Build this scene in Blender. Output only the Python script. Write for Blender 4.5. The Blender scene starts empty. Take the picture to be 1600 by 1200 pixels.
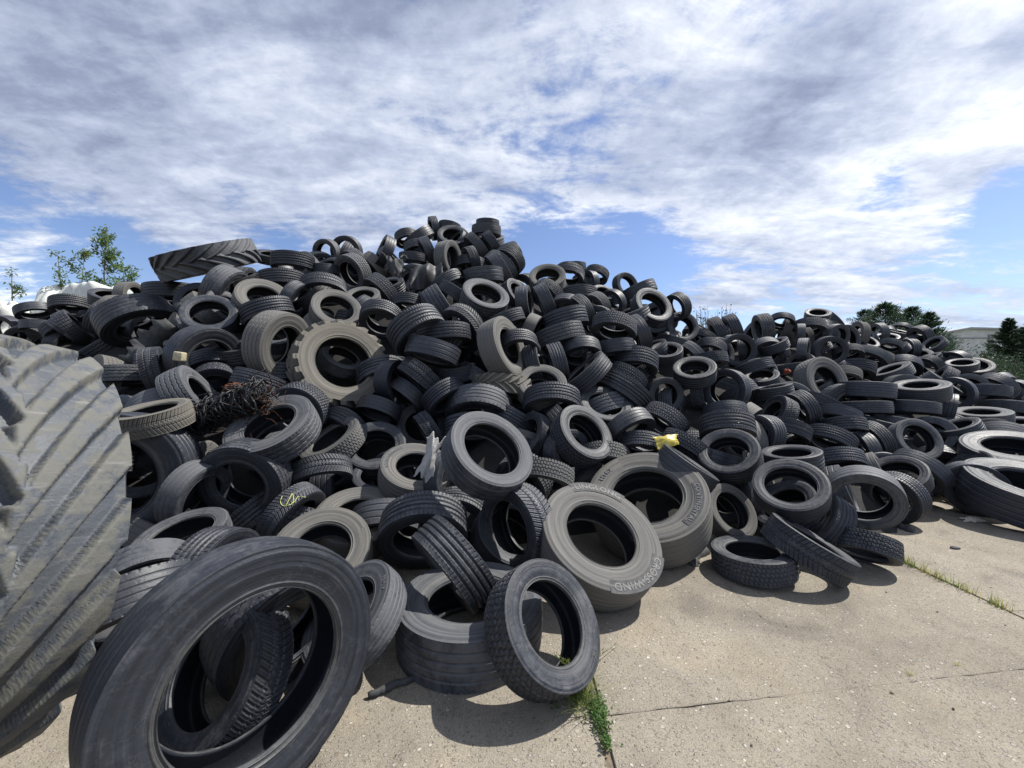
import bpy, math, random
import numpy as np
from mathutils import Vector, Matrix, Quaternion
random.seed(3)
SC = bpy.context.scene
COL = SC.collection
R = math.radians
# ------------------------------------------------------------------ camera
CAM_H = 1.6
PITCH = R(0.955)
cd = bpy.data.cameras.new('camera')
cd.sensor_width = 36; cd.lens = 13.5; cd.clip_start = .02; cd.clip_end = 3000
co = bpy.data.objects.new('camera', cd); COL.objects.link(co)
co.location = (0, 0, CAM_H); co.rotation_euler = (math.pi/2 - PITCH, 0, 0)
SC.camera = co
SC.view_settings.view_transform = 'Standard'; SC.view_settings.look = 'None'
SC.view_settings.exposure = 0.45; SC.view_settings.gamma = 1
CAM = Vector((0, 0, CAM_H))
FWD = Vector((0, math.cos(PITCH), -math.sin(PITCH))); UPV = Vector((0, math.sin(PITCH), math.cos(PITCH)))
def ray(u, v): return FWD + Vector((1, 0, 0))*((u-800)/600) + UPV*((600-v)/600)
def at(u, v, z): return CAM + ray(u, v)*z               # a photo pixel and a distance -> a place in the yard
def ground(u, v, h=0.0):
    r = ray(u, v); k = (h - CAM_H)/r.z
    return CAM + r*k
# ------------------------------------------------------------------ sun and sky
SUN_EL, SUN_AZ = R(55), R(71)                            # azimuth measured from +Y towards +X
sd = bpy.data.lights.new('sun', 'SUN'); sd.energy = 5.0; sd.angle = R(.55); sd.color = (1, .965, .90)
so = bpy.data.objects.new('sun', sd); COL.objects.link(so)
sdir = Vector((math.sin(SUN_AZ)*math.cos(SUN_EL), math.cos(SUN_AZ)*math.cos(SUN_EL), math.sin(SUN_EL)))
so.rotation_euler = sdir.to_track_quat('Z', 'Y').to_euler(); so.location = (20, 20, 30)

COVER = [(100, 60, 24, 0.2), (600, 200, 22, 0.14), (1150, 200, 16, 0.16), (1540, 110, 14, 0.34), (300, 300, 9, 0.1), (1260, 370, 7, 0.2), (1470, 370, 5, 0.34), (1330, 430, 5, 0.22), (60, 455, 4, 0.35), (250, 200, 14, 0.12), (1580, 230, 7, 0.24), (1500, 478, 7, 0.2), (1150, 455, 5, 0.1), (350, 275, 3.0, -0.34), (1575, 318, 4.0, -0.62), (1385, 290, 3.6, -0.5), (1240, 300, 3, -0.25), (860, 390, 6, -0.42), (1000, 400, 6, -0.36), (400, 372, 6, -0.34), (100, 390, 6, -0.38), (230, 380, 5, -0.3), (1380, 40, 6, -0.3), (620, 30, 8, -0.12), (1450, 440, 4, -0.3), (720, 180, 6, 0.12), (620, 330, 4, -0.12), (1240, 20, 4, -0.2)]
BRIGHT = [(1600, 60, 15, 0.3), (1150, 190, 12, 0.12), (700, 130, 14, 0.12), (1300, 400, 8, 0.06), (1500, 370, 7, 0.08), (60, 300, 14, -0.06), (600, 10, 12, -0.26), (1200, 200, 3.5, -0.32), (1350, 40, 7, -0.34), (80, 40, 14, -0.14), (350, 180, 8, 0.08), (900, 330, 10, 0.1), (60, 455, 5, 0.4), (1592, 78, 2.2, -0.35), (1450, 250, 6, 0.04)]
SKYMUL = (0.1, 0.1, 0.115)
W = bpy.data.worlds.new('World'); SC.world = W; W.use_nodes = True
class NT:
    """small helper around a node tree"""
    def __init__(s, t): s.t = t; s.n = t.nodes; s.l = t.links
    def new(s, ty, **kw):
        n = s.n.new(ty)
        for k, v in kw.items(): setattr(n, k, v)
        return n
    def link(s, a, b): s.l.new(a, b)
    def val(s, sock, v):
        if hasattr(v, 'is_linked') or hasattr(v, 'links'): s.l.new(v, sock)
        else: sock.default_value = v
    def math(s, op, a, b=0.0, c=0.0, clamp=False):
        n = s.n.new('ShaderNodeMath'); n.operation = op; n.use_clamp = clamp
        s.val(n.inputs[0], a); s.val(n.inputs[1], b)
        if op in ('MULTIPLY_ADD', 'SMOOTH_MIN', 'COMPARE'): s.val(n.inputs[2], c)
        return n.outputs[0]
    def vmath(s, op, a, b=None, out=0):
        n = s.n.new('ShaderNodeVectorMath'); n.operation = op
        s.val(n.inputs[0], a)
        if b is not None: s.val(n.inputs[1], b)
        return n.outputs[out]
    def noise(s, vec, scale, detail=4, rough=.5, dist=0.0, out='Fac'):
        n = s.n.new('ShaderNodeTexNoise'); n.inputs['Scale'].default_value = scale
        n.inputs['Detail'].default_value = detail; n.inputs['Roughness'].default_value = rough
        n.inputs['Distortion'].default_value = dist
        if vec is not None: s.l.new(vec, n.inputs['Vector'])
        return n.outputs[out]
    def ramp(s, fac, stops):
        n = s.n.new('ShaderNodeValToRGB'); e = n.color_ramp.elements
        while len(e) < len(stops): e.new(.5)
        for i, (p, c) in enumerate(stops):
            e[i].position = p; e[i].color = c if len(c) == 4 else (*c, 1)
        s.l.new(fac, n.inputs[0]); return n.outputs[0]
    def sstep(s, x, a, b):
        n = s.n.new('ShaderNodeMapRange'); n.interpolation_type = 'SMOOTHSTEP'
        s.val(n.inputs[0], x); n.inputs[1].default_value = a; n.inputs[2].default_value = b
        return n.outputs[0]
    def mix(s, f, a, b, bt='MIX'):
        n = s.n.new('ShaderNodeMix'); n.data_type = 'RGBA'; n.blend_type = bt
        s.val(n.inputs[0], f); s.val(n.inputs[6], a if not isinstance(a, tuple) else (*a, 1)[:4]); s.val(n.inputs[7], b if not isinstance(b, tuple) else (*b, 1)[:4])
        return n.outputs[2]
w = NT(W.node_tree); W.node_tree.nodes.clear()
wo = w.new('ShaderNodeOutputWorld'); bg = w.new('ShaderNodeBackground')
sky = w.new('ShaderNodeTexSky', sky_type='NISHITA'); sky.sun_disc = False
sky.sun_elevation = SUN_EL; sky.sun_rotation = SUN_AZ; sky.altitude = 300; sky.air_density = 1.0; sky.dust_density = .6; sky.ozone_density = 2.0
tc = w.new('ShaderNodeTexCoord'); D0 = tc.outputs['Generated']
Dn = w.vmath('NORMALIZE', D0)
sep = w.new('ShaderNodeSeparateXYZ'); w.link(Dn, sep.inputs[0])
zz = w.math('MAXIMUM', sep.outputs[2], 0.0)
den = w.math('ADD', zz, .16)
px = w.math('DIVIDE', sep.outputs[0], den); py = w.math('DIVIDE', sep.outputs[1], den)
cx = w.new('ShaderNodeCombineXYZ'); w.link(px, cx.inputs[0]); w.link(py, cx.inputs[1])
P2 = cx.outputs[0]
# streaks are drawn out along one wind direction
mp = w.new('ShaderNodeMapping'); mp.inputs['Rotation'].default_value = (0, 0, R(-22)); mp.inputs['Scale'].default_value = (.62, 1.35, 1); mp.inputs['Location'].default_value = (3.1, 1.7, 0)
w.link(P2, mp.inputs['Vector']); PS = mp.outputs[0]
nA = w.noise(PS, 1.1, 9, .56, .35)
nB = w.noise(PS, 4.6, 11, .64, .35)
nC = w.noise(P2, 13.0, 9, .66, .2)
def blob(u, v, rad, amt, sx=1.0):
    d = ray(u, v).normalized()
    dt = w.vmath('DOT_PRODUCT', Dn, tuple(d), out=1)
    k = 1 - math.cos(math.radians(rad))
    x = w.math('DIVIDE', w.math('SUBTRACT', 1.0, dt), k)
    return w.math('MULTIPLY', w.math('EXPONENT', w.math('MULTIPLY', x, -1.0)), amt)
def total(lst):
    a = lst[0]
    for b in lst[1:]: a = w.math('ADD', a, b)
    return a
# where the real sky is overcast (+) and where it is open (-)
cover = total([blob(*b) for b in COVER])
el = w.math('ARCSINE', zz)
base = w.ramp(el, [(0.0, (.36,)*3), (.10, (.30,)*3), (.2, (.32,)*3), (.34, (.52,)*3), (.6, (.62,)*3)])
cov = w.math('ADD', w.math('ADD', cover, base), w.math('ADD', w.math('MULTIPLY', w.math('SUBTRACT', nA, .5), 1.5), w.math('MULTIPLY', w.math('SUBTRACT', nB, .5), 1.05)))
cov = w.math('ADD', cov, w.math('MULTIPLY', w.math('SUBTRACT', nC, .5), .42))
alpha = w.sstep(cov, .32, .66)
# cloud brightness: bright round the sun, grey undersides elsewhere
bright = total([blob(*b) for b in BRIGHT])
nD = w.noise(PS, 2.1, 8, .58, .6)
shade = w.math('ADD', w.math('ADD', bright, .56), w.math('ADD', w.math('ADD', w.math('MULTIPLY', w.math('SUBTRACT', nD, .5), 1.0), w.math('MULTIPLY', w.math('SUBTRACT', nC, .5), .45)), w.math('MULTIPLY', w.math('SUBTRACT', nB, .5), .75)))
ccol = w.ramp(shade, [(0.0, (.14, .17, .25)), (.3, (.25, .29, .40)), (.55, (.42, .47, .59)), (.8, (.66, .70, .78)), (1.0, (.92, .94, .98))])
skyc = w.mix(1.0, sky.outputs[0], (SKYMUL), 'MULTIPLY')
fin = w.mix(w.math('MULTIPLY', alpha, .93), skyc, ccol)
w.link(fin, bg.inputs[0]); bg.inputs[1].default_value = 1.0
w.link(bg.outputs[0], wo.inputs[0])

# ------------------------------------------------------------------ helpers
def tag(o, label=None, cat=None, group=None, kind=None):
    if label: o['label'] = label
    if cat: o['category'] = cat
    if group: o['group'] = group
    if kind: o['kind'] = kind
    return o
def mesh(name, V, Fq, mats, smooth=True, midx=None):
    V = np.asarray(V, dtype=np.float32); m = bpy.data.meshes.new(name)
    if isinstance(Fq, np.ndarray) and Fq.ndim == 2:
        k = Fq.shape[1]; n = len(Fq)
        m.vertices.add(len(V)); m.vertices.foreach_set('co', V.ravel())
        m.loops.add(n*k); m.loops.foreach_set('vertex_index', Fq.astype(np.int32).ravel())
        m.polygons.add(n); m.polygons.foreach_set('loop_start', np.arange(0, n*k, k, dtype=np.int32)); 
        m.polygons.foreach_set('loop_total', np.full(n, k, dtype=np.int32))
        m.update(calc_edges=True)
    else:
        m.from_pydata([tuple(map(float, p)) for p in V], [], [tuple(f) for f in Fq])
    for mt in (mats if isinstance(mats, (list, tuple)) else [mats]): m.materials.append(mt)
    if midx is not None: m.polygons.foreach_set('material_index', np.asarray(midx, dtype=np.int32))
    m.polygons.foreach_set('use_smooth', np.full(len(m.polygons), smooth, dtype=bool))
    m.update(); return m
def obj(name, m, parent=None, loc=None):
    o = bpy.data.objects.new(name, m); COL.objects.link(o)
    if parent: o.parent = parent
    if loc is not None: o.location = loc
    return o
def grid_faces(nu, nv, closed=True):
    i = np.arange(nu if closed else nu-1)[:, None]; j = np.arange(nv-1)[None]
    a = i*nv+j; b = ((i+1) % nu)*nv+j
    return np.stack([a, a+1, b+1, b], -1).reshape(-1, 4)
def revolve(prof, nu):
    prof = np.asarray(prof); a = np.linspace(0, 2*np.pi, nu, endpoint=False)
    V = np.stack([np.cos(a)[:, None]*prof[None, :, 0], np.sin(a)[:, None]*prof[None, :, 0], np.broadcast_to(prof[None, :, 1], (nu, len(prof)))], -1)
    return V.reshape(-1, 3), grid_faces(nu, len(prof))
def interp_curve(pts, n):
    """Catmull-Rom through pts, n samples"""
    P = np.asarray(pts, float); P = np.vstack([2*P[0]-P[1], P, 2*P[-1]-P[-2]])
    out = []
    seg = len(pts)-1
    for t in np.linspace(0, seg-1e-6, n):
        i = int(t); f = t-i; p0, p1, p2, p3 = P[i:i+4]
        out.append(.5*((2*p1)+(-p0+p2)*f+(2*p0-5*p1+4*p2-p3)*f*f+(-p0+3*p1-3*p2+p3)*f**3))
    return np.array(out)
class MB:
    """collects verts and faces of one mesh"""
    def __init__(s): s.V = []; s.F = []
    def add(s, V, Fc):
        b = len(s.V); s.V += [tuple(map(float, p)) for p in V]; s.F += [tuple(int(i)+b for i in f) for f in Fc]
    def box(s, c, sz, rot=None):
        c = Vector(c); V = []
        for x in (-.5, .5):
            for y in (-.5, .5):
                for z in (-.5, .5):
                    p = Vector((x*sz[0], y*sz[1], z*sz[2]))
                    if rot is not None: p = rot @ p
                    V.append(c+p)
        s.add(V, [(0, 1, 3, 2), (4, 6, 7, 5), (0, 4, 5, 1), (2, 3, 7, 6), (0, 2, 6, 4), (1, 5, 7, 3)])
    def tube(s, pts, rad, n=6):
        pts = [Vector(p) for p in pts]; V = []; k = len(pts)
        rr = rad if isinstance(rad, (list, tuple)) else [rad]*k
        for i, p in enumerate(pts):
            d = (pts[min(i+1, k-1)]-pts[max(i-1, 0)]).normalized()
            a = d.orthogonal().normalized(); b = d.cross(a)
            for j in range(n):
                t = 2*math.pi*j/n; V.append(p+(a*math.cos(t)+b*math.sin(t))*rr[i])
        Fc = [(i*n+j, i*n+(j+1) % n, (i+1)*n+(j+1) % n, (i+1)*n+j) for i in range(k-1) for j in range(n)]
        Fc += [tuple(range(n))[::-1], tuple((k-1)*n+j for j in range(n))]
        s.add(V, Fc)
    def leaf(s, p, d, nrm, ln, wd):
        d = d.normalized(); q = d.cross(nrm).normalized()*wd*.5
        s.add([p, p+d*ln*.45+q, p+d*ln, p+d*ln*.45-q], [(0, 1, 2, 3)])
    def build(s, name, mat, parent=None, smooth=False):
        return obj(name, mesh(name, s.V, s.F, mat, smooth), parent)
def rvec(s=1.0): return Vector((random.gauss(0, s), random.gauss(0, s), random.gauss(0, s)))

# ------------------------------------------------------------------ materials
def material(name):
    m = bpy.data.materials.new(name); m.use_nodes = True; t = NT(m.node_tree)
    return m, t, m.node_tree.nodes['Principled BSDF']
def simple(name, col, rough=.8, var=.25, scale=8.0, bump=.2, spec=.3, trans=0.0):
    m, t, b = material(name)
    tc = t.new('ShaderNodeTexCoord'); n = t.noise(tc.outputs['Object'], scale, 5, .6)
    c1 = tuple(c*(1-var) for c in col); c2 = tuple(min(1, c*(1+var)) for c in col)
    t.link(t.ramp(n, [(.3, c1), (.7, c2)]), b.inputs['Base Color'])
    b.inputs['Roughness'].default_value = rough; b.inputs['Specular IOR Level'].default_value = spec
    if bump:
        bp = t.new('ShaderNodeBump'); bp.inputs['Strength'].default_value = bump; bp.inputs['Distance'].default_value = .01
        t.link(n, bp.inputs['Height']); t.link(bp.outputs[0], b.inputs['Normal'])
    return m
def leafmat(name, c1, c2):
    m, t, b = material(name)
    geo = t.new('ShaderNodeNewGeometry'); 
    t.link(t.ramp(geo.outputs['Random Per Island'], [(.1, c1), (.9, c2)]), b.inputs['Base Color'])
    b.inputs['Roughness'].default_value = .55; b.inputs['Specular IOR Level'].default_value = .3
    tr = t.new('ShaderNodeBsdfTranslucent'); tr.inputs[0].default_value = (*[min(1, c*1.6) for c in c2], 1)
    mx = t.new('ShaderNodeMixShader'); mx.inputs[0].default_value = .35
    out = m.node_tree.nodes['Material Output']
    t.link(b.outputs[0], mx.inputs[1]); t.link(tr.outputs[0], mx.inputs[2]); t.link(mx.outputs[0], out.inputs[0])
    return m
def rubber(name, mode):
    """worn rubber with dust; the object's colour slot carries dust (r) and a random number (g)"""
    m, t, b = material(name)
    oi = t.new('ShaderNodeObjectInfo'); tc = t.new('ShaderNodeTexCoord')
    vec = t.vmath('ADD', tc.outputs['Object'], t.vmath('SCALE', (7.3, 3.1, 5.7), None)) if False else tc.outputs['Object']
    cb = t.new('ShaderNodeCombineXYZ'); r9 = t.math('MULTIPLY', oi.outputs['Random'], 40.0)
    for i in range(3): t.link(r9, cb.inputs[i])
    vec = t.vmath('ADD', vec, cb.outputs[0])
    sc = t.new('ShaderNodeSeparateColor'); t.link(oi.outputs['Color'], sc.inputs[0])
    dust = sc.outputs[0]
    n1 = t.noise(vec, 3.2, 6, .62, .4); n2 = t.noise(vec, 17, 5, .65, .6); n3 = t.noise(vec, 90, 3, .6)
    mixn = t.math('ADD', t.math('MULTIPLY', n1, .6), t.math('MULTIPLY', n2, .4))
    nrm = t.new('ShaderNodeNewGeometry'); sn = t.new('ShaderNodeSeparateXYZ'); t.link(nrm.outputs['Normal'], sn.inputs[0])
    up = t.math('MULTIPLY', sn.outputs[2], .10)
    dark = t.mix(n2, (.014, .016, .021), (.037, .041, .052))
    dark = t.mix(1.0, dark, t.ramp(oi.outputs['Random'], [(0, (.62, .64, .70)), (.35, (.95, .97, 1.0)), (.6, (1.15, 1.08, .98)), (.8, (1.2, 1.22, 1.28)), (1, (1.45, 1.36, 1.22))]), 'MULTIPLY')
    thr = t.math('SUBTRACT', .80, t.math('MULTIPLY', dust, .62))
    amt = t.math('ADD', t.math('SUBTRACT', mixn, thr), up)   # dust settles on what faces up
    amt = t.sstep(amt, -.10, .11)
    amt = t.math('MULTIPLY', amt, t.math('MULTIPLY_ADD', dust, .5, .30))
    if mode == 'tread': amt = t.math('MULTIPLY', amt, 1.0)
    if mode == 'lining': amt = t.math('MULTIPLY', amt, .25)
    hue = t.mix(t.sstep(dust, .5, 1.1), t.mix(n1, (.105, .112, .125), (.135, .137, .140)), t.mix(n1, (.130, .126, .114), (.180, .158, .122)))
    col = t.mix(amt, dark, hue)
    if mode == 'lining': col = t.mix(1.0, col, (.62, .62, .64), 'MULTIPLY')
    if mode == 'side':
        # scuffs run round the wall, as curbs leave them
        sp = t.new('ShaderNodeSeparateXYZ'); t.link(tc.outputs['Object'], sp.inputs[0])
        rad = t.math('SQRT', t.math('ADD', t.math('MULTIPLY', sp.outputs[0], sp.outputs[0]), t.math('MULTIPLY', sp.outputs[1], sp.outputs[1])))
        an = t.math('ARCTAN2', sp.outputs[1], sp.outputs[0])
        cs = t.new('ShaderNodeCombineXYZ'); t.link(t.math('MULTIPLY', rad, 90.0), cs.inputs[0]); t.link(t.math('MULTIPLY', an, 2.2), cs.inputs[1]); t.link(r9, cs.inputs[2])
        ns = t.noise(cs.outputs[0], 1.0, 4, .6)
        scf = t.math('MULTIPLY', t.sstep(ns, .60, .72), .16)
        col = t.mix(scf, col, (.21, .20, .19))
        rb = t.new('ShaderNodeCombineXYZ'); t.link(t.math('MULTIPLY', rad, 46.0), rb.inputs[0]); t.link(r9, rb.inputs[1]); t.link(t.math('MULTIPLY', an, .35), rb.inputs[2])
        nb_ = t.noise(rb.outputs[0], 1.0, 4, .65)
        col = t.mix(1.0, col, t.ramp(nb_, [(.30, (.52, .53, .56)), (.5, (.95, .95, .95)), (.68, (1.45, 1.42, 1.36))]), 'MULTIPLY')
        rings = t.math('SINE', t.math('MULTIPLY', rad, 520.0))
        ser = t.math('MULTIPLY', t.math('GREATER_THAN', t.math('SINE', t.math('MULTIPLY', an, 150.0)), .0), t.math('MULTIPLY', t.math('GREATER_THAN', rad, .462), t.math('LESS_THAN', rad, .482)))
        bead = t.sstep(t.math('SUBTRACT', t.math('MULTIPLY_ADD', n2, .03, .0), t.math('ABSOLUTE', t.math('SUBTRACT', rad, .325))), -.012, .012)
        col = t.mix(t.math('MULTIPLY', bead, .30), col, (.16, .155, .14))
        # tide marks of old rain
        tide = t.sstep(t.math('ABSOLUTE', t.math('SUBTRACT', n1, .52)), .012, .0); col = t.mix(t.math('MULTIPLY', tide, .07), col, (.22, .215, .20))
    t.link(col, b.inputs['Base Color'])
    rg = t.math('ADD', t.math('MULTIPLY', amt, .35), {'tread': .43, 'side': .46, 'lining': .5}[mode])
    t.link(t.math('MULTIPLY_ADD', n2, .12, rg), b.inputs['Roughness'])
    b.inputs['Specular IOR Level'].default_value = {'tread': .48, 'side': .38, 'lining': .35}[mode]
    bp = t.new('ShaderNodeBump'); bp.inputs['Strength'].default_value = .5; bp.inputs['Distance'].default_value = .004
    hgt = t.math('ADD', t.math('MULTIPLY', n3, .5), n2)
    if mode == 'side': hgt = t.math('ADD', hgt, t.math('ADD', t.math('MULTIPLY', ns, .8), t.math('MULTIPLY_ADD', ser, .9, t.math('MULTIPLY', rings, .06))))
    t.link(hgt, bp.inputs['Height']); t.link(bp.outputs[0], b.inputs['Normal'])
    return m
M = {}
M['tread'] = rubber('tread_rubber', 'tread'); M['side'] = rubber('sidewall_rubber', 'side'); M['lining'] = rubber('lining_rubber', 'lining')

# ------------------------------------------------------------------ tyre meshes (outer diameter 1, axis Z, front = +Z)
TY = {'A': (.345, .645), 'B': (.325, .66), 'C': (.33, .63), 'D': (.32, .665), 'T': (.31, .57), 'U': (.31, .575), 'V': (.235, .63), 'K': (.30, .565), 'M': (.28, .6), 'L': (.34, .6), 'G': (.345, .58)}
def fr(x): return x-np.floor(x)
def band(x, c, w, s=.012): return np.clip((w-np.abs(x-c))/s+.5, 0, 1)
def groove(ty, u, t):
    """0 = top of the rubber, 1 = bottom of a groove; u turns 0..1, t across -1..1"""
    g = np.zeros(np.broadcast(u, t).shape)
    at_ = np.abs(t)
    if ty == 'A':
        for c, wd in ((-.56, .06), (-.19, .065), (.19, .065), (.56, .06)): g = np.maximum(g, band(t, c, wd))
        s = fr(u*64+.35*at_); g = np.maximum(g, .55*(s < .16)*(at_ > .66)); g = np.maximum(g, .35*(fr(u*64+.6*t) < .14)*(at_ < .5)*(at_ > .26))
    elif ty == 'B':
        s = fr(u*60-1.25*at_**1.2); g = np.maximum(g, .95*(s < .25)*(at_ > .10))
        s2 = fr(u*60-1.25*at_**1.2+.5); g = np.maximum(g, .4*(s2 < .13))
        for c in (-.32, .32): g = np.maximum(g, band(t, c, .03))
    elif ty == 'C':
        z = .035*np.sign(fr(u*30)-.5)
        for c in (-.6, -.2, .2, .6): g = np.maximum(g, band(t+z, c, .04))
        k = np.floor((t+1)*2.5); s = fr(u*60+.5*k+.5*t); g = np.maximum(g, .85*(s < .22))
    elif ty == 'D':
        for c in (-.5, 0, .5): g = np.maximum(g, .5*band(t, c, .045))
        g = np.maximum(g, .2*(fr(u*50+.5*at_) < .14)*(at_ > .7))
    elif ty == 'T':
        z = .035*(np.abs(fr(u*36)-.5)*4-1)
        for c in (-.62, -.21, .21, .62): g = np.maximum(g, band(t+z, c, .035))
        g = np.maximum(g, .3*(fr(u*72) < .14)*(at_ > .72))
    elif ty in 'UV':
        for c in (-.55, -.18, .18, .55): g = np.maximum(g, .75*band(t, c, .028))
        g = np.maximum(g, .6*(fr(u*48) < .18)*(at_ > .9)) if ty == 'U' else g
    elif ty == 'L':
        for c in (-.6, -.2, .2, .6): g = np.maximum(g, band(t, c, .035))
        k = np.floor((t+1)*2.5); g = np.maximum(g, (fr(u*34+.0*k) < .16)*1.0)
    return g
def lug(u, t, n, sgn, sweep=1.05, width=.36):
    """height 0..1 of slanted tractor lugs on one half of the tread"""
    x = t*sgn
    ph = u*n + (0.5 if sgn < 0 else 0.0) + sweep*np.clip(x, 0, 1)**.8
    f = np.abs(fr(ph)-.5)
    wd = width*.5*(.85+.35*x)
    h = np.clip((wd-f)/.05+.5, 0, 1)
    ends = np.clip((x+.10)/.06, 0, 1)
    return h*ends
def vnoise(P, seed=0, scale=1.0):
    """cheap smooth value noise on points"""
    rs = np.random.RandomState(seed); s = 0
    for k in range(5):
        d = rs.normal(size=3)*scale*(1.55**k); s = s+np.sin(P@d+rs.rand()*6.28)*np.cos(P@(rs.normal(size=3)*scale*1.55**k)+rs.rand()*6)/(1.35**k)
    return s*.4
def profiles(ty, hwr):
    Ro = .5; Ri = .5*TY[ty][1]; sh = Ro-Ri; hw = hwr*.5
    side = [(Ro-sh*.045, hw*.955), (Ro-sh*.11, hw*.985), (Ro-sh*.24, hw*1.0), (Ro-sh*.44, hw*1.0), (Ro-sh*.62, hw*.975), (Ro-sh*.76, hw*.935), (Ro-sh*.85, hw*.905), (Ro-sh*.90, hw*.89), (Ro-sh*.945, hw*.872), (Ro-sh*.985, hw*.83), (Ro-sh*1.01, hw*.75), (Ro-sh*1.0, hw*.66)]
    lx = .10 if ty in 'KMG' else 0
    lin = [(Ro-sh*1.0, hw*.66), (Ro-sh*.95, hw*.65), (Ro-sh*.84, hw*.76), (Ro-sh*.60, hw*.87), (Ro-sh*.40, hw*.90), (Ro-sh*(.24+lx), hw*.84), (Ro-sh*(.21+lx), hw*.6), (Ro-sh*(.205+lx), hw*.3), (Ro-sh*(.20+lx), 0)]
    return Ro, Ri, sh, hw, side, lin
def side_curve(ty, side, n=44):
    c = interp_curve(side, n)
    for k, (f0, amp, wd) in enumerate(((.10, -.0028, 1.0), (.17, .0026, .9), (.27, -.0022, .8), (.46, -.0012, 4.0), (.58, .0040, 1.1), (.64, -.0034, 1.4), (.72, -.0040, 1.6), (.80, .0050, .9), (.85, -.0045, .8))):
        i = f0*n; c[:, 1] += amp*np.exp(-((np.arange(n)-i)/wd)**2)*(1.3 if ty in 'TUGV' else 1)
    return c
def tyre_meshes(ty, nu=480, nv=58):
    hwr = TY[ty][0]
    Ro, Ri, sh, hw, side, lin = profiles(ty, hwr)
    # tread base curve from one shoulder to the other
    tw = hw*.93
    n_arc = nv
    t = np.linspace(-1.0, 1.0, n_arc)
    ztop = hw*.955*np.sign(t)*np.abs(t)**.98
    drop = (sh*.045-.010)*np.abs(t)**(14 if ty not in 'D' else 8) + .010*t*t
    r = Ro-drop
    u = np.linspace(0, 1, nu, endpoint=False)[:, None]; T = t[None]
    lugs = ty in 'KMG'
    if lugs:
        n = {'K': 21, 'M': 18, 'G': 19}[ty]
        H = np.maximum(lug(u, T, n, 1, *((1.35, .36) if ty != 'G' else (1.9, .50))), lug(u, T, n, -1, *((1.35, .36) if ty != 'G' else (1.9, .50))))
        depth = {'K': .052, 'M': .026, 'G': .029}[ty]
        rr = r[None]-depth*(1-H)
        edge = np.clip((np.abs(T)-.93)/.07, 0, 1)
        rr = rr + 0*edge
    else:
        dep = {'A': .020, 'B': .020, 'C': .020, 'D': .012, 'T': .018, 'U': .012, 'V': .008, 'L': .024}[ty]
        G = groove(ty, u, T+0*u); G = G*(np.abs(T) < .985)
        rr = r[None]-dep*G
    a = 2*np.pi*u
    X = np.cos(a)*rr; Y = np.sin(a)*rr; Z = np.broadcast_to(ztop[None], X.shape).copy()
    if lugs:  # lug ends stand proud of the shoulder
        Z = Z*(1+(.035 if ty != 'G' else .012)*H*(np.abs(T) > .8))
    V = np.stack([X, Y, Z], -1).reshape(-1, 3)
    if lugs:
        nn = vnoise(V*9, 4, 2.2)[:, None]; V = V*(1+(.0035 if ty != 'G' else .0016)*nn)
    # close the shoulder down to the wall start
    Ft = grid_faces(nu, nv)
    tread = (V, Ft)
    sc = side_curve(ty, side)
    if lugs:
        # the wall starts under the lugs
        ns = nu//2
        ns = nu; aa = np.linspace(0, 2*np.pi, ns, endpoint=False)[:, None]
        Hh = [H[:, -1], H[:, 0]]
        sides = []
        for k, sgn in enumerate((1, -1)):
            fall = np.clip(1-np.arange(len(sc))/9.0, 0, 1)[None]
            rad = sc[None, :, 0]-depth*(1-Hh[k][:, None])*fall
            zz_ = (sc[None, :, 1]+(.035 if ty != 'G' else .012)*hw*.955*Hh[k][:, None]*fall)*sgn
            P = np.stack([np.cos(aa)*rad, np.sin(aa)*rad, zz_], -1).reshape(-1, 3)
            P = P*(1+(.0035 if ty != 'G' else .0016)*vnoise(P*9, 4, 2.2)[:, None])
            Fs = grid_faces(ns, len(sc)); sides.append((P, Fs if sgn < 0 else Fs[:, ::-1]))
    else:
        Vs, Fs = revolve(sc, 120)
        sides = [(Vs, Fs[:, ::-1]), (Vs*np.array([1, 1, -1]), Fs)]
    lc = interp_curve(lin, 20); lc = np.vstack([lc, lc[::-1][1:]*np.array([1, -1])])
    Vl, Fl = revolve(lc, 96)
    return tread, sides[0], sides[1], (Vl, Fl)
def join(parts):
    V = []; Fq = []; mi = []; b = 0
    for k, (v, f) in enumerate(parts): V.append(v); Fq.append(f+b); b += len(v); mi.append(np.full(len(f), [0, 1, 1, 2][k]))
    return np.vstack(V), np.vstack(Fq), np.concatenate(mi)
PM = {}
def protos(ty):
    if ty in PM: return PM[ty]
    p = tyre_meshes(ty, *({'G': (760, 90), 'K': (460, 40), 'M': (460, 40), 'V': (300, 40)}.get(ty, (480, 58))))
    mats = (M['tread'], M['side'], M['lining'])
    if ty == 'G': mats = (M['giant'], M['giant'], M['lining'])
    if ty in 'KM': mats = (M['tread'], M['side'], M['lining'])
    if ty == 'U' or ty == 'T' or ty == 'V': pass
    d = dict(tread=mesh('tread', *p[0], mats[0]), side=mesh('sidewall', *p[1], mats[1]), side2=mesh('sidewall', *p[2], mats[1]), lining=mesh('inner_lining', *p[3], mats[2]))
    V, Fq, mi = join(p); d['whole'] = mesh('car_tyre', V, Fq, list(mats), True, mi)
    PM[ty] = d; return d
def frame(n, spin=0.0):
    n = Vector(n).normalized()
    q = n.to_track_quat('Z', 'Y')
    return q @ Quaternion((0, 0, 1), spin)
NAMES = {'T': 'truck_tyre', 'U': 'truck_tyre', 'K': 'tractor_tyre', 'M': 'tractor_tyre', 'G': 'tractor_tyre', 'L': 'truck_tyre'}
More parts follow.
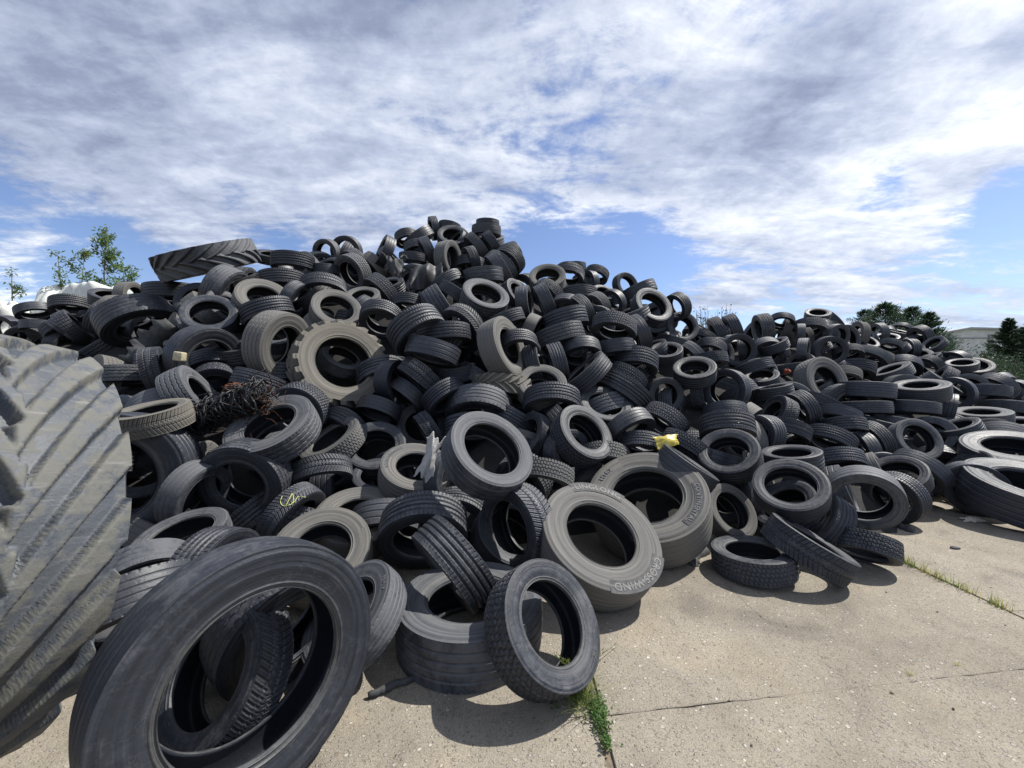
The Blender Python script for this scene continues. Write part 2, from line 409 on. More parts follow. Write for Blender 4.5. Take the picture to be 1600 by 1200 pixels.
def place_tyre(ty, D, P, n, dust, label, cat, group, parts=True, wsc=1.0, spin=0.0, sx=1.0):
    d = protos(ty); name = NAMES.get(ty, 'car_tyre')
    dv = {0: .12, 1: .30, 2: .55, 3: .85, 4: 1.12, 5: 1.2}[dust]+random.uniform(-.06, .06)
    if parts:
        root = bpy.data.objects.new(name, None); COL.objects.link(root); root.empty_display_size = .1
        pcs = [obj('tread', d['tread'], root), obj('sidewall', d['side'], root), obj('sidewall', d['side2'], root), obj('inner_lining', d['lining'], root)]
    else:
        root = obj(name, d['whole']); pcs = [root]
    root.location = P; root.rotation_mode = 'QUATERNION'; root.rotation_quaternion = frame(n, spin)
    root.scale = (D*sx, D/sx, D*wsc)
    for p in pcs: p.color = (max(0, dv), random.random(), 0, 1)
    tag(root, label, cat, group)
    return root, pcs



GIANT = {'D': 1.789, 'P': (-2.42, 1.523, 0.928), 'n': (0.3692, 0.9117, -0.18), 'spin': 0.1}
DEPTHS = {'yellow': 4.007, 'white': 3.398, 'black': 6.938, 'shred': 3.404, 'block': 4.296, 'torn': 5.108, 'orange': 7.025}
HEAP = ([-10.5, -9.65, -8.8, -7.95, -7.1, -6.25, -5.4, -4.55, -3.7, -2.8500000000000005, -2.0, -1.1500000000000004, -0.3000000000000007, 0.5499999999999989, 1.4000000000000004, 2.25, 3.0999999999999996, 3.9499999999999993, 4.799999999999999, 5.649999999999999, 6.5, 7.349999999999998, 8.2, 9.05, 9.899999999999999, 10.75, 11.599999999999998, 12.45, 13.3, 14.149999999999999, 15.0, 15.849999999999998, 16.7, 17.55, 18.4, 19.25, 20.099999999999998, 20.95, 21.799999999999997],
 [1.8, 2.65, 3.5, 4.35, 5.2, 6.05, 6.8999999999999995, 7.75, 8.6, 9.45, 10.3, 11.15, 12.0, 12.85, 13.700000000000001, 14.55, 15.4, 16.25, 17.099999999999998, 17.95, 18.8, 19.65, 20.5, 21.35, 22.2, 23.05, 23.9],
 [-0.3, -0.3, -0.3, -0.3, -0.3, -0.3, -0.3, -0.3, -0.3, -0.3, -0.3, -0.3, -0.3, -0.3, -0.3, -0.3, -0.3, -0.3, -0.3, -0.3, -0.3, -0.3, -0.3, -0.3, -0.3, -0.3, -0.3, -0.3, -0.3, -0.3, -0.3, -0.3, -0.3, -0.3, -0.3, -0.3, -0.3, -0.3, -0.3, -0.3, -0.3, -0.3, -0.3, -0.3, -0.3, -0.3, 0.11, 0.0, -0.3, -0.3, -0.3, -0.3, -0.3, -0.3, -0.3, -0.3, -0.3, -0.3, -0.3, -0.3, -0.3, -0.3, -0.3, -0.3, -0.3, -0.3, -0.3, -0.3, -0.3, -0.3, -0.3, -0.3, -0.3, -0.3, -0.3, -0.3, -0.3, -0.3, -0.3, -0.3, -0.3, -0.3, -0.3, 0.55, 0.55, 0.55, 0.44, 0.11, -0.3, -0.3, 0.0, -0.3, -0.3, -0.3, -0.3, -0.3, -0.3, -0.3, -0.3, -0.3, -0.3, -0.3, -0.3, -0.3, -0.3, -0.3, -0.3, -0.3, -0.3, -0.3, -0.3, -0.3, -0.3, -0.3, -0.3, -0.3, -0.3, -0.3, -0.3, -0.3, 0.88, 0.88, 0.88, 1.1, 1.32, 1.1, 1.1, 0.33, 0.22, 0.88, 0.44, 0.22, -0.3, 0.33, 0.33, -0.3, -0.3, -0.3, -0.3, -0.3, -0.3, -0.3, -0.3, -0.3, -0.3, -0.3, -0.3, -0.3, -0.3, -0.3, -0.3, -0.3, -0.3, -0.3, -0.3, -0.3, -0.3, 1.1, 1.1, 1.1, 1.21, 1.32, 1.54, 1.54, 1.65, 1.43, 1.21, 0.77, 0.88, 0.99, 0.88, 0.77, 0.77, 0.55, 0.33, -0.3, -0.3, -0.3, -0.3, -0.3, -0.3, -0.3, -0.3, -0.3, -0.3, -0.3, -0.3, -0.3, -0.3, -0.3, -0.3, -0.3, -0.3, -0.3, -0.3, 1.21, 1.43, 1.43, 1.54, 1.65, 1.87, 2.09, 2.53, 2.42, 2.2, 2.2, 2.42, 2.31, 1.98, 1.54, 1.1, 1.1, 0.77, 0.77, 0.33, 0.44, 0.55, 0.44, 0.33, -0.3, -0.3, -0.3, -0.3, -0.3, -0.3, -0.3, -0.3, -0.3, -0.3, -0.3, -0.3, -0.3, -0.3, -0.3, 1.65, 1.76, 1.87, 1.98, 2.31, 2.64, 2.64, 3.08, 3.08, 2.97, 2.86, 2.97, 3.19, 2.75, 2.64, 2.2, 1.87, 1.54, 1.21, 1.1, 0.99, 0.99, 0.88, 0.66, 0.55, -0.3, -0.3, -0.3, -0.3, -0.3, -0.3, -0.3, -0.3, -0.3, -0.3, -0.3, -0.3, -0.3, -0.3, 1.98, 2.31, 2.42, 2.42, 2.53, 2.53, 2.64, 3.19, 3.52, 3.41, 3.63, 3.52, 3.63, 3.19, 3.08, 2.97, 2.31, 1.98, 1.76, 1.54, 1.54, 1.54, 1.54, 1.1, 0.88, 0.88, 0.77, -0.3, -0.3, -0.3, -0.3, -0.3, -0.3, -0.3, -0.3, -0.3, -0.3, -0.3, -0.3, 2.31, 2.09, 1.98, 2.09, 2.09, 1.98, 2.64, 2.86, 3.85, 3.85, 4.29, 4.29, 4.18, 3.19, 3.41, 3.08, 2.86, 2.31, 2.31, 2.09, 1.98, 1.87, 1.76, 1.65, 1.43, 1.21, 0.88, 0.77, -0.3, -0.3, -0.3, -0.3, -0.3, -0.3, -0.3, -0.3, -0.3, -0.3, -0.3, 1.65, 1.54, 1.65, 1.76, 1.54, 1.98, 2.31, 3.19, 3.52, 3.85, 4.62, 4.4, 3.96, 2.75, 3.08, 3.19, 2.64, 1.65, 2.2, 2.31, 2.42, 2.42, 2.2, 1.98, 1.87, 1.76, 1.43, 0.99, 0.66, 0.66, -0.3, -0.3, -0.3, -0.3, -0.3, -0.3, -0.3, -0.3, -0.3, 1.1, 1.21, 1.32, 1.1, 1.32, 1.87, 2.09, 3.19, 2.86, 3.63, 4.4, 4.07, 3.52, 2.31, 2.53, 2.97, 2.31, 1.43, 1.54, 1.98, 2.09, 2.42, 2.64, 2.64, 2.2, 1.98, 1.98, 1.32, 0.77, 0.44, 0.22, -0.3, -0.3, -0.3, -0.3, -0.3, -0.3, -0.3, -0.3, 0.77, 0.99, 0.66, 0.77, 1.32, 1.43, 2.31, 2.75, 2.64, 3.52, 3.96, 3.63, 3.08, 1.98, 1.98, 2.64, 1.98, 1.65, 0.88, 1.32, 1.54, 1.76, 2.09, 2.31, 2.75, 2.42, 2.2, 1.98, 1.21, 0.33, 0.22, -0.3, -0.3, -0.3, -0.3, -0.3, -0.3, -0.3, -0.3, 0.55, 0.33, 0.33, 0.66, 0.99, 1.32, 2.31, 2.09, 2.53, 3.3, 3.41, 3.19, 2.64, 1.54, 1.43, 2.2, 1.65, 1.43, 0.33, 0.66, 1.1, 1.21, 1.32, 1.65, 1.98, 2.86, 2.64, 2.42, 1.98, 0.99, 0.0, -0.3, -0.3, -0.3, -0.3, -0.3, -0.3, -0.3, -0.3, 0.0, -0.3, 0.11, 0.55, 0.66, 1.43, 1.98, 1.65, 2.31, 2.97, 2.97, 2.75, 2.09, 1.1, 0.99, 1.76, 1.43, 0.99, 0.44, 0.11, 0.44, 0.66, 0.88, 0.99, 1.32, 1.65, 2.86, 2.86, 2.75, 1.76, 0.66, -0.3, -0.3, -0.3, -0.3, -0.3, -0.3, -0.3, -0.3, -0.3, -0.3, 0.0, 0.22, 0.44, 1.43, 1.32, 1.43, 2.09, 2.75, 2.42, 2.31, 1.65, 0.77, 0.55, 1.21, 1.21, 0.66, 0.44, -0.3, -0.3, 0.22, 0.33, 0.44, 0.66, 0.99, 1.43, 2.64, 3.08, 2.53, 1.65, 0.33, -0.3, -0.3, -0.3, -0.3, -0.3, -0.3, -0.3, -0.3, -0.3, -0.3, -0.3, 0.55, 1.1, 0.66, 1.21, 1.76, 2.31, 1.98, 1.87, 1.21, 0.33, 0.11, 0.66, 0.88, 0.33, 0.11, -0.3, -0.3, -0.3, -0.3, -0.3, 0.11, 0.33, 0.55, 1.1, 2.31, 2.97, 2.2, 1.32, 0.0, -0.3, -0.3, -0.3, -0.3, -0.3, -0.3, -0.3, -0.3, -0.3, -0.3, 0.44, 0.55, 0.33, 0.99, 1.54, 1.87, 1.54, 1.43, 0.77, -0.3, -0.3, 0.11, 0.55, 0.0, -0.3, -0.3, -0.3, -0.3, -0.3, -0.3, -0.3, -0.3, 0.0, 0.22, 0.88, 1.87, 2.53, 1.87, 0.99, -0.3, -0.3, -0.3, -0.3, -0.3, -0.3, -0.3, -0.3, -0.3, -0.3, 0.22, 0.0, 0.11, 0.66, 1.21, 1.32, 0.99, 0.99, 0.33, -0.3, -0.3, -0.3, 0.11, -0.3, -0.3, -0.3, -0.3, -0.3, -0.3, -0.3, -0.3, -0.3, -0.3, -0.3, -0.3, 0.66, 1.54, 2.2, 1.43, 0.66, -0.3, -0.3, -0.3, -0.3, -0.3, -0.3, -0.3, -0.3, -0.3, -0.3, -0.3, -0.3, 0.33, 0.88, 0.88, 0.55, 0.55, -0.3, -0.3, -0.3, -0.3, -0.3, -0.3, -0.3, -0.3, -0.3, -0.3, -0.3, -0.3, -0.3, -0.3, -0.3, -0.3, -0.3, -0.3, 0.33, 1.1, 1.76, 1.1, 0.33, -0.3, -0.3, -0.3, -0.3, -0.3, -0.3, -0.3, -0.3, -0.3, -0.3, -0.3, 0.11, 0.55, 0.33, 0.11, 0.11, -0.3, -0.3, -0.3, -0.3, -0.3, -0.3, -0.3, -0.3, -0.3, -0.3, -0.3, -0.3, -0.3, -0.3, -0.3, -0.3, -0.3, -0.3, -0.3, 0.0, 0.66, 1.32, 0.66, 0.0, -0.3, -0.3, -0.3, -0.3, -0.3, -0.3, -0.3, -0.3, -0.3, -0.3, -0.3, 0.11, -0.3, -0.3, -0.3, -0.3, -0.3, -0.3, -0.3, -0.3, -0.3, -0.3, -0.3, -0.3, -0.3, -0.3, -0.3, -0.3, -0.3, -0.3, -0.3, -0.3, -0.3, -0.3, -0.3, -0.3, 0.33, 0.88, 0.22, -0.3, -0.3, -0.3, -0.3, -0.3, -0.3, -0.3, -0.3, -0.3, -0.3, -0.3, -0.3, -0.3, -0.3, -0.3, -0.3, -0.3, -0.3, -0.3, -0.3, -0.3, -0.3, -0.3, -0.3, -0.3, -0.3, -0.3, -0.3, -0.3, -0.3, -0.3, -0.3, -0.3, -0.3, -0.3, -0.3, -0.3, -0.3, 0.44, -0.3, -0.3, -0.3, -0.6, -0.6, -0.6, -0.6, -0.6, -0.6, -0.6, -0.6, -0.6, -0.6, -0.6, -0.6, -0.6, -0.6, -0.6, -0.6, -0.6, -0.6, -0.6, -0.6, -0.6, -0.6, -0.6, -0.6, -0.6, -0.6, -0.6, -0.6, -0.6, -0.6, -0.6, -0.6, -0.6, -0.6, -0.6, -0.6, -0.3, -0.6, -0.6, -0.6, -0.6, -0.6, -0.6, -0.6, -0.6, -0.6, -0.6, -0.6, -0.6, -0.6, -0.6, -0.6, -0.6, -0.6, -0.6, -0.6, -0.6, -0.6, -0.6, -0.6, -0.6, -0.6, -0.6, -0.6, -0.6, -0.6, -0.6, -0.6, -0.6, -0.6, -0.6, -0.6, -0.6, -0.6, -0.6, -0.6, -0.6, -0.6, -0.6, -0.6, -0.6, -0.6, -0.6, -0.6, -0.6, -0.6, -0.6, -0.6, -0.6, -0.6, -0.6, -0.6, -0.6, -0.6, -0.6, -0.6, -0.6, -0.6, -0.6, -0.6, -0.6, -0.6, -0.6, -0.6, -0.6, -0.6, -0.6, -0.6, -0.6, -0.6, -0.6, -0.6, -0.6, -0.6, -0.6, -0.6, -0.6, -0.6, -0.6, -0.6, -0.6, -0.6, -0.6, -0.6, -0.6, -0.6, -0.6, -0.6, -0.6, -0.6, -0.6, -0.6, -0.6, -0.6, -0.6, -0.6, -0.6, -0.6, -0.6, -0.6, -0.6, -0.6, -0.6, -0.6, -0.6, -0.6, -0.6, -0.6, -0.6, -0.6, -0.6, -0.6, -0.6, -0.6, -0.6, -0.6, -0.6, -0.6, -0.6, -0.6, -0.6, -0.6, -0.6, -0.6, -0.6, -0.6, -0.6, -0.6, -0.6, -0.6, -0.6, -0.6, -0.6, -0.6, -0.6, -0.6, -0.6, -0.6, -0.6, -0.6, -0.6, -0.6, -0.6, -0.6, -0.6, -0.6, -0.6, -0.6, -0.6, -0.6, -0.6, -0.6, -0.6, -0.6, -0.6])
# every tyre that can be told apart: kind diameter place axis dust oval width | id | category | label | group | parts
TYRES = """
V 0.938 -1.023 1.486 0.472 0.812 -0.578 0.084 1 0.995 1.02|foreground|car tyre|very large smooth tyre closest to the camera, leaning back beside the huge tractor tyre|car tyres in the heap|1
C 0.613 0.162 2.001 0.296 0.539 -0.537 0.65 1 0.992 1.05|front_winter|car tyre|winter tyre leaning at the front of the heap with a green weed at its foot|car tyres in the heap|1
B 0.574 -1.276 1.68 0.29 -0.325 -0.784 0.53 1 0.991 0.98|inside_foreground|car tyre|small winter tyre seen through the opening of the big foreground tyre|car tyres in the heap|1
D 0.711 -0.194 3.042 0.991 0.462 -0.573 0.677 2 0.992 0.98|pale_ring|car tyre|smooth car tyre with a pale worn ring, tipped forward right of the white rag|car tyres in the heap|1
A 0.634 -0.385 2.51 0.38 -0.696 -0.489 -0.525 1 1.003 0.97|leaning_strip|car tyre|ribbed car tyre standing steeply inside the flat truck tyre|car tyres in the heap|1
A 0.72 -0.705 3.046 0.376 0.12 -0.815 -0.567 1 0.966 0.88||car tyre|dark ribbed car tyre tilted, nearest below the LONG HAUL tyre|car tyres in the heap|1
C 0.603 1.962 3.107 0.123 -0.072 0.042 0.996 1 0.992 0.88|flat_front|car tyre|low black winter tyre lying flat alone on the concrete edge of the heap|car tyres in the heap|1
B 0.634 2.372 3.059 0.239 0.46 -0.129 0.879 1 0.991 0.94|leaning_front|car tyre|winter tyre leaning across, its lower end on the concrete beside the low black tyre|car tyres in the heap|1
D 0.573 2.481 3.408 0.602 -0.413 -0.491 0.767 1 1.002 0.98|smooth_ring|car tyre|smooth thin-walled car tyre facing the camera above the leaning winter tyre|car tyres in the heap|1
B 0.658 0.038 2.985 0.436 -0.751 -0.661 -0.002 1 1.007 1.05|winter_upright|car tyre|upright winter tyre with V-shaped tread standing left of the CROSS-WIND tyre|car tyres in the heap|1
D 0.558 3.116 3.394 0.536 -0.55 -0.784 -0.289 2 1.005 0.99|right_face|car tyre|worn car tyre facing the camera squarely above the last low tyre by the grass|car tyres in the heap|1
C 0.663 0.735 4.058 0.983 0.44 -0.656 0.613 1 1.006 0.99|neat_winter|car tyre|tidy block-treaded car tyre tilted above the CROSS-WIND tyre, its opening to the right|car tyres in the heap|1
D 0.548 -2.59 3.122 0.633 0.958 -0.075 -0.276 2 0.951 1.03||car tyre|dusty smooth car tyre upright, second down and left of the black shredded tyre|car tyres in the heap|1
B 0.545 -2.952 3.149 1.268 -0.066 -0.261 0.963 4 1 0.99|pale_winter|car tyre|pale dusty winter tyre lying flat, poking out from behind the huge tractor tyre|car tyres in the heap|1
A 0.603 2.302 4.054 0.771 -0.494 -0.473 0.729 1 1.017 0.99||car tyre|dark ribbed car tyre tilted, fourth above the low black tyre|car tyres in the heap|1
C 0.468 2.96 3.202 0.187 -0.37 -0.365 -0.854 1 1.003 1.01|last_low|car tyre|low block-treaded car tyre touching the first grass of the long joint|car tyres in the heap|1
B 0.546 -1.814 3.156 0.462 0.855 -0.204 -0.477 1 0.996 0.9|yellow_mark|car tyre|arched winter tyre with a yellow painted squiggle on its tread|car tyres in the heap|1
B 0.56 -2.333 2.726 0.432 -0.052 -0.284 0.957 2 0.995 1.03|winter_left|car tyre|low tilted winter tyre between the huge tractor tyre and the yellow marked tyre|car tyres in the heap|1
A 0.591 -1.98 2.551 0.294 0.993 -0.116 -0.031 1 1.023 1.08||car tyre|dark ribbed car tyre upright, second left of the yellow painted tyre|car tyres in the heap|1
D 0.53 2.107 3.736 0.285 0.269 -0.796 0.542 3 1 0.99|tan_ring|car tyre|tan dusty car tyre standing between the CONTINENTAL tyre and the low black tyre|car tyres in the heap|1
C 0.664 -1.913 4.123 0.894 -0.375 -0.447 0.812 3 1.01 0.89||car tyre|grey-brown block-treaded car tyre lying flat, second below the round tractor tyre|car tyres in the heap|1
B 0.557 -1.8 3.612 0.689 0.294 -0.474 -0.83 1 0.982 0.99||car tyre|dark V-treaded car tyre lying flat, second up and right of the yellow painted tyre|car tyres in the heap|1
D 0.546 -2.401 2.484 0.277 0.638 -0.602 -0.48 2 1.022 1.02||car tyre|dusty smooth car tyre tilted, fifth left of the yellow painted tyre|car tyres in the heap|1
D 0.64 -0.013 3.182 0.285 0.392 -0.541 0.744 0 0.969 0.96||car tyre|black smooth car tyre tilted, second above the flat truck tyre|car tyres in the heap|1
A 0.72 -1.182 4.785 2.182 0.585 -0.248 -0.773 1 1.008 1.04|big_arch|car tyre|large ribbed car tyre arched over others just right of the round tractor tyre|car tyres in the heap|1
D 0.634 -4.031 5.151 2.414 0.379 -0.734 0.563 1 1 0.98|shiny_bead|car tyre|wide open low car tyre with a shiny rim edge under the slanted tractor tyre|car tyres in the heap|1
D 0.66 -0.962 4.671 1.906 -0.227 -0.189 -0.955 1 1.02 0.98||car tyre|dark smooth car tyre lying flat, nearest down and right of the big arched tyre|car tyres in the heap|1
C 0.72 -0.412 5.774 2.779 0.31 -0.68 0.665 2 1.006 1|mid_ring|car tyre|block-treaded car tyre with a round upturned opening, midway below the summit|car tyres in the heap|1
A 0.55 4.214 4.205 0.284 -0.931 -0.292 -0.218 1 0.992 0.91||car tyre|dark ribbed car tyre upright, nearest up and left of the dark oval stone|car tyres in the heap|1
A 0.646 -1.493 4.206 0.801 0.148 -0.682 0.716 1 1.019 1.05||car tyre|dark ribbed car tyre tilted, nearest up and left of the LONG HAUL tyre|car tyres in the heap|1
A 0.607 2.53 4.523 1.011 -0.148 -0.428 -0.892 1 0.973 1.06||car tyre|dark ribbed car tyre lying flat, third down and right of the shelf-like tyre|car tyres in the heap|1
A 0.628 2.752 3.794 0.282 -0.671 -0.041 0.74 1 0.975 1.02||car tyre|dark ribbed car tyre tilted, nearest up and right of the low black tyre|car tyres in the heap|1
A 0.673 0.466 4.503 1.305 -0.047 -0.51 -0.859 1 0.988 0.92||car tyre|dark ribbed car tyre lying flat, seventh left of the yellow bag|car tyres in the heap|1
A 0.607 2.741 5.771 1.677 -0.249 -0.512 0.822 1 0.994 1.02|flat_ring|car tyre|car tyre lying nearly flat like a shelf in the middle of the right slope|car tyres in the heap|1
C 0.677 1.548 5.821 2.348 -0.163 -0.36 -0.919 2 0.902 0.9||car tyre|dusty block-treaded car tyre lying flat, second down and left of the tipped skyline tyre|car tyres in the heap|1
A 0.543 2.791 3.434 0.285 -0.821 0.196 0.537 1 0.956 0.91||car tyre|dark ribbed car tyre tilted, second left of the dark oval stone|car tyres in the heap|1
D 0.608 5.674 5.404 0.715 -0.047 -0.899 0.436 2 0.977 0.91||car tyre|dusty smooth car tyre tilted, eighth above the dark oval stone|car tyres in the heap|1
D 0.536 4.39 4.335 0.467 -0.547 -0.257 0.797 1 1.018 1.05||car tyre|dark smooth car tyre tilted, second up and left of the dark oval stone|car tyres in the heap|1
D 0.53 -1.615 4.652 1.199 -0.228 -0.492 -0.84 0 1.035 1.02||car tyre|black smooth car tyre lying flat, nearest down and right of the round tractor tyre|car tyres in the heap|1
A 0.72 0.984 5.161 1.627 -0.666 -0.059 0.744 1 0.934 0.92||car tyre|dark ribbed car tyre tilted, sixth up and left of the yellow bag|car tyres in the heap|1
C 0.548 0.298 3.532 0.681 -0.188 -0.544 -0.818 3 0.987 0.93||car tyre|grey-brown block-treaded car tyre lying flat, nearest up and left of the CROSS-WIND tyre|car tyres in the heap|1
A 0.69 -2.569 5.625 2.563 0.524 -0.683 0.509 3 1.014 0.88||car tyre|grey-brown ribbed car tyre tilted, third above the round tractor tyre|car tyres in the heap|1
A 0.72 1.503 5.171 1.418 -0.603 -0.104 -0.791 1 1.052 0.97||car tyre|dark ribbed car tyre tilted, second up and left of the yellow bag|car tyres in the heap|1
A 0.553 3.057 4.183 0.698 -0.16 -0.053 0.986 1 0.977 1.08||car tyre|dark ribbed car tyre lying flat, third below the tan upright tyre|car tyres in the heap|1
D 0.595 1.713 3.778 0.695 0.532 -0.137 0.836 0 0.999 1.02|dark_strip|car tyre|dark smooth car tyre on edge just below the yellow bag|car tyres in the heap|1
A 0.575 -0.808 4.642 1.36 0.588 -0.333 -0.737 1 0.984 0.94||car tyre|dark ribbed car tyre tilted, second above the white rag|car tyres in the heap|1
C 0.605 -2.326 4.193 1.247 0.022 -0.95 -0.311 0 0.995 1.03||car tyre|black block-treaded car tyre upright, nearest down and left of the round tractor tyre|car tyres in the heap|1
D 0.616 1.349 4.409 0.997 0.36 -0.625 -0.693 1 1.039 0.88||car tyre|dark smooth car tyre tilted, nearest up and left of the yellow bag|car tyres in the heap|1
A 0.633 -1.899 5.625 2.442 0.071 -0.598 -0.798 1 1.05 0.94||car tyre|dark ribbed car tyre tilted, nearest left of the big arched tyre|car tyres in the heap|1
A 0.568 4.314 5.191 0.749 -0.525 -0.257 -0.811 1 0.973 1||car tyre|dark ribbed car tyre lying flat, second below the tan upright tyre|car tyres in the heap|1
A 0.663 -3.408 5.373 2.526 0.356 0.069 -0.932 1 1.028 0.95||car tyre|dark ribbed car tyre lying flat, third down and right of the crest tractor tyre|car tyres in the heap|1
D 0.72 2.445 6.776 2.834 0.263 -0.848 0.46 1 0.993 0.91|shoulder|car tyre|smooth car tyre tipped to the left where the skyline of the heap steps down|car tyres in the heap|1
A 0.579 -2.324 5.239 1.844 0.523 -0.44 0.73 2 0.984 0.89||car tyre|dusty ribbed car tyre tilted, fourth left of the big arched tyre|car tyres in the heap|1
B 0.585 -4.253 4.6 1.669 0.847 0.497 0.189 1 0.954 0.97||car tyre|dark V-treaded car tyre upright, nearest below the torn tread strip|car tyres in the heap|1
D 0.552 4.88 4.582 0.483 -0.768 -0.125 -0.628 1 1.053 0.94||car tyre|dark smooth car tyre tilted, third above the dark oval stone|car tyres in the heap|1
B 0.666 -1.106 4.768 1.576 -0.6 -0.279 -0.75 1 0.987 1||car tyre|dark V-treaded car tyre tilted, nearest below the big arched tyre|car tyres in the heap|1
C 0.576 1.906 4.826 1.048 -0.691 -0.27 -0.671 1 1.069 1.05||car tyre|dark block-treaded car tyre tilted, nearest above the yellow bag|car tyres in the heap|1
B 0.681 -0.68 5.269 2.26 -0.5 -0.667 -0.552 1 1.028 0.96||car tyre|dark V-treaded car tyre tilted, nearest down and left of the mid-slope ring tyre|car tyres in the heap|1
D 0.669 -1.118 3.427 0.289 0.047 -0.627 -0.778 2 1.068 1.02||car tyre|dusty smooth car tyre tilted, nearest down and left of the LONG HAUL tyre|car tyres in the heap|1
D 0.582 -1.479 4.836 1.544 0.954 -0.298 -0.012 1 0.959 1.02||car tyre|dark smooth car tyre upright, nearest down and left of the big arched tyre|car tyres in the heap|1
A 0.716 1.873 5.837 1.819 -0.162 -0.327 -0.931 1 1.073 1.02||car tyre|dark ribbed car tyre lying flat, second left of the shelf-like tyre|car tyres in the heap|1
A 0.619 0.363 4.747 1.482 0.152 -0.714 0.683 3 0.945 0.94||car tyre|grey-brown ribbed car tyre tilted, eighth down and right of the mid-slope ring tyre|car tyres in the heap|1
A 0.532 4.056 4.758 0.554 -0.184 -0.544 -0.819 1 0.976 1||car tyre|dark ribbed car tyre lying flat, fourth below the tan upright tyre|car tyres in the heap|1
A 0.633 3.215 5.758 1.409 -0.782 -0.622 0.038 1 0.98 1.03||car tyre|dark ribbed car tyre upright, second right of the shelf-like tyre|car tyres in the heap|1
A 0.72 -3.932 6.934 3.669 -0.015 0.002 -1 1 0.976 0.97||car tyre|dark ribbed car tyre lying flat, fifth right of the crest tractor tyre|car tyres in the heap|1
C 0.72 -2.993 7.256 3.564 -0.413 -0.794 -0.446 2 1.014 1||car tyre|dusty block-treaded car tyre tilted, sixth left of the black film|car tyres in the heap|1
A 0.6 -2.317 3.435 0.37 -0.654 -0.062 0.754 1 1.03 0.98||car tyre|dark ribbed car tyre tilted, nearest left of the yellow painted tyre|car tyres in the heap|1
A 0.554 4.443 5.88 1.124 -0.927 0.045 -0.373 1 1.017 1.05||car tyre|dark ribbed car tyre tilted, nearest down and left of the tan upright tyre|car tyres in the heap|1
D 0.6 0.979 5.514 1.955 0.054 -0.514 -0.856 1 0.99 0.97||car tyre|dark smooth car tyre lying flat, fourth down and left of the tipped skyline tyre|car tyres in the heap|1
D 0.595 5.393 4.462 0.309 -0.547 -0.836 -0.039 1 1.057 1||car tyre|dark smooth car tyre upright, nearest above the dark oval stone|car tyres in the heap|1
A 0.565 -7.919 6.928 2.889 0.242 -0.212 -0.947 1 1.014 1.07||car tyre|dark ribbed car tyre lying flat, nearest down and left of the white sheeting|car tyres in the heap|1
C 0.611 3.862 5.61 1.04 -0.887 0.07 0.455 1 1.036 1.01||car tyre|dark block-treaded car tyre tilted, nearest below the orange scrap|car tyres in the heap|1
A 0.543 1.446 4.25 0.811 -0.255 -0.562 -0.787 1 1.023 0.92||car tyre|dark ribbed car tyre tilted, nearest left of the yellow bag|car tyres in the heap|1
A 0.703 0.825 5.973 2.494 0.241 -0.066 -0.968 1 0.992 1.06||car tyre|dark ribbed car tyre lying flat, seventh right of the mid-slope ring tyre|car tyres in the heap|1
B 0.686 -3.074 6.303 3.039 0.216 -0.348 -0.912 1 0.944 0.92||car tyre|dark V-treaded car tyre lying flat, fifth above the round tractor tyre|car tyres in the heap|1
B 0.564 3.75 5.226 0.874 -0.384 -0.219 -0.897 1 1.008 1.05||car tyre|dark V-treaded car tyre lying flat, second below the orange scrap|car tyres in the heap|1
A 0.527 0.093 5.06 2.02 0.135 -0.505 -0.853 1 1.072 0.96||car tyre|dark ribbed car tyre lying flat, second down and right of the mid-slope ring tyre|car tyres in the heap|1
B 0.565 0.215 4.289 0.939 -0.78 -0.442 0.443 1 0.997 0.96||car tyre|dark V-treaded car tyre tilted, third up and left of the CROSS-WIND tyre|car tyres in the heap|1
A 0.687 -1.248 7.573 3.927 0.921 -0.39 0.01 3 1.031 1.04||car tyre|grey-brown ribbed car tyre upright, nearest up and right of the black film|car tyres in the heap|1
A 0.528 6.642 5.689 0.825 -0.418 0.106 0.902 1 1.047 1.01||car tyre|dark ribbed car tyre lying flat, eighth below the pale warehouse|car tyres in the heap|1
D 0.571 -1.287 4.828 1.371 -0.597 -0.352 -0.721 1 0.951 0.96||car tyre|dark smooth car tyre tilted, second below the big arched tyre|car tyres in the heap|1
A 0.55 5.154 5.473 0.698 -0.931 0.012 -0.366 1 1.021 0.93||car tyre|dark ribbed car tyre tilted, eighth down and right of the tan upright tyre|car tyres in the heap|1
D 0.551 -9.351 7.553 2.893 0.413 -0.085 -0.907 1 1.005 0.93||car tyre|dark smooth car tyre lying flat, nearest left of the white sheeting|car tyres in the heap|1
D 0.647 2.35 4.147 0.35 -0.916 -0.372 0.152 1 0.97 0.96||car tyre|dark smooth car tyre upright, second above the low black tyre|car tyres in the heap|1
A 0.72 -3.767 6.322 3.186 0.108 0.001 -0.994 1 0.943 0.89||car tyre|dark ribbed car tyre lying flat, fourth right of the crest tractor tyre|car tyres in the heap|1
B 0.527 -0.975 4.521 0.969 -0.799 -0.338 -0.497 1 1.06 0.97||car tyre|dark V-treaded car tyre tilted, nearest above the white rag|car tyres in the heap|1
A 0.545 3.15 4.857 0.869 -0.967 -0.254 0.032 1 1.09 1.04||car tyre|dark ribbed car tyre upright, third below the orange scrap|car tyres in the heap|1
A 0.72 0.705 7.663 3.539 -0.092 -0.798 0.595 3 1.004 1.02|brown_ring|car tyre|brownish car tyre with an upturned opening near the skyline right of the summit|car tyres in the heap|1
C 0.714 5.825 8.936 2.729 -0.958 0.234 -0.167 2 1.003 1.07||car tyre|dusty block-treaded car tyre upright, nearest right of the twiggy bushes|car tyres in the heap|1
D 0.528 0.589 4.095 0.806 0.618 -0.777 0.118 1 1.088 0.98||car tyre|dark smooth car tyre upright, third above the CROSS-WIND tyre|car tyres in the heap|1
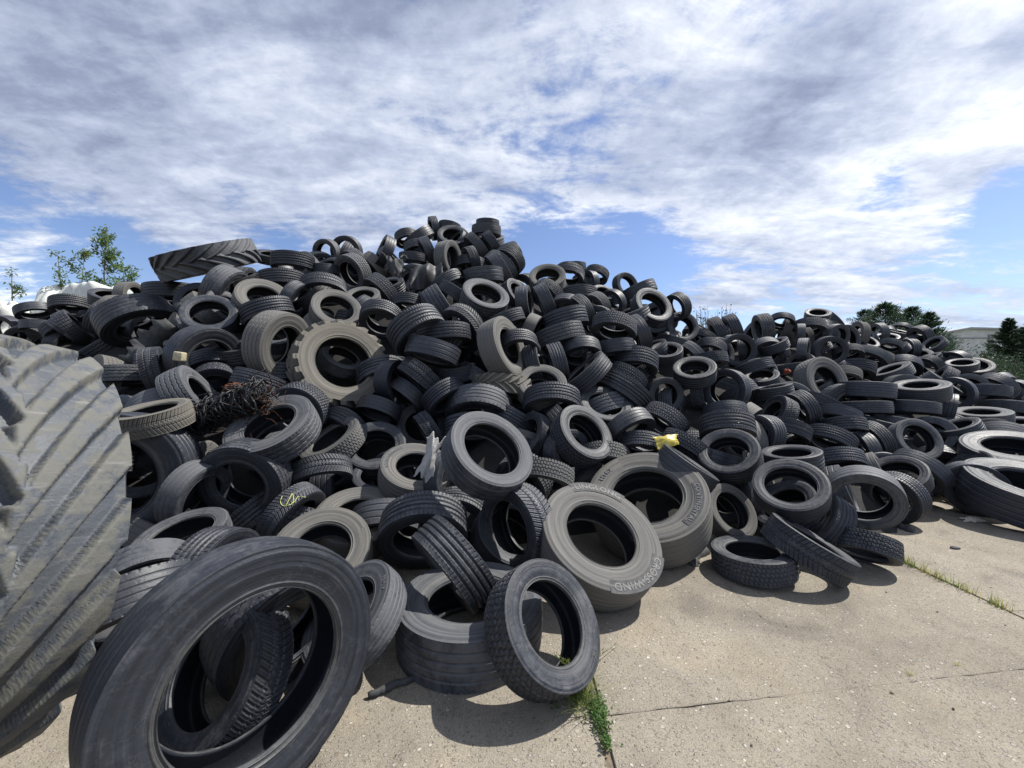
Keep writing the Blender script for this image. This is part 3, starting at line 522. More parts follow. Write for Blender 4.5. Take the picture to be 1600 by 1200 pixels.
C 0.566 2.012 4.42 0.796 -0.588 -0.148 -0.795 1 0.941 0.89||car tyre|dark block-treaded car tyre tilted, nearest right of the yellow bag|car tyres in the heap|1
A 0.551 2.266 5.751 1.335 0.113 -0.993 0.047 1 1.02 1.04||car tyre|dark ribbed car tyre upright, nearest down and left of the shelf-like tyre|car tyres in the heap|1
A 0.546 0.618 5.292 1.82 -0.969 -0.004 -0.249 1 0.956 1.05||car tyre|dark ribbed car tyre upright, seventh down and right of the mid-slope ring tyre|car tyres in the heap|1
D 0.72 -0.506 6.858 3.4 0.078 0.112 -0.991 1 0.977 1.04||car tyre|dark smooth car tyre lying flat, nearest above the mid-slope ring tyre|car tyres in the heap|1
A 0.674 -1.78 5.23 1.635 0.301 -0.381 -0.874 2 0.953 0.99||car tyre|dusty ribbed car tyre lying flat, nearest right of the round tractor tyre|car tyres in the heap|1
A 0.564 4.825 5.579 0.877 -0.096 -0.36 -0.928 1 0.945 1||car tyre|dark ribbed car tyre lying flat, third down and right of the tan upright tyre|car tyres in the heap|1
A 0.562 -2.839 4.316 1.54 -0.237 -0.296 -0.925 1 1.058 0.93||car tyre|dark ribbed car tyre lying flat, nearest up and right of the black shredded tyre|car tyres in the heap|1
A 0.653 6.375 5.849 0.676 -0.807 -0.37 0.459 2 0.975 0.98||car tyre|dusty ribbed car tyre tilted, seventh above the dark oval stone|car tyres in the heap|1
A 0.611 1.156 4.855 1.207 0.088 -0.689 0.72 1 0.938 1.06||car tyre|dark ribbed car tyre tilted, fourth up and left of the yellow bag|car tyres in the heap|1
C 0.597 0.123 3.757 0.593 -0.528 -0.717 -0.455 2 1.034 0.97||car tyre|dusty block-treaded car tyre tilted, second up and left of the CROSS-WIND tyre|car tyres in the heap|1
D 0.654 -3.346 3.416 0.791 0.643 -0.494 0.585 2 0.984 1.05||car tyre|dusty smooth car tyre tilted, fifth down and left of the black shredded tyre|car tyres in the heap|1
C 0.638 -2.259 6.708 3.091 -0.573 -0.471 -0.67 1 0.952 1.06||car tyre|dark block-treaded car tyre tilted, second left of the black film|car tyres in the heap|1
D 0.654 4.476 7.633 2.14 -0.125 -0.991 -0.04 1 0.99 0.94||car tyre|dark smooth car tyre upright, third down and right of the twiggy bushes|car tyres in the heap|1
A 0.567 0.008 4.614 1.084 -0.479 -0.237 -0.845 1 0.999 1.02||car tyre|dark ribbed car tyre lying flat, third up and right of the LONG HAUL tyre|car tyres in the heap|1
D 0.607 1.522 5.78 2.041 0.101 -0.106 -0.989 1 1.044 0.99||car tyre|dark smooth car tyre lying flat, third down and left of the tipped skyline tyre|car tyres in the heap|1
A 0.571 4.318 6.357 1.365 -0.212 0.022 0.977 1 1.058 0.99||car tyre|dark ribbed car tyre lying flat, nearest down and left of the orange scrap|car tyres in the heap|1
A 0.648 -2.01 4.531 0.944 -0.361 -0.79 -0.495 0 1.036 1||car tyre|black ribbed car tyre tilted, nearest below the round tractor tyre|car tyres in the heap|1
C 0.633 -1.153 4.897 0.957 0.195 -0.85 0.489 2 0.989 0.89||car tyre|dusty block-treaded car tyre tilted, nearest up and left of the white rag|car tyres in the heap|1
D 0.538 4.999 5.868 1.016 -0.465 -0.175 -0.868 1 1.077 1.02||car tyre|dark smooth car tyre lying flat, second down and right of the tan upright tyre|car tyres in the heap|1
C 0.565 -3.677 4.79 1.499 0.499 -0.746 -0.441 0 1.025 1.05||car tyre|black block-treaded car tyre tilted, nearest above the black shredded tyre|car tyres in the heap|1
D 0.663 0.571 6.526 2.865 -0.91 0.067 -0.408 1 1.01 0.98||car tyre|dark smooth car tyre tilted, third right of the mid-slope ring tyre|car tyres in the heap|1
A 0.649 7.052 8.541 2.196 -0.306 -0.947 -0.101 1 1.013 0.94||car tyre|dark ribbed car tyre upright, third above the tan upright tyre|car tyres in the heap|1
D 0.528 -0.589 3.593 0.647 0.841 -0.527 0.12 1 1.004 1.02||car tyre|dark smooth car tyre upright, nearest right of the LONG HAUL tyre|car tyres in the heap|1
D 0.658 2.285 4.466 0.666 0.287 0.047 0.957 1 1.04 1.04||car tyre|dark smooth car tyre lying flat, third right of the yellow bag|car tyres in the heap|1
A 0.545 0.323 5.131 1.785 0.927 -0.27 0.259 1 1.003 0.99||car tyre|dark ribbed car tyre upright, fourth down and right of the mid-slope ring tyre|car tyres in the heap|1
D 0.591 0.208 6.26 2.796 0.969 -0.227 0.094 1 1.033 1.05||car tyre|dark smooth car tyre upright, second right of the mid-slope ring tyre|car tyres in the heap|1
D 0.66 -4.245 5.743 2.582 0.764 -0.293 0.575 1 1.012 1.07||car tyre|dark smooth car tyre tilted, third below the crest tractor tyre|car tyres in the heap|1
A 0.6 -0.483 3.455 0.311 -0.05 -0.947 -0.317 1 0.979 0.99||car tyre|dark ribbed car tyre upright, nearest down and right of the LONG HAUL tyre|car tyres in the heap|1
C 0.629 1.018 4.236 0.668 -0.101 -0.607 -0.788 3 0.939 0.89||car tyre|grey-brown block-treaded car tyre tilted, nearest up and left of the CONTINENTAL tyre|car tyres in the heap|1
D 0.617 8.258 7.187 1.298 -0.912 -0.411 -0.007 0 1.015 0.88||car tyre|black smooth car tyre upright, third below the pale warehouse|car tyres in the heap|1
D 0.576 4.464 6.873 1.581 -0.319 -0.314 0.894 1 0.961 0.93||car tyre|dark smooth car tyre lying flat, nearest left of the orange scrap|car tyres in the heap|1
A 0.627 6.655 7.436 1.751 -0.302 -0.215 -0.929 1 0.933 1.04||car tyre|dark ribbed car tyre lying flat, second right of the tan upright tyre|car tyres in the heap|1
D 0.667 -1.84 3.931 0.466 0.988 0.106 0.108 1 1.01 0.98||car tyre|dark smooth car tyre upright, nearest up and right of the yellow painted tyre|car tyres in the heap|1
D 0.646 3.314 7.557 2.571 0.109 -0.943 0.315 1 1.041 1||car tyre|dark smooth car tyre upright, nearest left of the twiggy bushes|car tyres in the heap|1
D 0.599 -2.836 3.126 0.291 0.323 0.432 0.842 3 1.056 1.05||car tyre|grey-brown smooth car tyre lying flat, sixth down and left of the black shredded tyre|car tyres in the heap|1
D 0.523 2.857 5.141 1.129 -0.114 -0.471 -0.875 1 1.025 0.89||car tyre|dark smooth car tyre lying flat, nearest down and right of the shelf-like tyre|car tyres in the heap|1
D 0.532 2.562 6.405 1.995 -0.226 -0.504 0.834 1 0.979 1.07||car tyre|dark smooth car tyre lying flat, nearest up and left of the shelf-like tyre|car tyres in the heap|1
A 0.545 -3.372 6.002 2.831 0.914 0.002 -0.406 1 1.054 0.96||car tyre|dark ribbed car tyre tilted, fourth up and left of the round tractor tyre|car tyres in the heap|1
D 0.646 2.019 6.25 2.309 -0.926 -0.023 -0.378 1 1.04 1.04||car tyre|dark smooth car tyre tilted, nearest below the tipped skyline tyre|car tyres in the heap|1
A 0.53 3.177 7.408 2.965 -0.838 -0.343 -0.425 1 0.974 1.06||car tyre|dark ribbed car tyre tilted, nearest right of the tipped skyline tyre|car tyres in the heap|1
A 0.614 4.414 7.026 1.777 0.234 -0.269 -0.934 1 0.928 0.92||car tyre|dark ribbed car tyre lying flat, second left of the orange scrap|car tyres in the heap|1
C 0.553 -0.733 4.999 1.665 -0.093 -0.153 0.984 1 0.989 1.02||car tyre|dark block-treaded car tyre lying flat, second down and right of the big arched tyre|car tyres in the heap|1
B 0.642 1.195 8.085 3.734 -0.219 -0.406 -0.887 1 0.997 1.08||car tyre|dark V-treaded car tyre lying flat, sixth up and left of the tipped skyline tyre|car tyres in the heap|1
D 0.545 10.367 8.854 1.88 -0.282 -0.226 0.932 1 0.979 0.96||car tyre|dark smooth car tyre lying flat, nearest below the pale warehouse|car tyres in the heap|1
D 0.674 10.436 8.286 1.38 -0.817 0.005 -0.577 1 0.974 1.02||car tyre|dark smooth car tyre tilted, second down and right of the pale warehouse|car tyres in the heap|1
C 0.601 1.658 5.603 1.585 -0.542 -0.21 -0.814 1 1.005 1.06||car tyre|dark block-treaded car tyre lying flat, third left of the shelf-like tyre|car tyres in the heap|1
A 0.67 -0.055 7.968 4.011 -0.565 -0.416 -0.712 1 0.996 0.96||car tyre|dark ribbed car tyre tilted, fourth up and right of the mid-slope ring tyre|car tyres in the heap|1
D 0.575 3.408 3.977 0.392 0.701 -0.614 0.363 1 1.001 1.07||car tyre|dark smooth car tyre tilted, fifth below the tan upright tyre|car tyres in the heap|1
D 0.523 4.925 5.389 0.58 -0.981 0.122 -0.154 1 1.004 0.99||car tyre|dark smooth car tyre upright, sixth down and right of the tan upright tyre|car tyres in the heap|1
C 0.72 7.19 9.345 2.778 -0.225 -0.419 -0.88 2 1.014 0.97||car tyre|dusty block-treaded car tyre lying flat, sixth up and right of the orange scrap|car tyres in the heap|1
D 0.675 -2.639 8.023 4.214 -0.781 -0.527 0.335 0 1.023 0.97||car tyre|black smooth car tyre upright, fifth up and left of the black film|car tyres in the heap|1
D 0.569 -3.444 3.814 1.244 0.581 -0.485 -0.654 2 1.011 1.06||car tyre|dusty smooth car tyre tilted, nearest down and left of the pale block|car tyres in the heap|1
A 0.677 -3.326 6.383 2.932 -0.47 -0.552 0.689 0 1.05 1.04||car tyre|black ribbed car tyre tilted, third up and left of the round tractor tyre|car tyres in the heap|1
D 0.651 -5.109 6.297 2.811 0.271 -0.883 0.382 1 1.036 1.07||car tyre|dark smooth car tyre tilted, nearest down and left of the crest tractor tyre|car tyres in the heap|1
A 0.564 -1.632 6.168 2.741 -0.047 -0.354 -0.934 1 0.979 0.95||car tyre|dark ribbed car tyre lying flat, nearest down and left of the black film|car tyres in the heap|1
A 0.582 -2.392 6.211 2.86 0.068 -0.583 0.809 3 0.923 0.93||car tyre|grey-brown ribbed car tyre lying flat, fourth left of the black film|car tyres in the heap|1
D 0.581 2.945 4.876 0.814 -0.987 -0.159 -0.031 3 1.045 1.06||car tyre|grey-brown smooth car tyre upright, fifth down and right of the shelf-like tyre|car tyres in the heap|1
A 0.664 -0.444 4.417 1.019 0.031 -0.356 -0.934 1 1.028 0.93||car tyre|dark ribbed car tyre lying flat, nearest up and right of the white rag|car tyres in the heap|1
A 0.567 5.594 8.234 2.272 -0.422 -0.109 0.9 1 0.944 0.98||car tyre|dark ribbed car tyre lying flat, nearest up and left of the orange scrap|car tyres in the heap|1
D 0.561 7.136 5.601 0.72 -0.534 -0.467 -0.705 2 0.985 1.07||car tyre|dusty smooth car tyre tilted, sixth down and right of the pale warehouse|car tyres in the heap|1
A 0.71 -1.329 8.708 4.729 0.133 -0.791 0.597 1 0.99 1.01||car tyre|dark ribbed car tyre tilted, second up and right of the black film|car tyres in the heap|1
A 0.566 1.114 6.386 2.702 -0.85 -0.306 -0.428 1 0.954 1||car tyre|dark ribbed car tyre tilted, fifth left of the tipped skyline tyre|car tyres in the heap|1
A 0.585 -0.094 5.681 2.449 0.362 0.009 -0.932 1 1.013 0.89||car tyre|dark ribbed car tyre lying flat, nearest down and right of the mid-slope ring tyre|car tyres in the heap|1
D 0.687 2.631 7.999 3.388 0.372 -0.09 -0.924 1 0.947 1.05||car tyre|dark smooth car tyre lying flat, nearest up and left of the tipped skyline tyre|car tyres in the heap|1
A 0.587 -1.136 6.811 3.262 0.547 -0.063 -0.835 1 1.013 1.01||car tyre|dark ribbed car tyre lying flat, nearest right of the black film|car tyres in the heap|1
C 0.598 3.314 6.481 1.883 0.048 -0.249 -0.967 1 0.975 0.89||car tyre|dark block-treaded car tyre lying flat, nearest up and right of the shelf-like tyre|car tyres in the heap|1
A 0.552 -3.624 5.088 1.935 0.002 -0.382 0.924 0 0.999 1.02||car tyre|black ribbed car tyre lying flat, second above the black shredded tyre|car tyres in the heap|1
D 0.564 -6.864 6.948 3.031 0.996 0.084 0.025 3 0.968 1.04||car tyre|grey-brown smooth car tyre upright, nearest right of the white sheeting|car tyres in the heap|1
C 0.664 0.675 7.188 3.125 -0.645 -0.405 -0.648 1 0.988 0.91||car tyre|dark block-treaded car tyre tilted, fourth right of the mid-slope ring tyre|car tyres in the heap|1
D 0.594 7.613 9.042 2.563 0.138 -0.975 -0.173 1 1.009 0.9||car tyre|dark smooth car tyre upright, third left of the pointed evergreens|car tyres in the heap|1
D 0.615 -1.751 8.002 4.212 -0.877 -0.243 -0.415 1 0.98 1||car tyre|dark smooth car tyre tilted, nearest above the black film|car tyres in the heap|1
D 0.676 7.407 6.57 1.016 0.699 -0.696 -0.164 0 0.958 0.99||car tyre|black smooth car tyre upright, fifth below the pale warehouse|car tyres in the heap|1
A 0.578 3.854 7.47 2.129 -0.405 -0.421 -0.812 1 0.967 1.03||car tyre|dark ribbed car tyre lying flat, second up and right of the shelf-like tyre|car tyres in the heap|1
A 0.562 7.486 8.566 2.127 -0.225 -0.506 -0.833 1 1.002 0.89||car tyre|dark ribbed car tyre lying flat, nearest up and right of the tan upright tyre|car tyres in the heap|1
D 0.72 -0.215 7.194 3.577 -0.847 -0.017 -0.531 1 1.019 0.9||car tyre|dark smooth car tyre tilted, nearest up and right of the mid-slope ring tyre|car tyres in the heap|1
C 0.62 -5.079 4.74 1.556 -0.416 -0.872 0.259 3 1.052 1.02||car tyre|grey-brown block-treaded car tyre upright, second down and left of the torn tread strip|car tyres in the heap|1
C 0.585 12.592 11.462 2.571 -0.77 -0.009 0.637 1 1.004 0.98||car tyre|dark block-treaded car tyre tilted, nearest left of the pale warehouse|car tyres in the heap|1
A 0.674 1.284 7.367 3.166 -0.022 -0.141 -0.99 1 0.968 0.95||car tyre|dark ribbed car tyre lying flat, sixth left of the tipped skyline tyre|car tyres in the heap|1
D 0.666 -0.579 8.74 4.91 -0.021 0.098 -0.995 1 1.002 0.95||car tyre|dark smooth car tyre lying flat, sixth up and right of the black film|car tyres in the heap|1
C 0.596 3.64 6.174 1.321 0.361 -0.499 -0.788 0 0.981 1.02||car tyre|black block-treaded car tyre tilted, second down and right of the shelf-like tyre|car tyres in the heap|1
D 0.543 -6.331 6.571 2.368 0.994 -0.03 0.101 2 1.028 0.95||car tyre|dusty smooth car tyre upright, nearest up and left of the torn tread strip|car tyres in the heap|1
C 0.564 -3.178 5.147 2.136 0.317 -0.547 0.774 1 1.001 0.98||car tyre|dark block-treaded car tyre tilted, third left of the round tractor tyre|car tyres in the heap|1
D 0.557 0.294 6.01 2.33 0.897 -0.19 -0.399 3 1.047 0.99||car tyre|grey-brown smooth car tyre tilted, third down and right of the mid-slope ring tyre|car tyres in the heap|1
D 0.531 -1.363 3.909 0.556 0.137 -0.387 0.912 0 0.977 0.94||car tyre|black smooth car tyre lying flat, second left of the white rag|car tyres in the heap|1
A 0.535 -0.918 6.237 2.954 -0.535 0.001 -0.845 1 1.077 0.99||car tyre|dark ribbed car tyre lying flat, nearest left of the mid-slope ring tyre|car tyres in the heap|1
C 0.59 2.978 6.094 1.372 0.817 -0.567 0.104 2 0.968 0.92||car tyre|dusty block-treaded car tyre upright, nearest below the shelf-like tyre|car tyres in the heap|1
D 0.653 5.486 8.311 2.154 -0.131 -0.816 -0.563 2 1.027 0.95||car tyre|dusty smooth car tyre tilted, second up and left of the orange scrap|car tyres in the heap|1
D 0.543 -3.798 7.927 4.161 -0.161 -0.931 -0.326 2 0.985 1.07||car tyre|dusty smooth car tyre upright, eleventh left of the black film|car tyres in the heap|1
D 0.575 6.253 8.255 2.162 0.722 -0.69 -0.04 2 1.042 0.98||car tyre|dusty smooth car tyre upright, second up and right of the orange scrap|car tyres in the heap|1
B 0.557 -0.815 7.664 3.909 -0.866 -0.38 -0.326 1 0.968 1.05||car tyre|dark V-treaded car tyre upright, second above the mid-slope ring tyre|car tyres in the heap|1
A 0.579 10.771 10.954 2.493 -0.474 -0.217 -0.854 2 0.941 0.95||car tyre|dusty ribbed car tyre lying flat, third below the pointed evergreens|car tyres in the heap|1
A 0.638 -2.897 3.608 0.677 0.907 0.323 0.271 3 1.016 0.99||car tyre|grey-brown ribbed car tyre upright, nearest below the black shredded tyre|car tyres in the heap|1
D 0.535 -3.486 7.2 3.582 0.065 0.01 -0.998 1 1.022 1.01||car tyre|dark smooth car tyre lying flat, sixth above the round tractor tyre|car tyres in the heap|1
A 0.562 0.057 6.858 3.081 0.698 -0.59 0.405 1 1.018 0.9||car tyre|dark ribbed car tyre tilted, nearest right of the mid-slope ring tyre|car tyres in the heap|1
D 0.672 -2.915 8.215 3.944 -0.645 -0.337 -0.686 3 0.975 1.06||car tyre|grey-brown smooth car tyre tilted, third left of the black film|car tyres in the heap|1
A 0.535 -7.202 6.883 3.014 0.354 -0.339 0.872 1 0.974 0.98||car tyre|dark ribbed car tyre lying flat, third left of the crest tractor tyre|car tyres in the heap|1
D 0.679 8.77 8.646 1.824 -0.431 -0.514 -0.742 1 1.005 0.92||car tyre|dark smooth car tyre tilted, sixth below the pointed evergreens|car tyres in the heap|1
A 0.629 0.907 4.251 0.324 0.071 -0.907 -0.415 3 0.965 1||car tyre|grey-brown ribbed car tyre tilted, nearest above the CROSS-WIND tyre|car tyres in the heap|1
C 0.532 1.476 6.729 2.83 -0.779 -0.411 -0.473 2 1.025 1||car tyre|dusty block-treaded car tyre tilted, fourth left of the tipped skyline tyre|car tyres in the heap|1
A 0.521 6.164 7.14 1.616 -0.401 -0.43 -0.809 3 0.965 1||car tyre|grey-brown ribbed car tyre lying flat, nearest right of the tan upright tyre|car tyres in the heap|1
D 0.634 -3.492 8.162 4.266 -0.012 -0.94 -0.34 1 0.986 0.97||car tyre|dark smooth car tyre upright, sixth up and left of the black film|car tyres in the heap|1
A 0.555 2.428 8.264 3.569 0.369 -0.926 0.082 1 1.064 0.91||car tyre|dark ribbed car tyre upright, second up and left of the tipped skyline tyre|car tyres in the heap|1
D 0.667 11.007 9.166 1.825 -0.352 -0.44 0.826 1 1.009 0.96||car tyre|dark smooth car tyre lying flat, nearest down and right of the pale warehouse|car tyres in the heap|1
A 0.552 9.398 8.654 1.845 -0.854 0.034 -0.518 1 1.067 0.93||car tyre|dark ribbed car tyre tilted, fourth down and left of the pale warehouse|car tyres in the heap|1
D 0.546 -1.993 7.756 4.004 -0.031 0.109 -0.994 1 0.995 0.93||car tyre|dark smooth car tyre lying flat, second up and left of the black film|car tyres in the heap|1
D 0.524 1.887 7.244 3.002 -0.73 -0.6 -0.328 1 1.044 0.92||car tyre|dark smooth car tyre upright, nearest left of the tipped skyline tyre|car tyres in the heap|1
D 0.527 6.512 9.278 2.959 -0.294 -0.429 -0.854 1 0.936 0.92||car tyre|dark smooth car tyre lying flat, second right of the twiggy bushes|car tyres in the heap|1
C 0.643 -1.768 3.368 0.276 -0.212 -0.559 -0.802 2 1.016 1.01||car tyre|dusty block-treaded car tyre lying flat, fifth down and right of the black shredded tyre|car tyres in the heap|1
D 0.72 -2.117 8.783 4.757 0.575 0.223 -0.787 1 0.982 1||car tyre|dark smooth car tyre tilted, second above the black film|car tyres in the heap|1
A 0.661 5.981 4.97 0.332 -0.81 0.255 0.528 1 0.981 0.9||car tyre|dark ribbed car tyre tilted, fourth above the dark oval stone|car tyres in the heap|1
A 0.657 9.7 8.168 1.342 -0.763 -0.562 0.321 2 1.024 0.99||car tyre|dusty ribbed car tyre upright, second below the pale warehouse|car tyres in the heap|1
A 0.564 7.949 10.025 3.219 -0.193 -0.495 0.847 1 0.997 1||car tyre|dark ribbed car tyre lying flat, fifth left of the pointed evergreens|car tyres in the heap|1
D 0.576 -9.947 7.581 2.533 0.047 -0.973 -0.225 0 0.991 0.93||car tyre|black smooth car tyre upright, ninth down and left of the white sheeting|car tyres in the heap|1
A 0.609 -9.313 7.43 2.334 0.325 -0.836 -0.442 1 1.038 0.9||car tyre|dark ribbed car tyre tilted, eighth down and left of the white sheeting|car tyres in the heap|1
D 0.67 8.131 9.396 2.532 0.077 -0.995 0.058 0 0.94 1||car tyre|black smooth car tyre upright, nearest left of the pointed evergreens|car tyres in the heap|1
B 0.598 3.159 6.785 1.964 -0.829 -0.139 -0.541 2 1.023 0.96||car tyre|dusty V-treaded car tyre tilted, nearest above the shelf-like tyre|car tyres in the heap|1
C 0.674 9.093 8.163 1.53 -0.706 0.437 0.558 1 0.999 0.97||car tyre|dark block-treaded car tyre tilted, second down and left of the pale warehouse|car tyres in the heap|1
C 0.562 1.965 8.974 3.982 -0.357 -0.342 -0.869 1 1.015 0.98||car tyre|dark block-treaded car tyre lying flat, third up and left of the tipped skyline tyre|car tyres in the heap|1
A 0.621 -2.263 7.097 3.246 -0.144 -0.528 0.837 1 1.038 1.03||car tyre|dark ribbed car tyre lying flat, nearest left of the black film|car tyres in the heap|1
C 0.624 -3.684 3.639 0.433 0.745 -0.521 0.416 0 1.024 1.04||car tyre|black block-treaded car tyre tilted, fourth down and left of the black shredded tyre|car tyres in the heap|1
D 0.559 -9.061 7.414 2.586 0.064 -0.078 -0.995 1 1.008 0.94||car tyre|dark smooth car tyre lying flat, sixth down and left of the white sheeting|car tyres in the heap|1
A 0.535 -2.38 8.708 4.736 0.244 -0.171 -0.955 1 1.049 1.06||car tyre|dark ribbed car tyre lying flat, fourth up and left of the black film|car tyres in the heap|1
C 0.663 9.593 10.662 2.786 -0.989 0.026 0.145 3 1.112 0.89||car tyre|grey-brown block-treaded car tyre upright, second down and left of the pointed evergreens|car tyres in the heap|1
D 0.591 0.555 4.693 1.02 -0.849 -0.187 -0.494 0 0.997 1.03||car tyre|black smooth car tyre tilted, fifth left of the yellow bag|car tyres in the heap|1
D 0.658 2.967 7.037 2.218 -0.319 0.07 -0.945 1 1 0.91||car tyre|dark smooth car tyre lying flat, second up and left of the shelf-like tyre|car tyres in the heap|1
D 0.641 -0.82 7.844 3.864 -0.076 -0.189 -0.979 1 1.022 0.96||car tyre|dark smooth car tyre lying flat, nearest up and left of the mid-slope ring tyre|car tyres in the heap|1
C 0.579 -1.288 4.123 0.511 -0.238 -0.89 0.389 0 1.044 0.94||car tyre|black block-treaded car tyre tilted, second left of the LONG HAUL tyre|car tyres in the heap|1
A 0.551 2.449 5.914 1.165 0.751 -0.634 0.185 2 1.049 0.99||car tyre|dusty ribbed car tyre upright, second down and left of the shelf-like tyre|car tyres in the heap|1
C 0.614 -3.255 7.972 3.943 -0.477 -0.669 -0.57 1 1.037 1.06||car tyre|dark block-treaded car tyre tilted, fifth left of the black film|car tyres in the heap|1
A 0.547 5.033 6.213 1.172 -0.532 0.042 -0.846 1 0.992 0.88||car tyre|dark ribbed car tyre lying flat, nearest below the tan upright tyre|car tyres in the heap|1
D 0.661 11.767 12.366 3.023 -0.986 0.082 -0.147 2 1.02 0.97||car tyre|dusty smooth car tyre upright, nearest down and left of the pointed evergreens|car tyres in the heap|1
A 0.629 -2.885 4.876 1.612 -0.092 0.237 0.967 1 1.063 0.98||car tyre|dark ribbed car tyre lying flat, nearest left of the round tractor tyre|car tyres in the heap|1
D 0.623 -8.792 7.508 2.316 0.881 0.326 -0.343 1 1.084 0.94||car tyre|dark smooth car tyre upright, fifth down and left of the white sheeting|car tyres in the heap|1
A 0.63 11.586 11.225 2.422 -0.984 0.176 0.013 1 1.008 0.99||car tyre|dark ribbed car tyre upright, fifth below the pointed evergreens|car tyres in the heap|1
D 0.611 2.417 6.694 2.049 -0.476 -0.183 0.86 0 1.013 0.99||car tyre|black smooth car tyre lying flat, second below the tipped skyline tyre|car tyres in the heap|1
B 0.659 -8.684 7.483 2.54 0.592 0.019 -0.805 2 0.982 0.89||car tyre|dusty V-treaded car tyre lying flat, fourth down and left of the white sheeting|car tyres in the heap|1
D 0.536 5.973 5.96 0.896 -0.202 0.013 -0.979 2 1.072 1||car tyre|dusty smooth car tyre lying flat, seventh down and right of the tan upright tyre|car tyres in the heap|1
A 0.668 -2.374 6.151 2.551 0.863 -0.034 -0.505 1 1.104 0.99||car tyre|dark ribbed car tyre tilted, second above the round tractor tyre|car tyres in the heap|1
D 0.63 10.874 9.47 1.961 -0.971 -0.104 -0.214 1 1.065 1.02||car tyre|dark smooth car tyre upright, nearest down and left of the pale warehouse|car tyres in the heap|1
B 0.645 6.99 6.86 1.342 -0.096 -0.991 0.091 2 0.963 0.98||car tyre|dusty V-treaded car tyre upright, sixth right of the tan upright tyre|car tyres in the heap|1
D 0.615 6.24 5.609 0.314 -0.526 -0.725 -0.445 1 1.031 0.89||car tyre|dark smooth car tyre tilted, fifth above the dark oval stone|car tyres in the heap|1
D 0.52 6.732 8.993 2.602 -0.86 0.507 0.056 2 1.002 0.93||car tyre|dusty smooth car tyre upright, second above the orange scrap|car tyres in the heap|1
D 0.635 0.937 6.507 2.693 -0.314 -0.772 -0.553 0 0.957 1.06||car tyre|black smooth car tyre tilted, sixth right of the mid-slope ring tyre|car tyres in the heap|1
D 0.54 -1.863 9.21 5.153 -0.913 -0.339 -0.227 1 0.976 0.94||car tyre|dark smooth car tyre upright, third above the black film|car tyres in the heap|1
B 0.65 3.613 6.669 1.521 -0.311 0.119 -0.943 2 1.117 1.02||car tyre|dusty V-treaded car tyre lying flat, nearest right of the shelf-like tyre|car tyres in the heap|1
B 0.661 2.898 7.699 2.772 -0.424 -0.887 0.185 1 0.99 1||car tyre|dark V-treaded car tyre upright, second down and right of the tipped skyline tyre|car tyres in the heap|1
A 0.56 -4.705 7.547 3.944 0.257 -0.413 0.874 1 1.044 0.91||car tyre|dark ribbed car tyre lying flat, third right of the crest tractor tyre|car tyres in the heap|1
D 0.558 -0.452 5.078 1.593 -0.54 -0.14 -0.83 1 1.008 1.03||car tyre|dark smooth car tyre lying flat, third below the mid-slope ring tyre|car tyres in the heap|1
D 0.615 8.352 7.48 1.461 -0.445 0.543 -0.712 1 0.964 1.01||car tyre|dark smooth car tyre tilted, fifth down and left of the pale warehouse|car tyres in the heap|1
B 0.556 5.514 7.63 1.759 0.084 -0.181 -0.98 1 1.051 1||car tyre|dark V-treaded car tyre lying flat, second left of the tan upright tyre|car tyres in the heap|1
A 0.624 -8.445 7.349 2.5 -0.515 -0.438 -0.737 1 0.992 1.01||car tyre|dark ribbed car tyre tilted, third down and left of the white sheeting|car tyres in the heap|1
B 0.595 1.404 6.356 2.484 -0.515 -0.848 -0.124 0 0.986 1.02||car tyre|black V-treaded car tyre upright, third left of the tipped skyline tyre|car tyres in the heap|1
D 0.547 4.428 4.637 0.418 0.634 -0.612 0.473 3 1.009 1||car tyre|grey-brown smooth car tyre tilted, fifth up and left of the dark oval stone|car tyres in the heap|1
D 0.597 -0.315 5.768 1.899 0.074 -0.376 0.924 1 0.961 0.89||car tyre|dark smooth car tyre lying flat, second below the mid-slope ring tyre|car tyres in the heap|1
D 0.539 5.667 5.877 0.875 0.177 -0.172 0.969 1 1.054 0.95||car tyre|dark smooth car tyre lying flat, fifth down and right of the tan upright tyre|car tyres in the heap|1
C 0.58 6.734 9.47 2.791 -0.872 0.384 0.303 3 0.979 0.89||car tyre|grey-brown block-treaded car tyre upright, third above the orange scrap|car tyres in the heap|1
A 0.591 -2.092 8.531 4.413 0.142 -0.272 -0.952 2 1.029 0.98||car tyre|dusty ribbed car tyre lying flat, third up and left of the black film|car tyres in the heap|1
D 0.577 3.455 5.709 0.969 0.56 -0.609 -0.562 3 0.945 0.99||car tyre|grey-brown smooth car tyre tilted, second down and left of the orange scrap|car tyres in the heap|1
D 0.554 5.124 4.791 0.255 -0.413 -0.575 -0.706 3 0.996 0.89||car tyre|grey-brown smooth car tyre tilted, second above the dark oval stone|car tyres in the heap|1
D 0.597 4.824 7.997 2.134 0.83 -0.55 0.09 1 0.993 0.95||car tyre|dark smooth car tyre upright, fourth down and right of the twiggy bushes|car tyres in the heap|1
D 0.637 -4.934 6.202 2.671 0.717 0.201 0.667 3 0.99 1.08||car tyre|grey-brown smooth car tyre tilted, nearest below the crest tractor tyre|car tyres in the heap|1
A 0.536 4.121 8.255 2.423 -0.526 -0.21 -0.824 1 0.96 0.89||car tyre|dark ribbed car tyre lying flat, second below the twiggy bushes|car tyres in the heap|1
A 0.654 5.651 7.179 1.345 -0.489 0.106 0.866 2 0.981 0.93||car tyre|dusty ribbed car tyre lying flat, second right of the orange scrap|car tyres in the heap|1
B 0.638 4.147 7.743 2.083 0.268 -0.922 0.279 1 0.971 1.04||car tyre|dark V-treaded car tyre upright, third up and right of the shelf-like tyre|car tyres in the heap|1
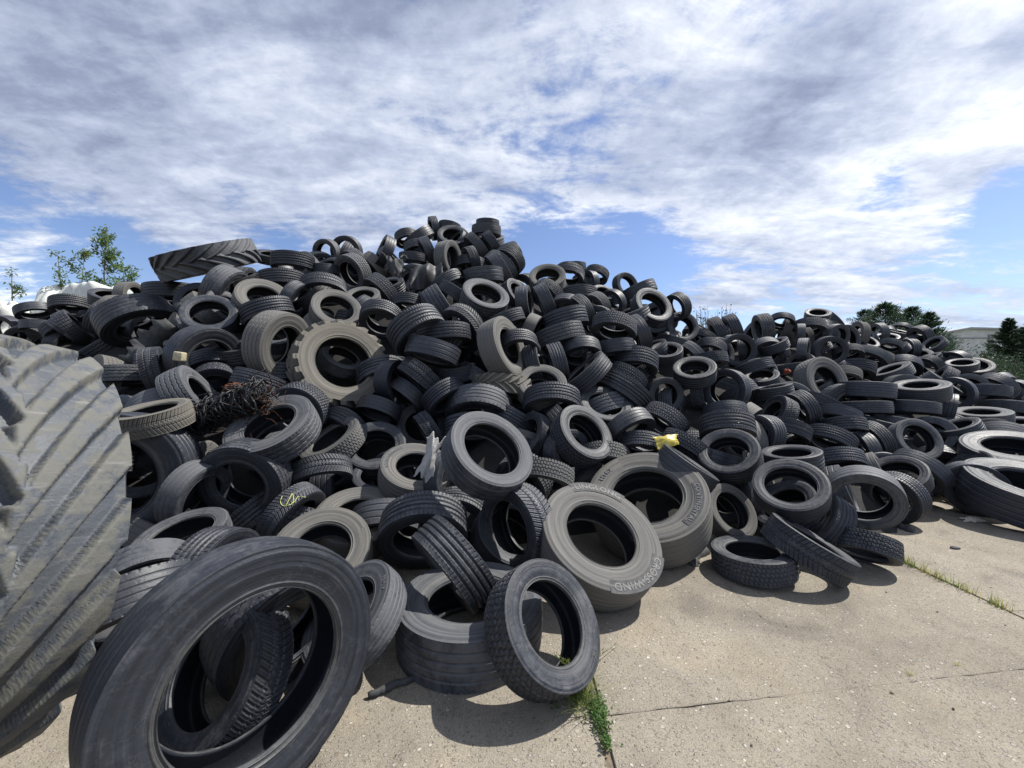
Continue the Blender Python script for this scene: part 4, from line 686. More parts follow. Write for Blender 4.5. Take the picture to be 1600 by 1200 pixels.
D 0.615 -1.256 8.775 4.663 -0.632 -0.567 0.529 1 1.006 0.99||car tyre|dark smooth car tyre tilted, third up and right of the black film|car tyres in the heap|1
D 0.53 1.735 8.632 3.691 -0.838 -0.537 -0.1 1 1.117 1.01||car tyre|dark smooth car tyre upright, fourth up and left of the tipped skyline tyre|car tyres in the heap|1
A 0.616 7.012 8.878 2.25 -0.499 0.124 0.858 1 0.989 0.99||car tyre|dark ribbed car tyre lying flat, second above the tan upright tyre|car tyres in the heap|1
D 0.629 6.133 8.154 1.813 -0.86 -0.369 0.354 3 1.009 1.05||car tyre|grey-brown smooth car tyre tilted, nearest up and right of the orange scrap|car tyres in the heap|1
D 0.546 -4.582 5.36 2.152 -0.537 -0.838 -0.099 0 0.998 1.05||car tyre|black smooth car tyre upright, nearest above the pale block|car tyres in the heap|1
A 0.605 7.193 9.603 2.586 -0.891 -0.307 -0.334 3 0.943 0.99||car tyre|grey-brown ribbed car tyre upright, third up and right of the orange scrap|car tyres in the heap|1
D 0.59 -2.915 5.751 2.323 0.89 -0.093 -0.447 3 0.976 0.98||car tyre|grey-brown smooth car tyre tilted, second up and left of the round tractor tyre|car tyres in the heap|1
B 0.649 4.682 6.448 1.205 -0.201 -0.888 0.414 2 1.005 0.96||car tyre|dusty V-treaded car tyre tilted, nearest down and right of the orange scrap|car tyres in the heap|1
A 0.525 -1.497 9.227 5.174 -0.176 -0.025 -0.984 1 1.057 0.99||car tyre|dark ribbed car tyre lying flat, fourth above the black film|car tyres in the heap|1
D 0.568 -0.562 8.936 5.128 -0.019 0.144 -0.989 1 1.05 1.02||car tyre|dark smooth car tyre lying flat, nearest up and left of the twiggy bushes|car tyres in the heap|1
D 0.608 0.148 4.526 0.826 -0.31 -0.283 -0.908 3 1.044 1.05||car tyre|grey-brown smooth car tyre lying flat, second right of the white rag|car tyres in the heap|1
C 0.666 -4.011 3.958 1.083 -0.359 -0.881 0.309 0 0.965 1.04||car tyre|black block-treaded car tyre upright, second down and left of the pale block|car tyres in the heap|1
A 0.592 0.244 5.418 1.772 0.535 -0.474 -0.699 1 1.068 0.99||car tyre|dark ribbed car tyre tilted, sixth down and right of the mid-slope ring tyre|car tyres in the heap|1
B 0.546 -4.414 6.431 3.168 0.993 0.11 -0.035 2 1.02 0.91||car tyre|dusty V-treaded car tyre upright, nearest right of the crest tractor tyre|car tyres in the heap|1
A 0.633 -3.901 7.842 3.845 0.662 -0.658 -0.359 1 1.037 1.08||car tyre|dark ribbed car tyre tilted, ninth right of the crest tractor tyre|car tyres in the heap|1
D 0.547 -1.241 6.216 2.851 -0.07 0.047 -0.996 1 1.072 0.97||car tyre|dark smooth car tyre lying flat, second down and right of the black film|car tyres in the heap|1
C 0.665 1.999 6.182 1.632 0.444 -0.144 -0.884 1 1.023 0.98||car tyre|dark block-treaded car tyre lying flat, nearest left of the shelf-like tyre|car tyres in the heap|1
C 0.655 -9.459 7.872 2.561 0.47 0.364 -0.804 0 1.038 1||car tyre|black block-treaded car tyre lying flat, seventh down and left of the white sheeting|car tyres in the heap|1
D 0.665 1.092 5.622 1.624 0.962 -0.005 -0.271 3 0.962 1.05||car tyre|grey-brown smooth car tyre upright, sixth down and left of the tipped skyline tyre|car tyres in the heap|1
B 0.542 1.956 8.249 3.375 0.204 -0.66 0.723 1 1.009 0.94||car tyre|dark V-treaded car tyre tilted, second left of the tipped skyline tyre|car tyres in the heap|1
D 0.54 9.72 10.545 2.549 0.055 -0.683 0.729 1 0.955 1.06||car tyre|dark smooth car tyre tilted, third down and left of the pointed evergreens|car tyres in the heap|1
D 0.676 6.757 9.614 2.505 -0.844 -0.388 -0.37 3 0.99 1.01||car tyre|grey-brown smooth car tyre tilted, nearest above the orange scrap|car tyres in the heap|1
D 0.608 13.842 13.686 3.293 -0.712 -0.271 -0.648 1 0.955 0.9||car tyre|dark smooth car tyre tilted, nearest below the pointed evergreens|car tyres in the heap|0
A 0.664 3.065 7.79 2.694 0.728 -0.422 0.54 1 1.043 1.03||car tyre|dark ribbed car tyre tilted, nearest down and right of the tipped skyline tyre|car tyres in the heap|1
B 0.643 -2.313 3.936 0.747 0.984 0.08 0.161 2 1.028 0.96||car tyre|dusty V-treaded car tyre upright, nearest down and right of the black shredded tyre|car tyres in the heap|1
A 0.6 -3.714 3.366 0.87 0.005 -0.234 -0.972 2 1.016 0.92||car tyre|dusty ribbed car tyre lying flat, third down and left of the black shredded tyre|car tyres in the heap|1
B 0.558 -7.755 7.166 2.605 0.058 -0.563 -0.824 1 0.997 1.03||car tyre|dark V-treaded car tyre lying flat, nearest below the white sheeting|car tyres in the heap|1
B 0.597 10.582 9.785 2.013 -0.512 0.165 0.843 1 0.96 0.96||car tyre|dark V-treaded car tyre lying flat, third down and left of the pale warehouse|car tyres in the heap|1
A 0.629 0.883 6.013 2.117 -0.465 -0.776 0.427 2 0.977 1||car tyre|dusty ribbed car tyre tilted, fifth down and left of the tipped skyline tyre|car tyres in the heap|1
A 0.562 11.288 11.222 2.403 -0.644 0.176 0.744 1 0.934 0.95||car tyre|dark ribbed car tyre tilted, fourth below the pointed evergreens|car tyres in the heap|1
A 0.561 -6.549 6.417 2.689 0.996 0.087 0.026 3 1 1.06||car tyre|grey-brown ribbed car tyre upright, nearest down and right of the white sheeting|car tyres in the heap|1
A 0.592 8.779 10.497 3.119 -0.683 0.446 -0.578 1 1.011 1.04||car tyre|dark ribbed car tyre tilted, second left of the pointed evergreens|car tyres in the heap|1
A 0.597 3.779 5.356 0.663 0.242 -0.782 -0.574 1 0.982 0.97||car tyre|dark ribbed car tyre tilted, fourth down and left of the tan upright tyre|car tyres in the heap|1
C 0.582 0.023 5.216 1.306 0.328 -0.525 0.786 1 0.984 1.06||car tyre|dark block-treaded car tyre tilted, fifth up and right of the white rag|car tyres in the heap|1
A 0.627 5.745 5.929 0.667 0.144 -0.219 0.965 1 0.993 1.05||car tyre|dark ribbed car tyre lying flat, fourth up and left of the dark oval stone|car tyres in the heap|1
D 0.572 1.654 8.876 3.751 -0.754 -0.184 -0.63 1 0.969 1||car tyre|dark smooth car tyre tilted, fifth up and left of the tipped skyline tyre|car tyres in the heap|1
A 0.606 12.907 12.29 2.68 0.016 -0.949 -0.314 1 1.023 1||car tyre|dark ribbed car tyre upright, second down and right of the pointed evergreens|car tyres in the heap|0
C 0.672 -3.651 7.589 3.721 -0.136 -0.63 0.765 1 0.98 1.07||car tyre|dark block-treaded car tyre tilted, ninth left of the black film|car tyres in the heap|1
D 0.634 13.612 13.568 3.136 -0.074 0.4 -0.914 0 1.005 1.07||car tyre|black smooth car tyre lying flat, second below the pointed evergreens|car tyres in the heap|0
B 0.554 -3.458 5.494 2.037 0.033 -0.974 0.224 3 0.924 0.93||car tyre|grey-brown V-treaded car tyre upright, second left of the round tractor tyre|car tyres in the heap|1
C 0.651 11.522 10.932 2.2 -0.343 -0.422 0.839 2 1.027 0.97||car tyre|dusty block-treaded car tyre lying flat, third down and right of the pointed evergreens|car tyres in the heap|1
A 0.545 -5.207 5.958 2.324 -0.555 -0.796 0.241 3 1.036 0.95||car tyre|grey-brown ribbed car tyre upright, nearest up and right of the torn tread strip|car tyres in the heap|1
C 0.544 2.324 4.999 0.672 -0.112 -0.72 -0.684 2 1.002 1.07||car tyre|dusty block-treaded car tyre tilted, second right of the yellow bag|car tyres in the heap|1
C 0.571 -4.146 6.209 3.142 0.337 0.394 -0.855 3 0.983 1.02||car tyre|grey-brown block-treaded car tyre lying flat, second right of the crest tractor tyre|car tyres in the heap|1
A 0.565 2.823 4.357 0.51 -0.769 0.54 -0.341 3 1.027 0.89||car tyre|grey-brown ribbed car tyre upright, third above the low black tyre|car tyres in the heap|1
C 0.636 8.414 8.829 1.925 -0.604 -0.391 -0.694 0 0.988 0.96||car tyre|black block-treaded car tyre tilted, fourth right of the tan upright tyre|car tyres in the heap|1
U 0.882 -0.256 2.337 0.136 0.002 -0.001 1 2 0.995 1|flat_truck|truck tyre|wide worn truck tyre lying flat on the concrete with a ribbed tyre stuck in it|truck tyres in the heap|1
U 0.912 0.633 2.859 0.372 0.225 -0.522 0.823 3 0.995 0.91|cross_wind|truck tyre|grey truck tyre on the ground with LINGLONG and CROSS-WIND lettering|truck tyres in the heap|1
U 1.07 1.253 3.527 0.424 -0.287 -0.457 0.842 3 1.015 1.05|twin_lettered|truck tyre|grey truck tyre with HTR2 and CONTINENTAL lettering behind the CROSS-WIND tyre|truck tyres in the heap|1
T 0.662 -1.177 1.96 0.341 0.8 -0.528 -0.285 1 0.996 0.98|shade_two|truck tyre|dark ribbed truck tyre behind the right side of the big foreground tyre|truck tyres in the heap|1
K 1.184 -2.18 4.888 1.747 0.648 -0.674 0.355 4 1.013 0.97|tractor|tractor tyre|round pale muddy tractor tyre with notched lugs and another tyre showing inside|tractor tyres on the heap|1
T 0.756 -2.149 3.467 1.124 -0.114 -0.596 0.794 2 1.002 0.97|long_rib_truck|truck tyre|wide ribbed truck tyre tipped over below the black shredded carcass|truck tyres in the heap|1
U 1.117 5.644 4.134 0.322 -0.029 -0.281 0.959 0 1.007 1.03|right_big_front|truck tyre|very large smooth truck tyre at the picture edge, the one resting on the concrete|truck tyres in the heap|1
T 0.71 -2.278 3.274 0.722 0.049 -0.967 -0.248 1 1.012 0.93|zigzag|truck tyre|upright truck tyre with zigzag grooves above the tyre with the yellow mark|truck tyres in the heap|1
U 0.589 -0.883 2.148 0.255 -0.481 -0.412 0.774 2 0.992 0.89|nav_truck|truck tyre|worn tyre with the letters NAV, half hidden by the big foreground tyre|truck tyres in the heap|1
U 0.691 -1.381 2.786 0.302 0.144 -0.563 0.814 3 0.988 1||truck tyre|grey-brown smooth truck tyre lying flat, nearest down and right of the yellow painted tyre|truck tyres in the heap|1
M 1.586 -5.372 6.837 3.682 0.206 0.384 -0.9 2 0.991 0.92|crest_tractor|tractor tyre|dusty tractor tyre with slanted lugs tilted on the crest against the sky|tractor tyres on the heap|1
U 1.018 -3.109 3.05 0.812 0.295 -0.954 0.048 1 0.991 1.02|dark_opening|truck tyre|big dark truck tyre with a black opening right beside the huge tractor tyre|truck tyres in the heap|1
U 1.003 -6.03 6.204 2.508 0.588 -0.126 -0.799 1 0.986 1.08|big_left_truck|truck tyre|large smooth truck tyre leaning beside the long torn tread strip|truck tyres in the heap|1
T 0.844 -2.852 4.716 1.992 0.966 -0.192 -0.171 3 0.997 0.98|dusty_truck|truck tyre|dusty truck tyre partly behind the round pale lugged tractor tyre|truck tyres in the heap|1
U 0.662 -2.196 2.203 0.276 0.496 -0.332 -0.803 0 1.006 1.08|shade_truck|truck tyre|dark smooth truck tyre in the shade between the huge tractor tyre and the foreground tyre|truck tyres in the heap|1
T 0.707 -0.94 3.741 0.664 0.257 -0.399 0.88 3 0.993 0.99|long_haul|truck tyre|muddy truck tyre with LONG HAUL lettering under the white rag|truck tyres in the heap|1
U 0.799 -3.76 4.728 1.836 0.904 -0.358 -0.235 1 1.007 0.99|broken|truck tyre|grey tyre with a broken rim holding a small pale block|truck tyres in the heap|1
U 0.8 -0.112 4.868 1.962 0.84 -0.451 0.302 3 1.01 1.02||truck tyre|grey-brown smooth truck tyre upright, nearest below the mid-slope ring tyre|truck tyres in the heap|1
U 0.972 6.526 4.979 0.605 -0.203 -0.214 0.955 0 0.996 0.89|right_big|truck tyre|very large worn truck tyre tilted at the picture edge, the one behind|truck tyres in the heap|1
U 0.849 -0.4 4.668 1.172 -0.055 -0.615 -0.786 2 1.046 1||truck tyre|dusty smooth truck tyre tilted, second up and right of the white rag|truck tyres in the heap|1
T 0.682 -3.247 3.913 1.386 0.816 0.307 0.489 2 1.036 1.01||truck tyre|dusty ribbed truck tyre tilted, nearest below the pale block|truck tyres in the heap|1
U 0.709 -1.337 3.321 0.338 0.191 -0.384 0.903 3 1.023 1||truck tyre|grey-brown smooth truck tyre lying flat, nearest right of the yellow painted tyre|truck tyres in the heap|1
T 0.905 5.534 6.884 1.509 0.196 -0.939 0.281 3 0.991 1|tan_truck|truck tyre|tan truck tyre standing upright with its opening to the right, next to the orange scrap|truck tyres in the heap|1
U 0.719 6.849 6.437 1.377 -0.217 -0.151 0.964 1 0.991 1.08|right_flat|truck tyre|broad flat truck tyre with pale top ring right of the two stacked truck tyres|truck tyres in the heap|1
U 0.754 -3.673 5.669 2.716 0.599 -0.507 0.619 3 1.073 1.05||truck tyre|grey-brown smooth truck tyre tilted, second down and right of the crest tractor tyre|truck tyres in the heap|1
U 0.811 -4.455 5.999 2.93 0.903 0.153 -0.402 2 1 1.07||truck tyre|dusty smooth truck tyre tilted, nearest down and right of the crest tractor tyre|truck tyres in the heap|1
T 0.7 -0.878 4.976 2.152 0.106 -0.088 -0.99 1 0.986 0.93||truck tyre|dark ribbed truck tyre lying flat, nearest right of the big arched tyre|truck tyres in the heap|1
U 0.74 5.882 6.372 1.385 -0.092 -0.054 -0.994 1 0.991 1.08|stacked_top|truck tyre|smooth truck tyre lying flat, upper of two stacked right of the tan upright truck tyre|truck tyres in the heap|1
K 0.742 -0.134 4.865 1.467 -0.063 -0.236 -0.97 4 0.956 1.03||tractor tyre|pale muddy lugged tractor tyre lying flat, fifth below the mid-slope ring tyre|tractor tyres on the heap|1
T 0.765 0.695 5.668 2.193 0.261 -0.132 -0.956 1 0.964 1.03||truck tyre|dark ribbed truck tyre lying flat, fifth down and right of the mid-slope ring tyre|truck tyres in the heap|1
T 0.673 -4.828 4.869 1.62 0.093 -0.093 -0.991 2 0.956 0.96||truck tyre|dusty ribbed truck tyre lying flat, nearest down and left of the torn tread strip|truck tyres in the heap|1
U 0.673 6.514 6.246 1.115 -0.111 -0.072 -0.991 1 0.977 0.89||truck tyre|dark smooth truck tyre lying flat, ninth down and left of the pale warehouse|truck tyres in the heap|1
L 0.611 -7.663 6.728 2.484 0.656 0.456 0.601 1 1.016 0.93|square_tread|truck tyre|grey truck tyre with deep square tread blocks behind the huge tractor tyre|truck tyres in the heap|1
T 0.804 1.258 5.142 1.106 0.246 -0.529 -0.812 2 1.037 0.99||truck tyre|dusty ribbed truck tyre lying flat, third up and left of the yellow bag|truck tyres in the heap|1
U 0.679 7.774 6.353 0.943 -0.165 -0.111 0.98 2 1.027 1.03||truck tyre|dusty smooth truck tyre lying flat, sixth below the pale warehouse|truck tyres in the heap|1
U 0.668 5.625 6.121 1.117 -0.018 -0.127 -0.992 1 0.988 0.9||truck tyre|dark smooth truck tyre lying flat, fourth down and right of the tan upright tyre|truck tyres in the heap|1
U 0.697 9.635 7.808 1.301 -0.148 -0.114 -0.982 1 1.003 1.07||truck tyre|dark smooth truck tyre lying flat, third down and right of the pale warehouse|truck tyres in the heap|1
T 0.704 7.483 7.575 1.689 -0.431 0.101 0.897 2 0.943 0.93||truck tyre|dusty ribbed truck tyre lying flat, fifth right of the tan upright tyre|truck tyres in the heap|1
U 0.903 -6.222 7.129 3.151 0.069 -0.001 -0.998 0 0.968 0.94||truck tyre|black smooth truck tyre lying flat, nearest above the torn tread strip|truck tyres in the heap|1
T 0.674 -3.867 5.014 1.699 0.39 -0.471 -0.792 0 1.016 0.99||truck tyre|black ribbed truck tyre tilted, nearest right of the pale block|truck tyres in the heap|1
T 0.835 -1.11 6.221 2.688 0.837 0.022 0.547 1 1.056 1.06||truck tyre|dark ribbed truck tyre tilted, nearest down and right of the black film|truck tyres in the heap|1
T 0.877 5.644 6.429 1.081 -0.168 -0.984 0.065 1 1.027 1.05||truck tyre|dark ribbed truck tyre upright, nearest down and right of the tan upright tyre|truck tyres in the heap|1
U 0.712 8.091 8.679 2.035 -0.634 -0.145 -0.76 2 0.966 0.94||truck tyre|dusty smooth truck tyre tilted, third up and right of the tan upright tyre|truck tyres in the heap|1
T 0.925 -7.038 6.656 2.145 -0.439 -0.521 0.732 1 1.023 0.9||truck tyre|dark ribbed truck tyre tilted, nearest left of the torn tread strip|truck tyres in the heap|1
T 0.678 4.622 8.634 2.62 -0.912 0.249 -0.326 1 0.9 0.98||truck tyre|dark ribbed truck tyre upright, nearest below the twiggy bushes|truck tyres in the heap|1
T 0.671 -0.737 8.183 4.343 -0.751 -0.094 -0.653 1 1.027 0.91||truck tyre|dark ribbed truck tyre tilted, third above the mid-slope ring tyre|truck tyres in the heap|1
T 0.694 5.017 8.743 2.704 -0.89 0.291 -0.35 1 0.988 1.04||truck tyre|dark ribbed truck tyre tilted, nearest down and right of the twiggy bushes|truck tyres in the heap|1
T 0.717 12.966 12.219 2.916 -0.92 0.137 -0.367 1 0.972 1.06||truck tyre|dark ribbed truck tyre tilted, nearest down and right of the pointed evergreens|truck tyres in the heap|1
T 0.66 -7.166 6.735 2.644 0.81 0.434 -0.394 1 1.042 0.95||truck tyre|dark ribbed truck tyre tilted, second below the white sheeting|truck tyres in the heap|1
T 0.784 -0.261 7.973 3.842 -0.635 -0.316 -0.705 2 0.977 1.05||truck tyre|dusty ribbed truck tyre tilted, second up and right of the mid-slope ring tyre|truck tyres in the heap|1
T 0.667 -0.413 8.418 4.48 -0.824 0.023 -0.566 1 0.983 0.9||truck tyre|dark ribbed truck tyre tilted, fourth above the mid-slope ring tyre|truck tyres in the heap|1
U 0.665 9.019 7.08 1.05 -0.142 -0.138 -0.98 1 0.921 0.95||truck tyre|dark smooth truck tyre lying flat, fourth below the pale warehouse|truck tyres in the heap|1
U 0.689 9.086 6.896 1.041 -0.176 -0.03 -0.984 1 1.039 0.98||truck tyre|dark smooth truck tyre lying flat, fourth down and right of the pale warehouse|truck tyres in the heap|1
T 0.738 2.067 6.817 2.665 -0.364 -0.175 0.915 1 1.015 1.03||truck tyre|dark ribbed truck tyre lying flat, nearest down and left of the tipped skyline tyre|truck tyres in the heap|1
T 0.806 -0.771 5.377 2.068 0.776 -0.055 -0.628 0 0.968 0.97||truck tyre|black ribbed truck tyre tilted, second right of the big arched tyre|truck tyres in the heap|1
T 0.804 -1.906 7.673 3.461 -0.052 -0.944 -0.326 2 1.04 0.94||truck tyre|dusty ribbed truck tyre upright, nearest up and left of the black film|truck tyres in the heap|1
T 0.808 0.264 8.266 3.419 -0.711 -0.652 -0.265 2 1.068 0.92||truck tyre|dusty ribbed truck tyre upright, third up and right of the mid-slope ring tyre|truck tyres in the heap|1
T 0.807 -2.547 6.415 2.435 -0.272 -0.266 -0.925 1 1.007 1||truck tyre|dark ribbed truck tyre lying flat, nearest above the round tractor tyre|truck tyres in the heap|1
T 0.754 -3.944 7.163 3.586 -0.189 -0.869 0.458 2 0.995 1||truck tyre|dusty ribbed truck tyre tilted, seventh right of the crest tractor tyre|truck tyres in the heap|1
T 0.806 6.095 9.649 2.644 -0.95 0.021 0.312 1 0.957 1||truck tyre|dark ribbed truck tyre upright, second down and right of the twiggy bushes|truck tyres in the heap|1
T 0.82 -3.784 8.743 4.291 0.821 0.389 -0.418 1 0.996 1.04||truck tyre|dark ribbed truck tyre tilted, seventh left of the black film|truck tyres in the heap|1
U 0.709 8.366 6.326 0.777 -0.134 -0.072 0.988 2 0.98 1.06||truck tyre|dusty smooth truck tyre lying flat, second up and right of the dark oval stone|truck tyres in the heap|1
T 0.901 -0.626 9.385 4.864 0 -0.502 0.865 2 0.937 1.05||truck tyre|dusty ribbed truck tyre lying flat, fifth above the mid-slope ring tyre|truck tyres in the heap|1
T 0.725 9.298 6.97 0.687 -0.619 -0.039 -0.784 1 1.06 0.97||truck tyre|dark ribbed truck tyre tilted, third up and right of the dark oval stone|truck tyres in the heap|1
T 0.691 -1.668 2.174 0.024 0.322 -0.491 -0.809 0 0.992 1.03|behind_foreground|truck tyre|dark ribbed truck tyre lying in the shade behind the big foreground tyre|truck tyres in the heap|1
T 0.832 8.014 9.879 2.662 -0.807 -0.445 0.389 2 1.021 1.06||truck tyre|dusty ribbed truck tyre tilted, fourth left of the pointed evergreens|truck tyres in the heap|1
T 0.813 6.972 5.751 0.618 -0.75 0.045 0.66 1 0.897 0.89||truck tyre|dark ribbed truck tyre tilted, seventh below the pale warehouse|truck tyres in the heap|1
"""
